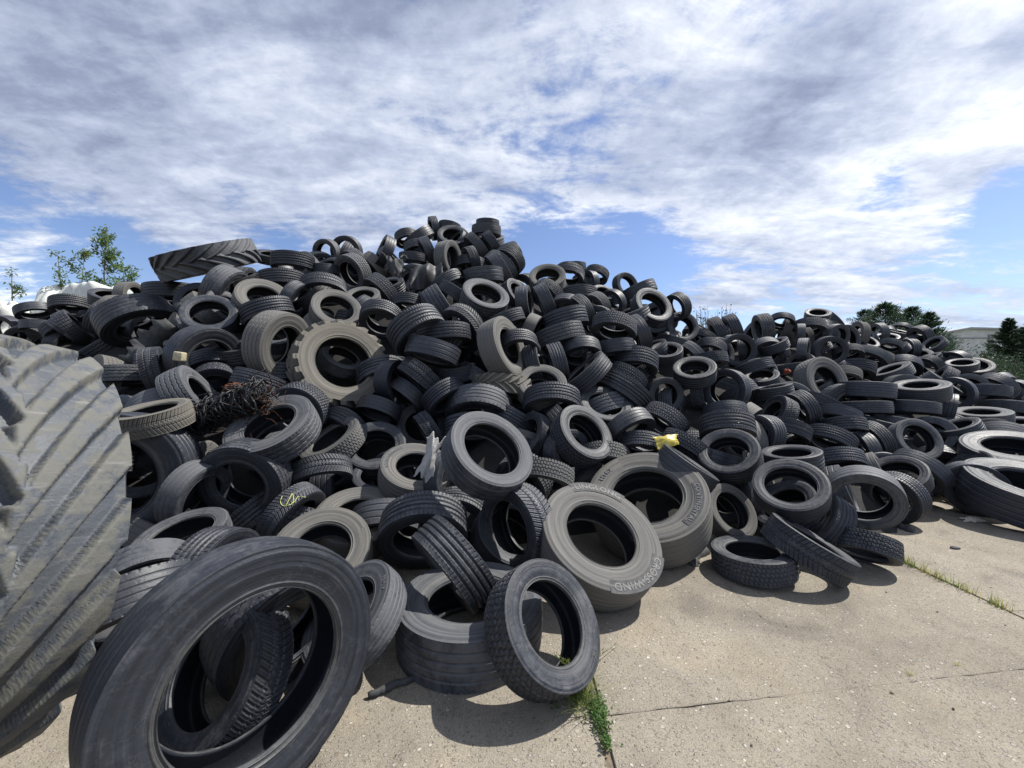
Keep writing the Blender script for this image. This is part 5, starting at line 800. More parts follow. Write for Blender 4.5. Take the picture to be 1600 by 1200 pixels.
REST = """
D 0.52 1.42 8.76 4.1 0.01 0.03 -1
D 0.56 11.34 9.91 2.16 -0.04 -0.05 -1
A 0.53 5.41 4.84 0.21 -0.5 -0.05 -0.86
D 0.55 0.02 8.22 4.21 -0.84 -0.35 -0.42
D 0.57 9.37 6.45 0.69 0.41 -0.84 0.34
D 0.65 6.8 4.37 0.3 -0.29 -0.63 0.72
A 0.66 11.36 7.5 0.89 -0.48 0.32 0.82
A 0.67 8.42 5.53 0.39 0.03 -0.9 -0.43
D 0.63 10.35 7.43 1.06 0.33 -0.55 0.77
A 0.64 7.32 5.15 0.42 -0.52 -0.56 0.64
A 0.54 -8.83 6.3 1.71 0.65 -0.08 0.76
A 0.56 -0.64 5.21 1.33 0.82 0.21 0.53
D 0.61 -3.94 2.93 0.63 -0.17 -0.02 0.98
A 0.58 -6.22 4.79 1.3 0.55 0.64 0.53
A 0.57 10.69 6.96 0.59 -0.6 0.7 -0.4
A 0.57 9.06 7.23 0.89 -0.47 -0.02 0.88
D 0.66 7.39 5.03 0.34 -0.93 -0.29 -0.22
A 0.57 -0.17 5.44 2.14 -0.13 -0.6 -0.79
A 0.6 -2.8 4.29 1.27 0.49 -0.86 -0.15
A 0.66 6.53 7.48 1.63 0.28 -0.85 -0.45
A 0.62 11.56 8.82 1.24 -0.97 -0.18 -0.13
A 0.61 -3.25 2.3 0.31 -0.6 -0.78 0.16
D 0.59 4.71 7.32 1.68 -0.4 -0.77 0.49
A 0.62 -3.15 7.3 3.26 0.47 -0.05 0.88
A 0.65 -3 2.65 0.24 0.16 0.29 0.94
D 0.59 6.66 5.16 0.35 -0.4 -0.16 0.9
A 0.64 11.99 12.32 2.82 -0.22 -0.4 0.89
A 0.59 10.61 7.39 0.82 -0.85 0.4 -0.36
A 0.58 -1.26 5.24 2.24 -0.77 -0.37 -0.52
D 0.57 4.99 4.89 0.24 -0.42 0.43 -0.8
A 0.66 -4.85 3.42 0.82 0.66 0.71 -0.24
A 0.63 -4.59 5.09 1.81 -0.01 -0.17 -0.98
D 0.58 -3.81 6.07 2.78 0.29 -0.96 0.02
D 0.54 4.6 5.57 0.66 -0.42 -0.39 -0.82
A 0.58 -0.64 6.26 2.79 0.93 -0.35 -0.11
D 0.66 8.83 6.11 0.47 -0.2 -0.48 -0.86
A 0.66 -7 5.91 1.77 0.35 0.04 -0.94
A 0.6 7.86 9.8 2.81 -0.61 -0.39 -0.69
D 0.63 -8.79 6.73 1.92 0.03 -0.75 -0.67
D 0.62 -10.7 7.51 2.26 -0.12 -0.81 -0.58
A 0.58 -6.4 4.48 1.13 0.56 0.81 0.17
D 0.61 -1.32 7.65 3.59 0.7 -0.38 0.61
D 0.62 -2.55 8.19 4.1 0.73 -0.08 0.68
A 0.63 10.88 7.89 1.08 0.14 -0.36 -0.92
A 0.54 6.44 6.83 1.32 -0.64 0.34 -0.69
A 0.68 -1.72 7.24 3.37 -0.63 -0.65 0.43
A 0.65 -4.75 4.01 1.22 -0.22 -0.68 -0.7
A 0.63 4.88 9.06 2.62 -0.96 -0.28 -0.04
A 0.59 1.72 6.2 2.01 -0.35 -0.66 0.66
A 0.62 0.66 7.6 3.2 -0.09 0.15 -0.99
D 0.57 -1.09 5.36 1.72 0.49 -0.8 0.35
A 0.55 8.76 5.69 0.28 0.1 -0.88 0.46
A 0.54 -0.73 8.79 4.59 0.4 -0.56 -0.73
A 0.62 -8.6 7.73 2.79 0.12 -0.46 -0.88
A 0.54 -3.65 4.53 1.15 0.64 -0.69 -0.34
A 0.6 1.09 5.21 0.92 0.8 -0.06 -0.59
D 0.59 -4.55 3.54 0.62 0.25 -0.95 -0.19
D 0.64 9.6 7.51 0.84 -0.45 0.62 0.64
A 0.66 2.17 6.7 1.87 0.48 -0.79 -0.38
A 0.57 -1.63 5.72 1.66 -0.12 -0.63 -0.77
D 0.55 3.24 4.35 0.35 0.52 -0.79 -0.33
A 0.57 7.47 7.24 1.35 -0.44 -0.65 -0.62
D 0.6 -1.02 8.45 4.08 0.88 -0.48 -0.05
A 0.62 9.18 6.02 0.31 -0.7 -0.45 0.56
A 0.76 -0.68 5.39 0.92 -0.05 -0.19 -0.98
D 0.62 0.01 3.76 0.31 -0.52 -0.62 -0.59
D 0.54 -1.41 5.36 1.06 -0.64 -0.37 -0.68
D 0.58 11.2 7.59 0.68 -0.42 -0.85 -0.3
A 0.57 2.67 6.38 1.14 -0.82 -0.37 -0.43
A 0.54 1.67 4.96 0.69 0.23 -0.33 0.91
A 0.62 -0.89 5.86 1.58 -0.46 -0.52 -0.72
A 0.65 -9.08 6.82 1.82 0.66 -0.71 0.26
A 0.64 10.24 8.53 1.17 0.58 -0.53 -0.62
A 0.54 7.17 5.74 0.4 -0.27 -0.46 0.85
A 0.6 -4.6 5.43 1.82 0.99 -0.15 0.03
A 0.59 2.25 7.08 2.56 -0.44 -0.35 0.83
A 0.61 -3.5 6.81 2.93 -0.09 -0.81 0.59
A 0.64 -1.64 6.04 2.42 -0.58 -0.65 0.49
A 0.58 8.07 9.37 2.18 -0.65 -0.41 -0.64
A 0.58 -2.01 5.19 1.16 0.06 -0.53 0.85
D 0.61 4.82 4.95 0.32 -0.26 -0.89 0.36
A 0.67 -2.62 4.31 0.69 0.94 -0.03 -0.33
A 0.54 -2.9 3.83 0.27 0.29 -0.33 0.9
A 0.64 11.69 8.76 1.17 0.07 -0.69 -0.72
A 0.65 6.67 7.16 1.23 -0.04 -0.16 0.99
A 0.67 4.7 5.93 0.55 0.27 0.15 0.95
A 0.64 -5.8 4.57 1.13 0.72 -0.49 -0.48
A 0.59 -10.48 8.31 2.75 -0.48 -0.78 -0.41
A 0.61 10.15 7.34 0.72 -0.96 -0.15 0.24
D 0.59 -5.83 5.04 1.4 -0.38 -0.66 0.65
D 0.6 -1.62 4.35 0.36 0.62 -0.79 -0.06
A 0.72 8.24 5.79 0.36 -1 0.07 0.01
A 0.63 -0.96 4.53 0.49 0.29 -0.08 0.95
A 0.67 -1.95 8.84 4.39 0.64 -0.32 0.7
A 0.6 0.12 4.34 0.66 -0.89 -0.23 0.39
A 0.55 -4.32 6.41 2.79 0.41 -0.18 -0.89
A 0.54 8.29 9.08 1.96 0.02 -0.47 -0.88
D 0.55 -0.4 6.44 2.61 0.19 0.18 -0.97
A 0.56 0.52 5.48 1.33 0.06 -0.29 -0.95
D 0.61 11.51 9.1 1.44 -0.03 -0.77 -0.64
A 0.68 -4.16 2.92 0.35 0.63 -0.74 0.23
D 0.64 4.72 6.74 1.08 -0.91 -0.32 -0.26
A 0.56 -6.51 6.96 2.57 0.12 -0.99 -0.1
A 0.62 11.33 9.54 1.8 -0.56 0.03 0.83
A 0.6 4.67 8.48 2.27 0.29 -0.53 -0.79
D 0.64 6.33 6.45 0.74 -0.02 -0.55 -0.84
D 0.63 12.19 12.13 2.6 0.44 -0.4 -0.81
A 0.63 -0.14 8.59 4.18 -0.42 -0.59 0.68
A 0.68 3.05 7.39 2.15 -0.99 0.07 -0.07
A 0.55 -3.78 3.19 0.28 0.12 -0.96 0.27
A 0.64 -1.44 9.38 4.88 0.22 -0.49 0.84
A 0.63 4.77 7.64 1.63 -0.09 -0.68 0.73
A 0.67 -2.87 4.65 1.26 0.73 -0.32 -0.6
D 0.64 0.5 6.4 2.25 0.06 -0.94 0.34
A 0.59 2.66 4.72 0.34 0.59 -0.41 -0.7
A 0.66 1.08 5.82 1.43 0.98 -0.2 -0.06
A 0.56 1.44 8.03 3.26 0.03 -0.88 0.48
A 0.64 -0.99 5.89 2.3 -0.19 -0.43 -0.88
A 0.66 -7.33 5.21 1.2 -0.11 -0.76 0.63
A 0.6 -1.07 7.03 3.08 -0.37 -0.66 -0.66
A 0.55 -2.12 4.08 0.29 0.95 0.12 -0.28
A 0.54 13.44 13.79 3.19 -0.53 -0.54 -0.65
D 0.62 -5.16 5.42 1.69 0.23 0.08 0.97
A 0.67 5.71 6.79 1.07 0.36 -0.89 0.28
A 0.66 7.33 6.45 0.68 -0.82 -0.32 -0.48
A 0.62 0.88 8.2 3.44 -0.45 -0.78 -0.44
D 0.66 -4.29 7.15 3.42 0.4 -0.03 -0.92
D 0.57 1.38 6.4 2.1 0.23 -0.63 -0.74
A 0.59 1.82 5.91 1.23 -0.53 -0.02 0.85
A 0.55 10.36 11.37 2.79 -0.71 0.64 -0.3
D 0.55 5.93 8.65 2.14 -0.22 -0.09 0.97
D 0.63 -3.15 7.2 3.09 -0.66 -0.58 -0.48
D 0.6 -3.66 5.16 1.53 0.81 -0.5 -0.3
D 0.61 6.43 7.71 1.48 -0.55 0.11 -0.83
D 0.63 3.11 7.96 2.81 -0.16 -0.65 0.74
A 0.64 -2.17 4.66 0.68 0.86 -0.2 -0.46
A 0.94 -11.01 7.82 2.32 0.07 -0.96 -0.27
A 0.54 0.06 7.2 3.15 0.36 -0.88 0.32
A 0.56 -7.43 7.26 2.79 0.83 0.47 -0.3
A 0.58 4.17 8.72 2.59 -0.61 -0.11 -0.79
A 0.61 2.3 8.3 3.31 -0.23 -0.2 0.95
A 0.6 3.24 8.05 2.39 -0.26 -0.45 0.85
A 0.65 -7.85 8.68 2.29 0.57 -0.68 0.47
D 0.55 6.35 10.81 1.85 -0.61 0.22 -0.76
A 0.55 -2.54 10.68 3.92 0.23 -0.82 -0.53
A 0.65 -4.73 6.86 3.02 0.37 -0.58 -0.73
A 0.65 -0.16 9.41 3.73 0.74 -0.63 0.24
A 0.72 1.27 9.69 2.83 -0.24 0.13 -0.96
A 0.6 1.77 9.93 3.23 -0.84 0.06 0.54
A 0.66 -4.03 7.64 3.3 -0.11 -0.44 0.89
A 0.6 -5.18 8.75 2.84 -0.16 -0.53 -0.83
A 0.66 -2.71 9.08 3.96 -0.73 -0.3 -0.61
A 0.66 -3.89 9.99 3.24 0.79 -0.09 -0.6
A 0.58 12.71 11.36 1.8 -0.88 0.45 -0.12
D 0.66 1.91 10.43 3.02 -0.06 -0.52 0.85
A 0.6 14.6 14.21 2.25 0.22 -0.57 -0.79
A 0.55 13.44 12.68 2.53 0.01 -0.35 0.94
A 0.67 -1.74 9.69 4.51 0.31 -0.67 0.68
A 0.63 -3.19 8.92 3.46 0.59 -0.51 -0.62
A 0.66 -7.16 7.59 2.56 0.89 0.3 0.33
A 0.6 12.37 10.39 1.44 -0.67 -0.5 0.55
A 0.6 2.41 10 2.77 -0.29 -0.69 0.67
A 0.73 5.36 9.43 2.33 -0.69 -0.69 -0.21
D 0.54 -4.64 8.53 2.97 0.86 -0.25 -0.44
A 0.58 -0.74 9.35 4.39 -0.56 -0.4 0.73
D 0.64 -4.39 9.72 3.49 -0.18 -0.94 0.28
A 0.57 -6.63 7.52 2.73 0.79 0.49 -0.36
D 0.62 11.48 12.48 2.82 -0.76 -0.13 0.64
D 0.56 11.56 9.4 1.33 -0.74 0.08 -0.66
A 0.61 2.3 10.5 2.86 -0.3 -0.43 -0.85
A 0.85 3.13 10.11 2.52 -0.28 -0.11 -0.95
A 0.61 4.06 9.52 1.98 -0.45 -0.85 0.26
D 0.67 -8.28 8.17 2.22 0.12 0.23 -0.96
A 0.54 1.32 8.82 3.36 -0.11 -0.36 0.93
D 0.64 -2.03 10.67 4.2 0.75 -0.35 0.57
D 0.62 -4.77 9.08 2.87 0.85 0.26 0.45
D 0.57 8.77 11.34 2.13 -0.21 -0.89 0.41
A 0.67 3.17 8.86 2.64 -0.58 -0.74 0.34
D 0.57 -10.47 9.05 2.02 0.47 -0.12 -0.87
A 0.65 14.56 13.49 2.05 0.48 -0.81 0.35
D 0.63 -12.9 9.38 1.66 -0.27 -0.85 -0.46
A 0.63 3.07 9.49 2.68 0.35 -0.6 0.72
A 0.65 -7.27 8.05 2.52 0.7 -0.5 -0.5
A 0.59 5.53 10.47 1.95 -0.93 -0.31 0.19
A 0.57 -5.53 7.53 2.6 0.93 0.16 0.32
A 0.68 -10.66 8.34 2.36 0.98 -0.12 0.14
D 0.64 -7.78 7.38 2.54 0.99 -0.14 -0.07
D 0.65 9.67 11.34 2.33 0.04 -0.35 0.93
A 0.67 0.27 8.88 3.25 -0.23 -0.93 -0.28
A 0.6 7.7 10.35 2.38 0 -0.56 0.83
D 0.65 -1.07 9.75 4.22 0.9 -0.42 -0.08
D 0.56 12.48 13.55 2.46 -0.98 0.18 -0.04
A 0.8 -11.99 9.53 1.99 0.73 0.27 0.62
D 0.58 -5.78 8.41 2.49 0.85 0.36 0.39
D 0.67 -1.29 10.75 3.87 0.26 -0.81 0.53
A 0.6 -11.62 9.05 2.13 0.5 -0.16 -0.85
A 0.67 3.92 8.62 2.35 -0.05 -0.5 0.86
A 0.68 8.43 10.43 2.52 -0.89 -0.13 0.43
A 0.54 6.01 9.81 2.28 0.05 -0.93 -0.37
D 0.58 -4.16 8.4 3.39 -0.14 -0.95 -0.29
D 0.66 -0.59 10.31 3.96 -0.65 -0.49 0.58
A 0.67 2.17 8.75 3.17 -0.3 0.4 -0.87
A 0.63 13.38 11.63 1.39 -0.45 -0.87 -0.2
A 0.59 -10.02 8.08 2.54 0.74 -0.02 -0.67
A 0.58 5.31 9.92 2.15 -0.79 -0.51 0.35
A 0.59 -2.75 9.9 3.81 0.66 0.08 -0.74
A 0.64 -12.34 9.09 1.74 0.77 0.55 -0.33
A 0.54 -4.85 7.69 3.08 0.07 -0.85 0.52
A 0.57 -0.07 8.75 3.86 -0.43 0.04 -0.9
A 0.77 12.37 9.8 1.02 -0.88 0.02 0.48
A 0.6 0.46 9.29 2.98 -0.85 -0.49 -0.17
A 0.68 9.28 10.84 2.53 -0.91 0.1 -0.4
A 0.54 6.94 10.42 2.16 -0.81 -0.2 0.55
A 0.61 11.25 12.73 2.27 -0.55 -0.82 0.17
A 0.64 7.63 11.15 1.94 -0.25 -0.87 -0.42
A 0.57 -8.79 8.01 2.37 -0.12 -0.83 0.55
D 0.67 -5.22 8.13 2.86 0.41 0.07 -0.91
D 0.67 -4.44 10.22 3.4 -0.67 -0.55 -0.5
D 0.59 4.81 9.19 2.39 0.46 -0.79 -0.39
A 0.67 -11.97 8.58 1.92 0.53 -0.76 -0.38
D 0.56 12.76 10.45 1.07 -0.92 -0.04 -0.38
A 0.89 -11.19 8.12 2.02 0.59 -0.37 -0.72
D 0.63 -9.12 8.68 2.09 0.86 -0.39 0.32
D 0.6 -3.24 8.38 3.75 -0.64 -0.59 -0.49
A 0.58 -1.61 10.22 4.17 0.06 -0.88 0.47
A 0.62 13.72 12.38 1.68 -0.4 0.19 0.9
D 0.65 0.75 8.4 3.17 -0.32 -0.71 -0.63
A 0.57 10.15 11.59 2.54 -0.6 -0.67 0.44
D 0.65 13.87 14.51 2.53 -0.66 -0.07 0.75
D 0.55 0.95 9.14 2.93 0.73 -0.57 -0.37
A 0.63 -9.6 8.86 2.07 0.69 -0.35 -0.63
A 0.64 2.73 8.52 3.03 0.75 -0.52 0.4
D 0.57 3.56 8.98 2.06 0.48 -0.87 -0.13
A 0.63 -6.08 7.83 2.46 -0.11 -0.79 -0.6
A 0.88 10.73 12.08 2.55 -0.43 -0.72 -0.54
D 0.55 -8.68 8.44 2.15 0.51 0.2 -0.84
D 0.66 12.84 10.93 1.37 -0.93 -0.36 0.11
A 0.58 0.01 10 3.28 -0.79 -0.16 0.59
D 0.66 -5.35 6.81 2.82 -0.38 -0.84 0.38
D 0.57 13.07 13.71 2.76 -0.74 -0.42 -0.52
D 0.65 11.89 10.31 1.82 -0.25 -0.92 0.31
D 0.67 -10.19 8.71 2.13 0.01 -0.9 -0.43
A 0.66 13.28 10.68 0.77 -0.56 -0.15 0.82
A 0.56 3.41 8.49 2.22 -0.75 -0.51 -0.42
A 0.58 4.83 9.97 1.82 -0.66 0.14 0.74
A 0.6 -6.73 8.01 2.52 0.5 -0.12 0.86
D 0.62 10.01 11.87 2.07 -0.59 0.42 -0.69
A 0.68 14.65 14.95 2.52 -0.28 0.31 -0.91
D 0.61 -4.05 9.17 3.72 0.59 -0.21 -0.78
A 0.55 6.1 10.28 2.04 0.51 -0.84 0.2
D 0.6 -3.89 8.51 3.87 0.89 0.28 -0.37
D 0.61 2.39 9.09 2.99 -0.2 -0.91 -0.35
D 0.56 13.11 11.98 2.18 -0.32 -0.44 0.84
D 0.62 14.06 13.21 2.33 0.61 -0.69 -0.38
A 0.55 15.15 15.34 2.35 -0.67 -0.27 0.69
D 0.67 11.88 13.22 2.29 -0.81 0.49 -0.32
D 0.57 13.54 13.37 2.75 -0.12 0.12 -0.98
A 0.76 7.16 11 1.94 0.17 -0.54 0.82
A 0.67 4.37 9.08 2.12 -0.83 0.31 -0.47
A 0.55 -7.02 8.59 2.27 0.14 -0.86 0.49
A 0.56 9.29 11.69 2.06 -0.93 0.35 0.07
A 0.64 -3.2 9.85 3.47 0.81 -0.58 0.1
D 0.59 -2.35 9.74 4.22 0.72 -0.24 0.65
A 0.55 -9.48 8.29 2.27 0.89 0.14 0.43
D 0.6 -1.37 9.23 4.53 -0.69 -0.71 0.15
A 0.58 -10.98 9.06 2.14 0.12 -0.07 0.99
A 0.64 -3.58 9.44 3.33 -0.75 -0.5 0.43
A 0.59 2.02 9.47 3.29 -0.53 -0.34 -0.77
D 0.59 -4.54 7.31 3.29 0.98 0.17 0.01
A 0.56 13.57 13.89 2.87 -0.15 -0.45 -0.88
A 0.59 -2.14 9.22 4.46 0.63 -0.12 -0.77
D 0.63 12.99 14.08 2.3 -0.27 -0.95 -0.15
D 0.56 7.43 9.93 2.57 0.08 -0.3 0.95
A 0.63 4.73 9.55 2.07 -0.18 -0.66 0.73
A 0.65 11.54 9.78 1.74 -0.01 -0.43 0.9
A 0.56 -6.05 7.28 2.76 -0.09 -0.59 -0.8
A 0.58 12.44 10.91 1.74 -0.94 -0.12 -0.31
A 0.57 8.25 11.16 2.09 -0.8 -0.24 0.55
D 0.55 11.17 8.99 1.37 -0.62 0.46 -0.63
A 0.66 8.95 10.5 2.6 0.45 -0.65 0.62
A 0.6 -0.38 9.06 4.15 0.96 0.04 -0.26
D 0.56 3.48 9.54 2.34 -0.8 -0.59 0.09
A 0.64 12.19 13.01 2.82 -0.91 -0.27 0.31
A 0.54 1.73 9.12 3.54 -0.07 -0.77 0.64
D 0.65 -3.61 8.94 3.75 -0.61 -0.62 -0.49
D 0.66 -3.06 10.37 3.54 -0.02 -0.81 -0.59
A 0.6 11.94 9.79 1.31 -0.11 -0.66 0.74
A 0.59 14.23 12.87 1.55 -0.22 -0.94 0.26
A 0.65 -2.42 10.14 4.07 -0.44 -0.34 0.83
A 0.58 -0.51 9.8 4.04 -0.06 -0.63 -0.77
D 0.55 -6.38 8.37 2.26 0.78 0.37 0.51
A 0.61 -4.36 7.98 3.15 0.11 -0.24 0.97
A 0.55 14.98 14.66 2.18 -0.93 -0.13 0.34
D 0.56 -7.78 8.01 2.33 0.83 0.3 0.47
A 0.57 -8.25 8.94 2.15 -0.1 -0.45 0.89
A 0.67 -11.19 8.58 2.16 0.57 0.77 -0.31
D 0.56 8.72 10.86 2.36 0.01 -0.6 -0.8
A 0.62 10.83 12.48 2.13 -0.41 -0.91 -0.01
A 0.61 -1.13 10.29 4.03 -0.19 -0.86 -0.47
D 0.57 -2.96 9.34 3.7 0.3 -0.4 -0.86
A 0.63 -4.44 9.23 3.31 0.62 0.03 0.78
A 0.6 13.86 12.73 2.08 -0.61 -0.66 0.43
D 0.61 14.18 13.77 2.38 -0.35 -0.64 -0.68
A 0.63 -5.09 7.26 2.82 -0.35 -0.94 0.01
A 0.63 0.74 9.71 2.73 0.84 -0.54 -0.07
A 0.91 -12.4 9.77 1.91 0.03 -0.66 0.75
D 0.64 -8.21 7.64 2.45 0.67 0.03 -0.74
D 0.56 15.07 13.94 1.84 -0.97 0.11 0.2
D 0.55 -2.7 8.54 3.99 -0.36 -0.84 -0.4
D 0.63 13.27 11.11 1.16 -0.18 -0.41 0.89
A 0.58 1.41 9.32 3.2 -0.83 -0.34 -0.45
A 0.61 -4.71 9.67 3.06 0.12 -0.46 0.88
A 0.62 8.01 10.74 2.26 -0.25 -0.91 -0.33
"""
# ------------------------------------------------------------------ setting: ground
def concrete():
    m, t, b = material('aggregate_concrete')
    tc = t.new('ShaderNodeTexCoord'); P = tc.outputs['Object']
    v1 = t.new('ShaderNodeTexVoronoi'); v1.inputs['Scale'].default_value = 46; t.link(t.vmath('ADD', P, t.vmath('MULTIPLY', t.noise(P, 40, 2, out='Color'), (.012, .012, .0))), v1.inputs['Vector'])
    v2 = t.new('ShaderNodeTexVoronoi'); v2.inputs['Scale'].default_value = 150; t.link(P, v2.inputs['Vector'])
    s1 = t.new('ShaderNodeSeparateColor'); t.link(v1.outputs['Color'], s1.inputs[0])
    s2 = t.new('ShaderNodeSeparateColor'); t.link(v2.outputs['Color'], s2.inputs[0])
    big = t.noise(P, .55, 5, .55, .5); mid = t.noise(P, 3.2, 6, .62); fine = t.noise(P, 260, 3, .7); blot = t.noise(P, 1.4, 4, .5, 1.2)
    matrix = t.ramp(t.math('ADD', t.math('MULTIPLY', big, .5), t.math('MULTIPLY', mid, .5)), [(.32, (.200, .176, .142)), (.5, (.280, .250, .203)), (.68, (.342, .308, .256))])
    matrix = t.mix(1.0, matrix, t.ramp(fine, [(.25, (.52, .52, .52)), (.75, (1.36, 1.34, 1.3))]), 'MULTIPLY')
    peb1 = t.ramp(s1.outputs[0], [(0, (.20, .165, .125)), (.3, (.33, .29, .24)), (.55, (.27, .25, .23)), (.8, (.40, .36, .30)), (1, (.52, .49, .43))])
    peb2 = t.ramp(s2.outputs[1], [(0, (.14, .12, .10)), (.4, (.30, .26, .21)), (1, (.42, .38, .32))])
    d1 = v1.outputs['Distance']; d2 = v2.outputs['Distance']
    # how much stone shows varies over the yard, as the surface wears away
    worn = t.math('MULTIPLY_ADD', t.math('SUBTRACT', mid, .5), .35, t.math('MULTIPLY_ADD', s1.outputs[1], .46, -.02))
    k1 = t.sstep(t.math('SUBTRACT', worn, d1), -.03, .05)
    k2 = t.sstep(t.math('SUBTRACT', t.math('MULTIPLY', s2.outputs[0], .6), d2), -.02, .10)
    c = t.mix(t.math('MULTIPLY', k2, .75), matrix, peb2)
    c = t.mix(t.math('MULTIPLY', k1, .85), c, peb1)
    c = t.mix(1.0, c, t.ramp(blot, [(.28, (.70, .70, .71)), (.42, (.93, .93, .93)), (.55, (1, 1, 1)), (.72, (1.12, 1.09, 1.03))]), 'MULTIPLY')
    # black scuffs where tyres were dragged, and a few oily stains
    mpp = t.new('ShaderNodeMapping'); mpp.inputs['Rotation'].default_value = (0, 0, .5); mpp.inputs['Scale'].default_value = (5.5, .55, 1); t.link(P, mpp.inputs['Vector'])
    scf = t.math('MULTIPLY', t.sstep(t.noise(mpp.outputs[0], 1.3, 5, .6, .3), .62, .74), .40); c = t.mix(scf, c, (.085, .078, .070))
    oil = t.math('MULTIPLY', t.sstep(t.noise(P, .9, 3, .45, .8), .66, .74), .42); c = t.mix(oil, c, (.09, .078, .062))
    # hairline cracks
    vc = t.new('ShaderNodeTexVoronoi'); vc.feature = 'DISTANCE_TO_EDGE'; vc.inputs['Scale'].default_value = .42
    t.link(t.vmath('ADD', P, t.vmath('MULTIPLY', t.noise(P, 2.5, 5, .6, out='Color'), (.5, .5, 0))), vc.inputs['Vector'])
    ck = t.math('MULTIPLY', t.sstep(vc.outputs['Distance'], .0045, .0012), 0.0)
    c = t.mix(ck, c, (.10, .085, .07))
    t.link(c, b.inputs['Base Color']); b.inputs['Roughness'].default_value = .9; b.inputs['Specular IOR Level'].default_value = .25
    bp = t.new('ShaderNodeBump'); bp.inputs['Strength'].default_value = 1.0; bp.inputs['Distance'].default_value = .010
    h = t.math('ADD', t.math('MULTIPLY', k1, .7), t.math('ADD', t.math('MULTIPLY', k2, .3), t.math('ADD', t.math('MULTIPLY', fine, .25), t.math('MULTIPLY', ck, -1.5))))
    t.link(h, bp.inputs['Height']); t.link(bp.outputs[0], b.inputs['Normal'])
    return m
M['concrete'] = concrete()
M['dirt'] = simple('dry_dirt', (.16, .13, .095), .95, .45, 26, .6)
M['field'] = simple('dry_field', (.12, .125, .06), .95, .4, 1.2, .3)
M['core_filler'] = simple('dark_filler', (.022, .021, .020), .95, .4, 5, .4)  # near-black tone of the added heap core, keeps deep gaps dark
g = MB(); N_ = 48
for i, (r0) in enumerate((0, 12, 60, 300, 1500)): pass
g.add([(-1500, -1500, -.02), (1500, -1500, -.02), (1500, 1500, -.02), (-1500, 1500, -.02)], [(0, 1, 2, 3)])
tag(g.build('ground', M['field']), kind='structure')
g = MB(); g.add([(-40, -25, -.012), (60, -25, -.012), (60, 60, -.012), (-40, 60, -.012)], [(0, 1, 2, 3)])
tag(g.build('dirt_bed', M['dirt']), kind='structure')
# concrete slabs with open, ragged joints
rs = np.random.RandomState(5)
def edge_pts(a, b, n, jit, seed):
    r = np.random.RandomState(seed); t_ = np.linspace(0, 1, n)[:, None]; a = np.array(a, float); b = np.array(b, float)
    d = (b-a)/np.linalg.norm(b-a); nn = np.array([-d[1], d[0]])
    k = np.convolve(r.normal(size=n+8), np.ones(3)/3, 'same')[4:-4]*jit + np.convolve(r.normal(size=n+40), np.ones(21)/21, 'same')[20:-20]*jit*2.5
    k[0] = k[-1] = 0
    return a+(b-a)*t_+nn[None]*k[:, None]
slabs = MB()
def slab(c0, c1, c2, c3, z, seed):
    per = []
    for k, (a, b) in enumerate(((c0, c1), (c1, c2), (c2, c3), (c3, c0))):
        L = math.dist(a, b); per += list(edge_pts(a, b, max(4, min(140, int(L/.035))), .0035, seed*10+k)[:-1])
    n = len(per); cen = sum(np.array(p) for p in per)/n
    V = [(p[0], p[1], z) for p in per] + [(p[0], p[1], -.03) for p in per]
    # a slightly rounded arris
    inn = [(p[0]+(cen[0]-p[0])/np.linalg.norm(cen-p)*.006, p[1]+(cen[1]-p[1])/np.linalg.norm(cen-p)*.006, z+.003) for p in per]
    b0 = len(V); V += inn; V.append((cen[0], cen[1], z+.003))
    Fc = []
    for i in range(n):
        j = (i+1) % n
        Fc.append((n+i, n+j, j, i)); Fc.append((i, j, b0+j, b0+i)); Fc.append((b0+i, b0+j, b0+n))
    slabs.add(V, Fc)
xs = [-11.5, -8.55, -5.6, -2.6, .409, 3.395, 6.38, 9.37, 12.35, 15.3, 18.3]
off = [2.2, .9, 2.0, 1.2, 1.79, 2.6, 1.7, 2.9, 1.9, 2.4]
sk = [.02, .03, .02, .03, .122, .05, .03, .04, .02, .03]
for i in range(len(xs)-1):
    g0 = .021 if abs(xs[i]-.409) < .01 else .009
    g1 = .021 if abs(xs[i+1]-.409) < .01 else .009
    x0, x1 = xs[i]+g0, xs[i+1]-g1
    ys = [off[i]-12, off[i]-6, off[i], off[i]+6, off[i]+12, off[i]+18]
    for j in range(len(ys)-1):
        gy = .0016
        dxa = 0 if i != 4 else 0.0
        slab((x0, ys[j]+gy), (x1, ys[j]+gy+sk[i]*(x1-x0)), (x1, ys[j+1]-gy+sk[i]*(x1-x0)), (x0, ys[j+1]-gy), rs.uniform(-.002, .002), i*7+j+1)
tag(slabs.build('pavement', M['concrete']), kind='structure')
# added dark core inside the heap, blocks see-through and blackens gaps between tyres
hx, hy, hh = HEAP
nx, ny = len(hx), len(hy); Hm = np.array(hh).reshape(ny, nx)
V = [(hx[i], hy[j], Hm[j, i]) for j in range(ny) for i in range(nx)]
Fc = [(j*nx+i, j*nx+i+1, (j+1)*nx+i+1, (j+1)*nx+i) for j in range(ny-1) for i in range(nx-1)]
tag(obj('filler_mound', mesh('filler_mound', V, Fc, M['core_filler'])), kind='structure')

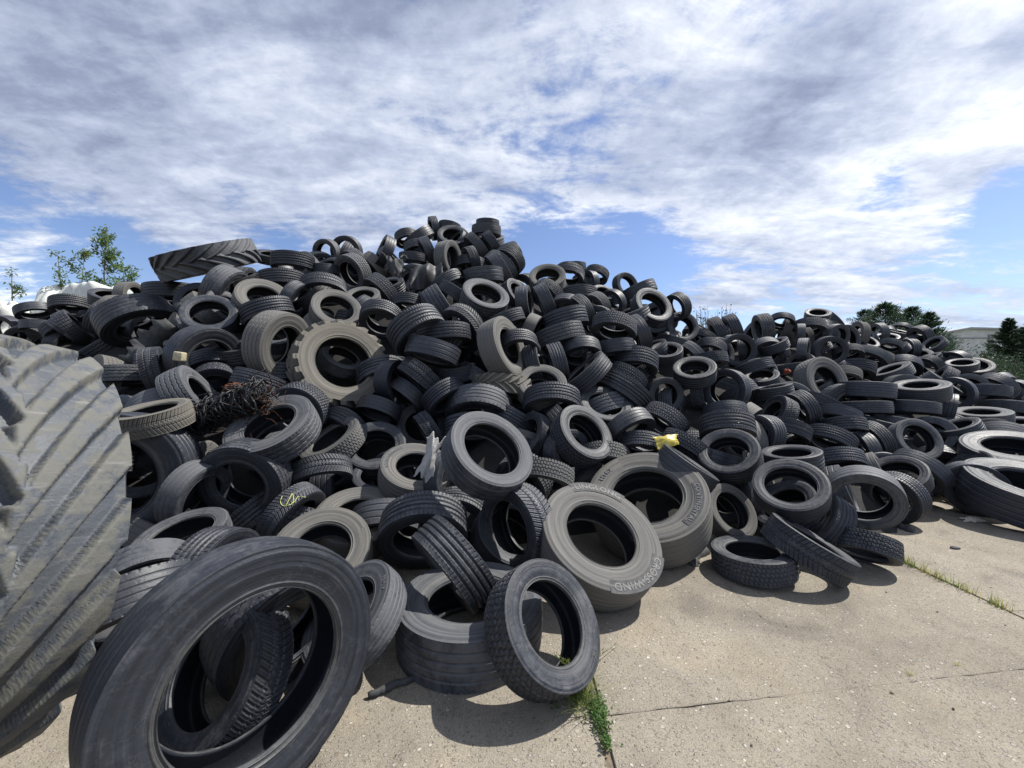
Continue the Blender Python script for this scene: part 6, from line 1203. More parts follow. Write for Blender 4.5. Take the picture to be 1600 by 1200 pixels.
# ------------------------------------------------------------------ the giant tractor tyre
def giantmat():
    m, t, b = material('giant_tyre_rubber')
    tc = t.new('ShaderNodeTexCoord'); P = tc.outputs['Object']
    sp = t.new('ShaderNodeSeparateXYZ'); t.link(P, sp.inputs[0])
    rad = t.math('SQRT', t.math('ADD', t.math('MULTIPLY', sp.outputs[0], sp.outputs[0]), t.math('MULTIPLY', sp.outputs[1], sp.outputs[1])))
    n1 = t.noise(P, 5, 7, .60, .2); n2 = t.noise(P, 24, 7, .66, .2); n3 = t.noise(P, 120, 5, .65)
    # scratches drawn along the axle direction
    sc = t.vmath('MULTIPLY', P, (60.0, 60.0, 5.0)); n4 = t.noise(sc, 1.0, 5, .6)
    c = t.ramp(n1, [(.28, (.030, .036, .047)), (.48, (.058, .067, .082)), (.62, (.088, .095, .104)), (.8, (.135, .133, .122))])
    topw = t.sstep(rad, .470, .492)
    mud = t.math('MULTIPLY', t.sstep(t.math('ADD', n2, t.math('MULTIPLY', topw, .12)), .50, .66), .75)
    c = t.mix(mud, c, (.140, .135, .112))
    c = t.mix(t.math('MULTIPLY', t.sstep(n4, .58, .72), .35), c, (.26, .255, .25))
    pit = t.math('MULTIPLY', t.sstep(n2, .40, .30), .7); c = t.mix(pit, c, (.03, .03, .03))
    t.link(c, b.inputs['Base Color']); t.link(t.math('MULTIPLY_ADD', mud, .3, .55), b.inputs['Roughness'])
    b.inputs['Specular IOR Level'].default_value = .45
    bp = t.new('ShaderNodeBump'); bp.inputs['Strength'].default_value = .5; bp.inputs['Distance'].default_value = .010
    t.link(t.math('ADD', t.math('MULTIPLY', n2, 1.0), t.math('ADD', t.math('MULTIPLY', n4, .14), t.math('MULTIPLY', n3, .3))), bp.inputs['Height']); t.link(bp.outputs[0], b.inputs['Normal'])
    return m
M['giant'] = giantmat()
GI = GIANT
groot, gp = place_tyre('G', GI['D'], GI['P'], GI['n'], 4, 'huge pale grey tractor tyre with curved lugs standing upright, cut off by the left edge', 'tractor tyre', None, spin=GI['spin'])

# ------------------------------------------------------------------ all other tyres
IDS = {}
def lettering(root, ty, words, u, v, rfrac, size, side='sidewall', mat=None, panel=True):
    """raised letters bent round the front wall, starting where the pixel (u, v) meets it"""
    bpy.context.view_layer.update()
    mw = root.matrix_world.copy(); D = root.scale[0]
    Ro, Ri, sh, hw, sd_, _ = profiles(ty, TY[ty][0])
    sc_ = side_curve(ty, sd_)
    inv = mw.inverted(); o = inv @ CAM; d = inv.to_3x3() @ ray(u, v)
    zpl = hw*.985; k = (zpl-o.z)/d.z; p = o+d*k; th0 = math.atan2(p.y, p.x)
    cu = bpy.data.curves.new('lettering', 'FONT'); cu.body = words; cu.size = size; cu.extrude = .0022; cu.offset = .0016
    cu.space_character = 1.12
    tmp = bpy.data.objects.new('tmp', cu); COL.objects.link(tmp); bpy.context.view_layer.update()
    me = bpy.data.meshes.new_from_object(tmp.evaluated_get(bpy.context.evaluated_depsgraph_get()))
    COL.objects.unlink(tmp); bpy.data.objects.remove(tmp)
    r0 = Ro-sh*rfrac
    rr = np.array([r0-size*.5, r0+size*1.3]); zz_ = np.interp(rr, sc_[:, 0][::-1], sc_[:, 1][::-1])+.0042
    xmax = max(v_.co.x for v_ in me.vertices)
    for vtx in me.vertices:
        x, y, z = vtx.co; rad = r0+y; th = th0-x/r0
        zs = float(np.interp(rad, rr, zz_)); vtx.co = (rad*math.cos(th), rad*math.sin(th), zs+.001+max(z, -.001)*1.3)
    me.materials.clear(); me.materials.append(mat or M['letter'])
    me.name = 'lettering'
    # the letters stand in a darker sunk band
    ws = max(v_.co.x for v_ in me.vertices) if False else None
    o2 = obj('lettering', me, side if not isinstance(side, str) else None)
    K = 40; PV = []
    for i in range(K):
        th = th0+size*.35/r0-(xmax+size*.7)/r0*i/(K-1)
        for j in range(6): rad = r0-size*.28+(size*1.28)*j/5; PV.append((rad*math.cos(th), rad*math.sin(th), float(np.interp(rad, rr, zz_))+.0009))
    if panel: obj('lettering_panel', mesh('lettering_panel', PV, grid_faces(K, 6, False), M['letter_dark'], True), side)
    return o2
M['letter'] = simple('raised_lettering', (.128, .128, .126), .6, .3, 25, .1)
M['letter_dark'] = simple('lettering_recess', (.062, .062, .063), .7, .35, 25, .1)
for ln in TYRES.strip().splitlines():
    f = ln.split('|'); ty, D, x, y, z, nx_, ny_, nz_, dust, sx, ws = f[0].split()
    D = float(D); P = (float(x), float(y), float(z)); n = (float(nx_), float(ny_), float(nz_))
    root, pcs = place_tyre(ty, D, P, n, int(dust), f[3] or None, f[2], f[4] or None, parts=(f[5] == '1'), wsc=float(ws), sx=float(sx), spin=random.random()*6.28)
    if f[1]: IDS[f[1]] = (root, pcs, ty)

# the rest of the heap, past the countable ones: one mesh
def lowpoly(ty, nu=56):
    Ro, Ri, sh, hw, side, lin = profiles(ty, TY[ty][0])
    sc_ = side_curve(ty, side, 9)
    tt = np.array([-.98, -.6, -.56, -.52, -.2, -.16, -.12, .12, .16, .2, .52, .56, .6, .98]); dp = np.array([0, 0, 1, 0, 0, 1, 0, 0, 1, 0, 0, 1, 0, 0])*.012*(ty != 'D')
    tr = np.stack([Ro-.008*np.abs(tt)**2-dp, hw*.9*tt], 1)
    up = sc_.copy(); dn = sc_.copy(); dn[:, 1] *= -1
    lc = interp_curve(lin, 6)
    prof = np.vstack([lc[::-1], up[::-1], tr[::-1], dn, lc[:-1]*np.array([1, -1])])
    return revolve(prof, nu)
LP = {}
Vs = []; Fs = []; b0 = 0
for ln in REST.strip().splitlines():
    ty, D, x, y, z, nx_, ny_, nz_ = ln.split(); D = float(D)
    if ty not in LP: LP[ty] = lowpoly(ty)
    V, Fq = LP[ty]; q = frame((float(nx_), float(ny_), float(nz_)), 0).to_matrix()
    Vs.append((V*D) @ np.array(q).T + np.array([float(x), float(y), float(z)])); Fs.append(Fq[:, ::-1]+b0); b0 += len(V)
hp = obj('heap_of_tyres', mesh('heap_of_tyres', np.vstack(Vs), np.vstack(Fs), M['tread'])); hp.color = (.3, .5, 0, 1)
tag(hp, 'countless further dark tyres filling the depth and the far slopes of the heap', 'tyre heap', kind='stuff')

# writing on the walls of four tyres
if 'cross_wind' in IDS:
    r_, p_, ty = IDS['cross_wind']
    lettering(r_, ty, 'LINGLONG', 889, 748, .34, .075, p_[1]); lettering(r_, ty, 'CROSS-WIND', 1014, 866, .34, .075, p_[1])
if 'twin_lettered' in IDS:
    r_, p_, ty = IDS['twin_lettered']
    lettering(r_, ty, 'HTR2', 948, 753, .55, .060, p_[1], panel=False); lettering(r_, ty, 'CONTINENTAL', 1062, 760, .50, .052, p_[1])
if 'long_haul' in IDS:
    r_, p_, ty = IDS['long_haul']
    lettering(r_, ty, 'LONG HAUL', 615, 728, .40, .075, p_[1])
if 'nav_truck' in IDS:
    r_, p_, ty = IDS['nav_truck']
    lettering(r_, ty, 'NAV', 590, 908, .45, .075, p_[1], M['letter'], False)

# ------------------------------------------------------------------ things lying on the heap
def crumple(name, c, size, mat, seed, n=26, amp=.25, rot=None, flat=False, sharp=1.6):
    """a crumpled closed sheet of film or cloth"""
    V = []; r = np.random.RandomState(seed)
    th = np.linspace(0, np.pi, n); ph = np.linspace(0, 2*np.pi, 2*n, endpoint=False)
    P = np.stack([np.outer(np.cos(ph), np.sin(th)), np.outer(np.sin(ph), np.sin(th)), np.outer(np.ones(2*n), np.cos(th))], -1).reshape(-1, 3)
    d = np.zeros(len(P))
    for k in range(9):
        w_ = r.normal(size=3)*(1.6+k*.9)*sharp; d += np.abs(np.sin(P@w_+r.rand()*6))*(.9**k)
    d = (d-d.mean())/d.std()
    P = P*(1+amp*d[:, None]*.6)*np.array(size)*.5
    if rot is not None: P = P @ np.array(rot).T
    P += np.array(c)
    Fq = grid_faces(2*n, n)
    return obj(name, mesh(name, P, Fq, mat, not flat))
def filmmat(name, col, tr=.3, rough=.35):
    m, t, b = material(name); tc = t.new('ShaderNodeTexCoord'); n = t.noise(tc.outputs['Object'], 40, 4, .6)
    t.link(t.ramp(n, [(.3, tuple(c*.75 for c in col)), (.7, col)]), b.inputs['Base Color'])
    b.inputs['Roughness'].default_value = rough; 
    bp = t.new('ShaderNodeBump'); bp.inputs['Strength'].default_value = .5; bp.inputs['Distance'].default_value = .01
    t.link(n, bp.inputs['Height']); t.link(bp.outputs[0], b.inputs['Normal'])
    return m
M['yellow'] = filmmat('yellow_film', (.55, .44, .07)); M['white_cloth'] = filmmat('grey_white_cloth', (.48, .46, .44), rough=.8)
M['white_sheet'] = simple('white_sheeting', (.60, .61, .56), .6, .15, 3, .4); M['black_film'] = filmmat('black_film', (.018, .018, .02), rough=.55)
M['rust'] = simple('rusty_fibre', (.10, .040, .022), .9, .5, 60, .3); M['black'] = simple('black_rubber_shred', (.022, .022, .025), .5, .4, 30, .3, .5)
M['wood'] = simple('pale_block', (.42, .37, .25), .85, .3, 30, .4); M['orange'] = simple('orange_scrap', (.35, .09, .04), .6, .3, 30, .2)
M['mark'] = simple('yellow_marking', (.62, .66, .22), .7, .15, 60, 0)
M['scrap'] = simple('torn_rubber', (.045, .046, .048), .7, .4, 20, .5, .4); M['paper'] = simple('pale_litter', (.5, .46, .38), .9, .3, 40, .2)

zd = DEPTHS
def drape(name, cs, mat, label, cat, seed, fold=.03, freq=7.0, n=46, m=46, thick=.002, ragged=.06, tail=0.0):
    """a hanging or crumpled sheet: four corners (top left, top right, bottom right, bottom left), pleats and torn edges"""
    r = np.random.RandomState(seed); c = [np.array(tuple(p)) for p in cs]; nrm = np.cross(c[1]-c[0], c[3]-c[0]); nrm /= np.linalg.norm(nrm)
    if nrm @ np.array(tuple(CAM-cs[0])) < 0: nrm = -nrm
    ws = [(r.normal()*freq, r.normal()*freq*.8, r.rand()*6, .8**k) for k in range(8)]
    V = []
    for i in range(n):
        for j in range(m):
            s, t_ = i/(n-1), j/(m-1)
            es = ragged*(np.sin(t_*7+seed)+.5*np.sin(t_*23+2))*.5; et = ragged*(np.sin(s*6+seed*2)+.5*np.sin(s*19))*.5
            s2 = .5+(s-.5)*(1+es)*(1-.25*math.sin(t_*3.14)*(.5+.5*math.sin(seed))); t2 = t_+et*abs(t_-.5)*2
            p = (c[0]*(1-s2)+c[1]*s2)*(1-t2)+(c[3]*(1-s2)+c[2]*s2)*t2
            k = sum(w*math.sin(a*s*1.6+b*t_*1.6+q) for a, b, q, w in ws)/2.2; k += .5*math.sin((s*.9+t_*.25)*freq*4+seed)
            p = p+nrm*(fold*k+fold*2.2*math.sin(t_*3.14)*math.sin(s*3.14))
            V.append(p)
    V = np.array(V); o = obj(name, mesh(name, V, grid_faces(n, m, False), mat, True)); md = o.modifiers.new('t', 'SOLIDIFY'); md.thickness = thick
    tag(o, label, cat); return o
z_ = zd['yellow']
drape('plastic_bag', (at(1018, 682, z_), at(1060, 679, z_+.05), at(1063, 694, z_-.02), at(1030, 706, z_-.08)), M['yellow'], 'crumpled bright yellow plastic bag caught between car tyres', 'plastic bag', 3, .014, 3.0, ragged=.12, thick=.003)
z_ = zd['white']
drape('cloth_rag', (at(684, 680, z_), at(692, 684, z_+.03), at(662, 746, z_-.02), at(648, 742, z_-.03)), M['white_cloth'], 'dirty white rag hanging over the tyre that reads LONG HAUL', 'rag', 8, .014, 2.6, ragged=.2, thick=.004) if False else drape('cloth_rag', (at(668, 684, z_), at(696, 682, z_+.04), at(676, 745, z_-.02), at(646, 747, z_-.03)), M['white_cloth'], 'dirty white rag hanging over the tyre that reads LONG HAUL', 'rag', 8, .014, 2.6, ragged=.22, thick=.004)
z_ = zd['black']
drape('plastic_sheet', (at(640, 418, z_), at(690, 412, z_+.1), at(694, 448, z_-.1), at(640, 455, z_-.2)), M['black_film'], 'crumpled black plastic film below the crest of the heap', 'plastic sheet', 11, .06, 4, thick=.004)
# drape('cloth_rag', (at(628, 420, z_), at(646, 418, z_), at(652, 432, z_-.15), at(632, 440, z_-.15)), M['white_sheet'], 'pale grey scrap of sheet beside the black film near the crest', 'rag', 14, .035, 6, ragged=.25)
drape('rubber_scrap', (at(600, 400, z_+.1), at(634, 405, z_+.1), at(632, 432, z_-.1), at(602, 426, z_-.1)), M['scrap'], 'broad dark flap of torn rubber left of the black film near the crest', 'rubber scrap', 15, .06, 4, ragged=.3, thick=.015)
# shredded tyre carcass: a black frayed band over rusty wire
sh_ = bpy.data.objects.new('shredded_tyre', None); COL.objects.link(sh_); A_ = at(270, 668, zd['shred']); B_ = at(418, 612, zd['shred']+.12); sh_.location = A_
tag(sh_, 'shredded black tyre carcass with frayed strips and rusty wire beside the huge tractor tyre', 'shredded tyre')
fr_ = MB()
for k in range(330):
    f = random.random(); c = A_.lerp(B_, f)+rvec(.020)-A_; d = (B_-A_).normalized()
    a0 = random.random()*6.28; pts = []
    e1 = d.orthogonal().normalized(); e2 = d.cross(e1); rr_ = random.uniform(.03, .105)
    for j in range(6): a = a0+j*.55; pts.append(c+(e1*math.cos(a)+e2*math.sin(a))*rr_*(1+.15*j)+d*(j*.012*random.choice((-1, 1)))+rvec(.006))
    fr_.tube(pts, [.009, .008, .008, .006, .005, .003], 4)
fr_.build('frayed_strips', M['black'], sh_, True)
wi = MB()
for k in range(90):
    f = random.random(); c = at(340+90*f+random.gauss(0, 14), 665-60*f+random.gauss(0, 10)+10, zd['shred']+.02+random.random()*.1)-A_
    p = [c]; dd = rvec(1).normalized()
    for j in range(5): dd = (dd+rvec(.5)).normalized(); p.append(p[-1]+dd*.03)
    wi.tube(p, .0022, 3)
wi.build('rusty_wire', M['rust'], sh_, True)
o = crumple('rusty_mat', at(375, 606, zd['shred']+.22)-A_, (.24, .16, .08), M['rust'], 31, 20, .35, flat=True); o.parent = sh_
# a pale block stuck in the broken tyre
bk = MB(); bk.box((0, 0, 0), (.10, .08, .10), Matrix.Rotation(R(8), 3, 'Y')); o = bk.build('foam_block', M['wood']); o.location = at(281, 557, zd['block'])
md = o.modifiers.new('b', 'BEVEL'); md.width = .012; md.segments = 2
tag(o, 'small pale block jammed in the broken rim of a grey tyre', 'block')
# torn strip of tread
def torn(name, pts, wdt, mat, label, seed, thick=.018):
    r = random.Random(seed); pts = [Vector(p) for p in pts]; n = 18; V = []; c = interp_curve([tuple(p) for p in pts], n)
    for i in range(n):
        p = Vector(c[i]); d = (Vector(c[min(i+1, n-1)])-Vector(c[max(i-1, 0)])).normalized(); s_ = d.cross((CAM-p).normalized()).normalized(); nn = s_.cross(d).normalized()
        w0 = wdt*(.5+r.uniform(-.12, .12)); w1 = wdt*(.5+r.uniform(-.22, .22))*(1-.4*(i/n)**3)
        bow = nn*wdt*.10*math.sin(i*.55)
        V += [p-s_*w0+bow, p+bow*1.5+nn*wdt*.10, p+s_*w1+bow, p+s_*w1+bow-nn*thick, p+bow*1.5+nn*wdt*.10-nn*thick, p-s_*w0+bow-nn*thick]
    Fc = [(i*6+j, i*6+(j+1) % 6, (i+1)*6+(j+1) % 6, (i+1)*6+j) for i in range(n-1) for j in range(6)]+[tuple(range(6))[::-1], tuple((n-1)*6+j for j in range(6))]
    o = obj(name, mesh(name, V, Fc, mat)); tag(o, label, 'rubber scrap'); return o
zt = zd['torn']
torn('rubber_scrap', [at(268, 505, zt), at(245, 522, zt-.05), at(222, 545, zt-.15), at(198, 568, zt-.25)], .26, M['scrap'], 'long torn strip of tread sagging beside the big grey truck tyre', 4)
torn('rubber_scrap', [ground(575, 1088, .02), ground(610, 1072, .03), ground(655, 1058, .012)], .035, M['scrap'], 'thin sliver of torn rubber on the concrete by the tyre that reads NAV', 7, .008)
sp = ground(1415, 828, .01)
torn('rubber_scrap', [ground(1402, 822, .015), ground(1415, 826, .03), ground(1428, 832, .008)], .07, M['scrap'], 'curled flake of rubber on the concrete right of the stacked car tyres', 8, .012)
torn('rubber_scrap', [ground(1080, 882, .015), ground(1090, 868, .03), ground(1108, 862, .01)], .10, M['scrap'], 'flat dark piece of rubber on the ground left of the low black tyre', 9, .012)
o = crumple('stone', ground(1492, 856, .012), (.085, .05, .03), M['scrap'], 40, 10, .1); tag(o, 'dark oval stone lying alone on the bright concrete', 'stone')
o = crumple('paper_scrap', ground(1520, 812, .02), (.20, .12, .05), M['paper'], 41, 12, .3, flat=True); tag(o, 'crumpled pale scrap on the ground under the large truck tyres', 'scrap')
o = crumple('plastic_scrap', at(1230, 580, zd['orange']), (.10, .08, .08), M['orange'], 42, 12, .35, flat=True); tag(o, 'small orange scrap glowing in a dark gap of the heap', 'scrap')
# pale slivers of litter in the gaps: parts of nothing, each its own thing
for k, (u, v, l) in enumerate(((706, 620, 'near the row of block treads'), (1205, 600, ''), (870, 1000, 'inside the front tyre'))): pass
# painted loop on the winter tyre
if 'yellow_mark' in IDS:
    r_, p_, ty = IDS['yellow_mark']; bpy.context.view_layer.update(); inv = r_.matrix_world.inverted(); o_ = inv @ CAM
    def on_tread(u, v):
        d = inv.to_3x3() @ ray(u, v); a = d.x**2+d.y**2; b = 2*(o_.x*d.x+o_.y*d.y); c = o_.x**2+o_.y**2-.503**2; q = b*b-4*a*c
        return o_+d*((-b-math.sqrt(q))/(2*a)) if q > 0 else None
    mk = MB()
    for path in (((441, 775), (438, 784), (442, 790), (450, 790), (460, 784), (466, 776), (478, 777)), ((446, 791), (452, 780), (457, 771), (458, 784), (452, 790))):
        pts = [on_tread(*p) for p in path]; pts = [p for p in pts if p is not None]
        if len(pts) > 3: mk.tube([Vector(q) for q in interp_curve([tuple(p) for p in pts], 22)], .0042, 5)
    if mk.V: mk.build('paint_mark', M['mark'], p_[0], True)

# ------------------------------------------------------------------ plants
M['grass'] = leafmat('grass_blades', (.08, .12, .03), (.22, .26, .08)); M['drygrass'] = leafmat('dry_blades', (.22, .22, .07), (.42, .38, .16))
M['weed'] = leafmat('weed_leaves', (.035, .075, .02), (.08, .15, .035)); M['leaf'] = leafmat('sapling_leaves', (.03, .06, .014), (.11, .17, .04))
M['needle'] = leafmat('conifer_sprays', (.010, .024, .013), (.030, .055, .028)); M['bark'] = simple('grey_bark', (.13, .10, .07), .9, .35, 20, .4)
M['bushleaf'] = leafmat('olive_leaves', (.03, .04, .02), (.07, .08, .04))
def blade(mb, p, h, lean, wd=.004):
    a = random.random()*6.28; d = Vector((math.cos(a), math.sin(a), 0)); s_ = Vector((-d.y, d.x, 0))*wd; P0 = Vector(p); V = []
    for j in range(5):
        f = j/4; q = P0+Vector((0, 0, h*f*(1-.25*f*lean)))+d*h*lean*f*f; V += [q-s_*(1-f*.9), q+s_*(1-f*.9)]
    mb.add(V, [(2*j, 2*j+1, 2*j+3, 2*j+2) for j in range(4)])
# tall weed in the wide joint
wd = bpy.data.objects.new('weed', None); COL.objects.link(wd); wp = ground(905, 1082); wd.location = (wp.x, wp.y, 0)
tag(wd, 'bright green grassy weed growing from the joint at the foot of the front tyre', 'weed')
mb = MB()
for k in range(260): blade(mb, Vector((random.gauss(0, .028), random.gauss(-.02, .05), -.01)), random.uniform(.05, .17), random.uniform(.3, 1.3), .0026)
for k in range(16):
    p0 = Vector((random.gauss(0, .02), random.gauss(0, .03), 0)); a = random.uniform(-.9, 1.0); L = random.uniform(.14, .26); pts = [p0+Vector((math.sin(a)*L*f*f*.8, -.1*f*f*L, L*f)) for f in (0, .3, .6, .8, 1)]
    mb.tube(pts, [.0016, .0014, .0012, .0010, .0008], 4)
    for q in range(12):
        f = random.uniform(.6, 1); mb.leaf(p0+Vector((math.sin(a)*L*f*f*.8, -.1*f*f*L, L*f)), Vector((math.sin(a)+random.gauss(0, .5), random.gauss(0, .4), .8)), rvec(1), .018, .004)
mb.build('blades', M['grass'], wd)
for k, (u, v, n, sp_, lab) in enumerate(((935, 1118, 520, .03, 'low dark green leafy weed filling the wide joint in the concrete'), (945, 1165, 90, .012, 'sparse dark weed at the lower end of the wide joint'), (868, 1100, 40, .02, 'thin sprig lying on the concrete below the front tyre'))):
    mb = MB(); c = ground(u, v)
    for q in range(n):
        p = Vector((random.gauss(0, sp_*.75), random.gauss(0, sp_*1.9), random.uniform(0, .035))); mb.leaf(p, Vector((random.gauss(0, 1), random.gauss(0, 1), random.uniform(.1, .9))), Vector((0, 0, 1))+rvec(.3), random.uniform(.010, .022), .009)
    for q in range(n//12):
        p = Vector((random.gauss(0, sp_*.6), random.gauss(0, sp_*1.5), 0)); mb.tube([p, p+Vector((random.gauss(0, .01), random.gauss(0, .02), .03))], .001, 3)
    o = mb.build('weed', M['weed']); o.location = (c.x, c.y, .002); tag(o, lab, 'weed', kind='stuff' if k == 0 else None)
# tufts along the long joint
tf = ((1404, 879, 95), (1420, 884, 100), (1436, 892, 70), (1466, 902, 40), (1480, 908, 45), (1512, 918, 60), (1524, 926, 50), (1582, 945, 60), (1592, 952, 60))
labs = ('green tuft at the start of the long joint, nearest the last low tyre', 'densest green tuft of the long joint, second from the low tyre', 'green tuft in the long joint just before its first gap', 'small tuft in the long joint just after its first gap', 'small dry tuft in the long joint between two gaps', 'tall sparse tuft in the middle of the long joint', 'dry tuft beside the dark clod in the long joint', 'last but one tuft of the long joint by the picture edge', 'outermost tuft of the long joint at the picture edge')
for (u, v, n), lab in zip(tf, labs):
    c = ground(u, v); mb = MB()
    for q in range(int(n*.6)): blade(mb, Vector((random.gauss(0, .012), random.gauss(0, .028), -.01)), random.uniform(.035, .11), random.uniform(.1, .9), .0028)
    o = mb.build('grass_tuft', M['grass'] if random.random() < .4 else M['drygrass']); o.location = (3.395+random.gauss(0, .004), c.y, 0); tag(o, lab, 'grass', 'grass tufts in the long joint of the concrete')
for (u, v, lab) in ((1495, 1040, 'thin dry sprout in the cross joint, nearer the picture edge'), (1422, 1055, 'thin dry sprout in the middle of the cross joint')):
    c = ground(u, v); mb = MB()
    for q in range(26): blade(mb, Vector((random.gauss(0, .012), random.gauss(0, .006), -.008)), random.uniform(.015, .05), random.uniform(.2, 1.2), .0016)
    o = mb.build('grass_tuft', M['drygrass']); o.location = (c.x, c.y, 0); tag(o, lab, 'grass')
# grit and crumbs on the slabs
gr = MB()
for k in range(420):
    x = random.uniform(-.6, 6); y = random.uniform(1.0, 6)
    if random.random() < .35: x = random.choice((.409, 3.395))+random.gauss(0, .05)
    s_ = random.choice((.003, .004, .005, .008)); 
    V = [Vector(p)*s_+rvec(s_*.3) for p in ((1, 0, 0), (0, 1, 0), (-1, 0, 0), (0, -1, 0), (0, 0, .7), (0, 0, -.7))]
    gr.add([v_+Vector((x, y, .006)) for v_ in V], [(0, 1, 4), (1, 2, 4), (2, 3, 4), (3, 0, 4), (1, 0, 5), (2, 1, 5), (3, 2, 5), (0, 3, 5)])
o = gr.build('gravel', simple('grit', (.15, .12, .09), .9, .6, 9, .2)); tag(o, 'fine dark grit and crumbs scattered over the concrete', 'grit', kind='stuff')

def sapling(u, v_top, z, spread, nbr, label, seed, lv=1.0, vb=None):
    r = random.Random(seed); random.seed(seed)
    top = at(u, v_top, z); base_ = Vector((top.x+r.uniform(-.1, .1), top.y, 0)); H = top.z
    root = bpy.data.objects.new('sapling_tree', None); COL.objects.link(root); root.location = base_; tag(root, label, 'tree', 'saplings behind the white sheeting')
    tr = MB(); cr = MB(); tr.tube([Vector((0, 0, 0)), Vector((.03, 0, H*.5)), Vector((-.02, 0, H*.8)), top-base_], [.03, .02, .012, .004], 6)
    for k in range(nbr):
        f = r.uniform(.62, 1.0); a = r.random()*6.28; p = Vector((0, 0, H*f)); L = spread*(1.15-f)*1.6*r.uniform(.6, 1.2)+.12
        d = Vector((math.cos(a), math.sin(a)*.7, r.uniform(.4, 1.1))).normalized(); pts = [p+d*L*t_+Vector((0, 0, -.10*L*t_*t_)) for t_ in (0, .33, .66, 1)]
        tr.tube(pts, [.008, .006, .004, .002], 4)
        for q in range(int(60*lv*L/.5)+14):
            t_ = r.uniform(.15, 1.05); pp = p+d*L*t_+rvec(.045); dd = (d*.5+rvec(.8)).normalized(); dd.z -= .25
            cr.leaf(pp, dd, Vector((0, 0, 1))+rvec(.5), r.uniform(.06, .11), r.uniform(.02, .038))
    tr.build('trunk', M['bark'], root, True); cr.build('crown', M['leaf'], root)
sapling(166, 362, 9.0, .38, 34, 'tallest green sapling rising behind the white sheeting', 51, 1.2)
sapling(192, 418, 9.4, .40, 24, 'low bushy sapling between the tallest one and the slanted tractor tyre', 54, 1.2)
sapling(90, 398, 8.6, .20, 10, 'slim sapling above the left end of the white sheeting', 52)
sapling(18, 420, 8.2, .20, 8, 'sparse sapling at the picture edge, left of the slim one', 53, .8)
sapling(132, 398, 9.2, .32, 20, 'bushy sapling between the slim one and the tallest one', 55, 1.1)
# white sheeting behind the heap
def sheeting(u0, u1, vt, z, label, seed):
    a = at(u0, vt, z); b = at(u1, vt, z); H = a.z; L = (b-a).length; n, m_ = 70, 40; r = np.random.RandomState(seed); V = []
    U = np.linspace(0, 1, n); T = np.linspace(0, 1, m_)
    ws = [(r.normal()*9, r.normal()*7, r.rand()*6, 1/(1+k*.3)) for k in range(10)]
    for u in U:
        for t_ in T:
            prof_y = -.9*math.cos(t_*math.pi)*1.0; prof_z = H*math.sin(t_*math.pi)**.35 if 0 < t_ < 1 else 0
            e = min(1, min(u, 1-u)/.14)**.5; k = sum(c*abs(math.sin(a_*u*2+b_*t_*2+p)) for a_, b_, p, c in ws)/4
            V.append((a.x+(b.x-a.x)*u, z+.15+prof_y*.5*e-(k-.5)*.28*e, prof_z*(.62+.38*e)*(1-.05+.07*(k-.6))))
    Fc = grid_faces(n, m_, False); o = obj('tarpaulin', mesh('tarpaulin', V, Fc, M['white_sheet'], True)); tag(o, label, 'tarpaulin'); return o
sheeting(52, 246, 436, 8.6, 'creased dirty white sheeting covering something long behind the heap', 61)
sheeting(-70, 44, 468, 8.0, 'lower white sheeting at the picture edge above the huge tractor tyre', 62)

def conifer(u, v_top, z, wid, label, seed, slender=1.0, loose=.12, n=5200, name='conifer_tree'):
    r = random.Random(seed); random.seed(seed); top = at(u, v_top, z); H = top.z
    root = bpy.data.objects.new(name, None); COL.objects.link(root); root.location = (top.x, top.y, 0); tag(root, label, 'tree')
    tr = MB(); tr.tube([Vector((0, 0, 0)), Vector((0, 0, H*.6)), Vector((0, 0, H*.98))], [.09, .05, .01], 6)
    cr = MB(); nb = 170
    for k in range(nb):
        f = (k+r.random())/nb; a = k*2.4+r.random(); z0 = H*(.12+.86*f); L = wid*.5*(1-f)**slender*r.uniform(.7, 1.2)+.05
        d = Vector((math.cos(a), math.sin(a), r.uniform(.15, .6))).normalized(); tr.tube([Vector((0, 0, z0)), Vector((0, 0, z0))+d*L], [.015, .004], 4)
        for q in range(n//nb):
            t_ = r.random()**.6; p = Vector((0, 0, z0))+d*L*t_+rvec(loose*(.12+.88*(1-f))*wid*.32); dd = (d+Vector((0, 0, .5))+rvec(.28)).normalized()
            cr.leaf(p, dd, rvec(1), r.uniform(.10, .22), r.uniform(.02, .04))
    tr.build('trunk', M['bark'], root, True); cr.build('crown', M['needle'], root)
conifer(1384, 474, 20, 6.2, 'wide evergreen behind the far slope, the one with the tallest tip', 71, .8, .16, 12000)
conifer(1424, 480, 21, 6.0, 'evergreen with drooping sprays, middle one behind the far slope', 72, .8, .16, 12000)
conifer(1452, 488, 19, 3.0, 'evergreen behind the far slope that stands nearest the pale building', 73, .8, .14, 8000)
conifer(1352, 484, 22, 4.6, 'low evergreen tip where the far slope of tyres starts to fall', 77, .7, .16, 8000)
conifer(1577, 497, 22, 4.6, 'dark green cone-shaped cypress in front of the pale building', 74, 1.15, .07, 16000, 'cypress_tree')
conifer(1618, 488, 21, 4.2, 'dark cypress cut off by the picture edge', 75, 1.1, .07, 14000, 'cypress_tree')
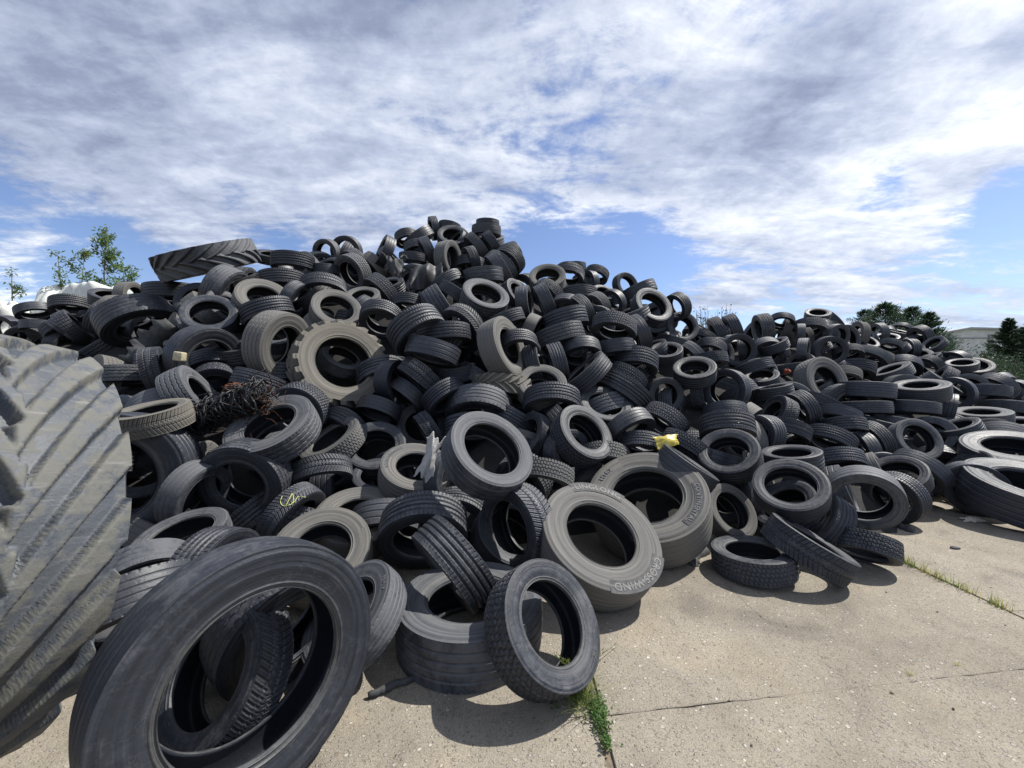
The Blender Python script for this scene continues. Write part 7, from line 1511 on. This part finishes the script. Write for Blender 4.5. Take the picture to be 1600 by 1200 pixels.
def bush(u, v_top, z, wid, label, seed, mat, n=2600, hmin=.0, twigs=40, leafy=1.0):
    r = random.Random(seed); random.seed(seed); top = at(u, v_top, z); H = top.z
    root = bpy.data.objects.new('bush', None); COL.objects.link(root); root.location = (top.x, top.y, 0); tag(root, label, 'bush')
    tr = MB(); cr = MB()
    for k in range(twigs):
        a = r.random()*6.28; rad = wid*.5*math.sqrt(r.random()); tip = Vector((math.cos(a)*rad, math.sin(a)*rad*.7, H*r.uniform(.72, 1.0)*(1-.25*(2*rad/wid)**2)))
        mid = Vector((tip.x*.4, tip.y*.4, tip.z*.5))+rvec(.05); pts = [Vector((r.gauss(0, .06), r.gauss(0, .06), 0)), mid, mid.lerp(tip, .5)+rvec(.05), tip]
        tr.tube(pts, [.03, .016, .009, .004], 4)
        for q in range(4):
            p = mid.lerp(tip, r.uniform(.2, .9)); tr.tube([p, p+Vector((r.gauss(0, .16), r.gauss(0, .1), r.uniform(.12, .4)))], [.006, .002], 3)
        for q in range(int(n/twigs*leafy)):
            f = r.uniform(.35, 1.03); p = mid.lerp(tip, f)+rvec(.11*wid/1.6); cr.leaf(p, rvec(1), rvec(1), r.uniform(.06, .14), r.uniform(.03, .06))
    tr.build('branches', M['bark'], root, True)
    if cr.V: cr.build('foliage', mat, root)
bush(1098, 470, 13, 1.3, 'thin twiggy bush behind the saddle of the heap, left one of the two', 81, M['bushleaf'], 500, twigs=80)
bush(1132, 468, 13.5, 1.2, 'thin twiggy bush behind the saddle of the heap, right one of the two', 82, M['bushleaf'], 420, twigs=64)
bush(1530, 546, 19, 2.4, 'dark bushy shrub between the cypress and the far slope of tyres', 83, M['needle'], 5200, twigs=60)
bush(1600, 556, 17, 3.2, 'dark undergrowth shrub under the cypress at the picture edge', 85, M['needle'], 6000, twigs=60)
bush(1556, 566, 16, 2.0, 'low dark shrub at the foot of the cone-shaped cypress', 86, M['needle'], 4200, twigs=50)

# ------------------------------------------------------------------ building
M['wallp'] = simple('pale_render', (.58, .56, .55), .9, .12, .8, .1); M['pil'] = simple('grey_pilaster', (.24, .25, .26), .9, .1, 2, .1); M['roofp'] = simple('grey_roof_sheet', (.34, .35, .36), .6, .1, 2, .1)
br = bpy.data.objects.new('warehouse', None); COL.objects.link(br); Z = 62; c0 = at(1476, 590, Z); br.location = (c0.x, c0.y, 0)
tag(br, 'low pale grey warehouse with shallow gable and grey pilasters beyond the trees', 'building')
def hgt(v): return at(1500, v, Z).z
x1 = at(1700, 590, Z).x-c0.x; xm = at(1512, 590, Z).x-c0.x; he = hgt(521); hp_ = hgt(514.5); h2 = hgt(519)
b = MB(); b.add([(0, 0, 0), (x1, 0, 0), (x1, 0, h2), (xm, 0, hp_), (0, 0, he), (0, 24, 0), (x1, 24, 0), (x1, 24, h2), (xm, 24, hp_), (0, 24, he)], [(0, 1, 2, 3, 4), (9, 8, 7, 6, 5), (0, 4, 9, 5), (1, 6, 7, 2)]); b.build('wall', M['wallp'], br)
b = MB()
for (xa, za, xb, zb) in ((-.3, he-.05, xm, hp_), (xm, hp_, x1+.3, h2)): b.add([(xa, -.35, za), (xb, -.35, zb), (xb, 24.4, zb), (xa, 24.4, za), (xa, -.35, za+.3), (xb, -.35, zb+.3), (xb, 24.4, zb+.3), (xa, 24.4, za+.3)], [(0, 1, 5, 4), (4, 5, 6, 7), (3, 7, 6, 2), (0, 4, 7, 3), (1, 2, 6, 5), (0, 3, 2, 1)])
b.build('roof', M['roofp'], br)
for u in (1483, 1545, 1610):
    xx = at(u, 590, Z).x-c0.x; b = MB(); b.box((xx, -.11, he/2-.1), (.55, .2, he-.2)); b.build('pilaster', M['pil'], br)
b = MB(); b.box((x1/2, -.06, he-.75), (x1-.4, .1, .12)); b.build('wall_band', M['pil'], br)
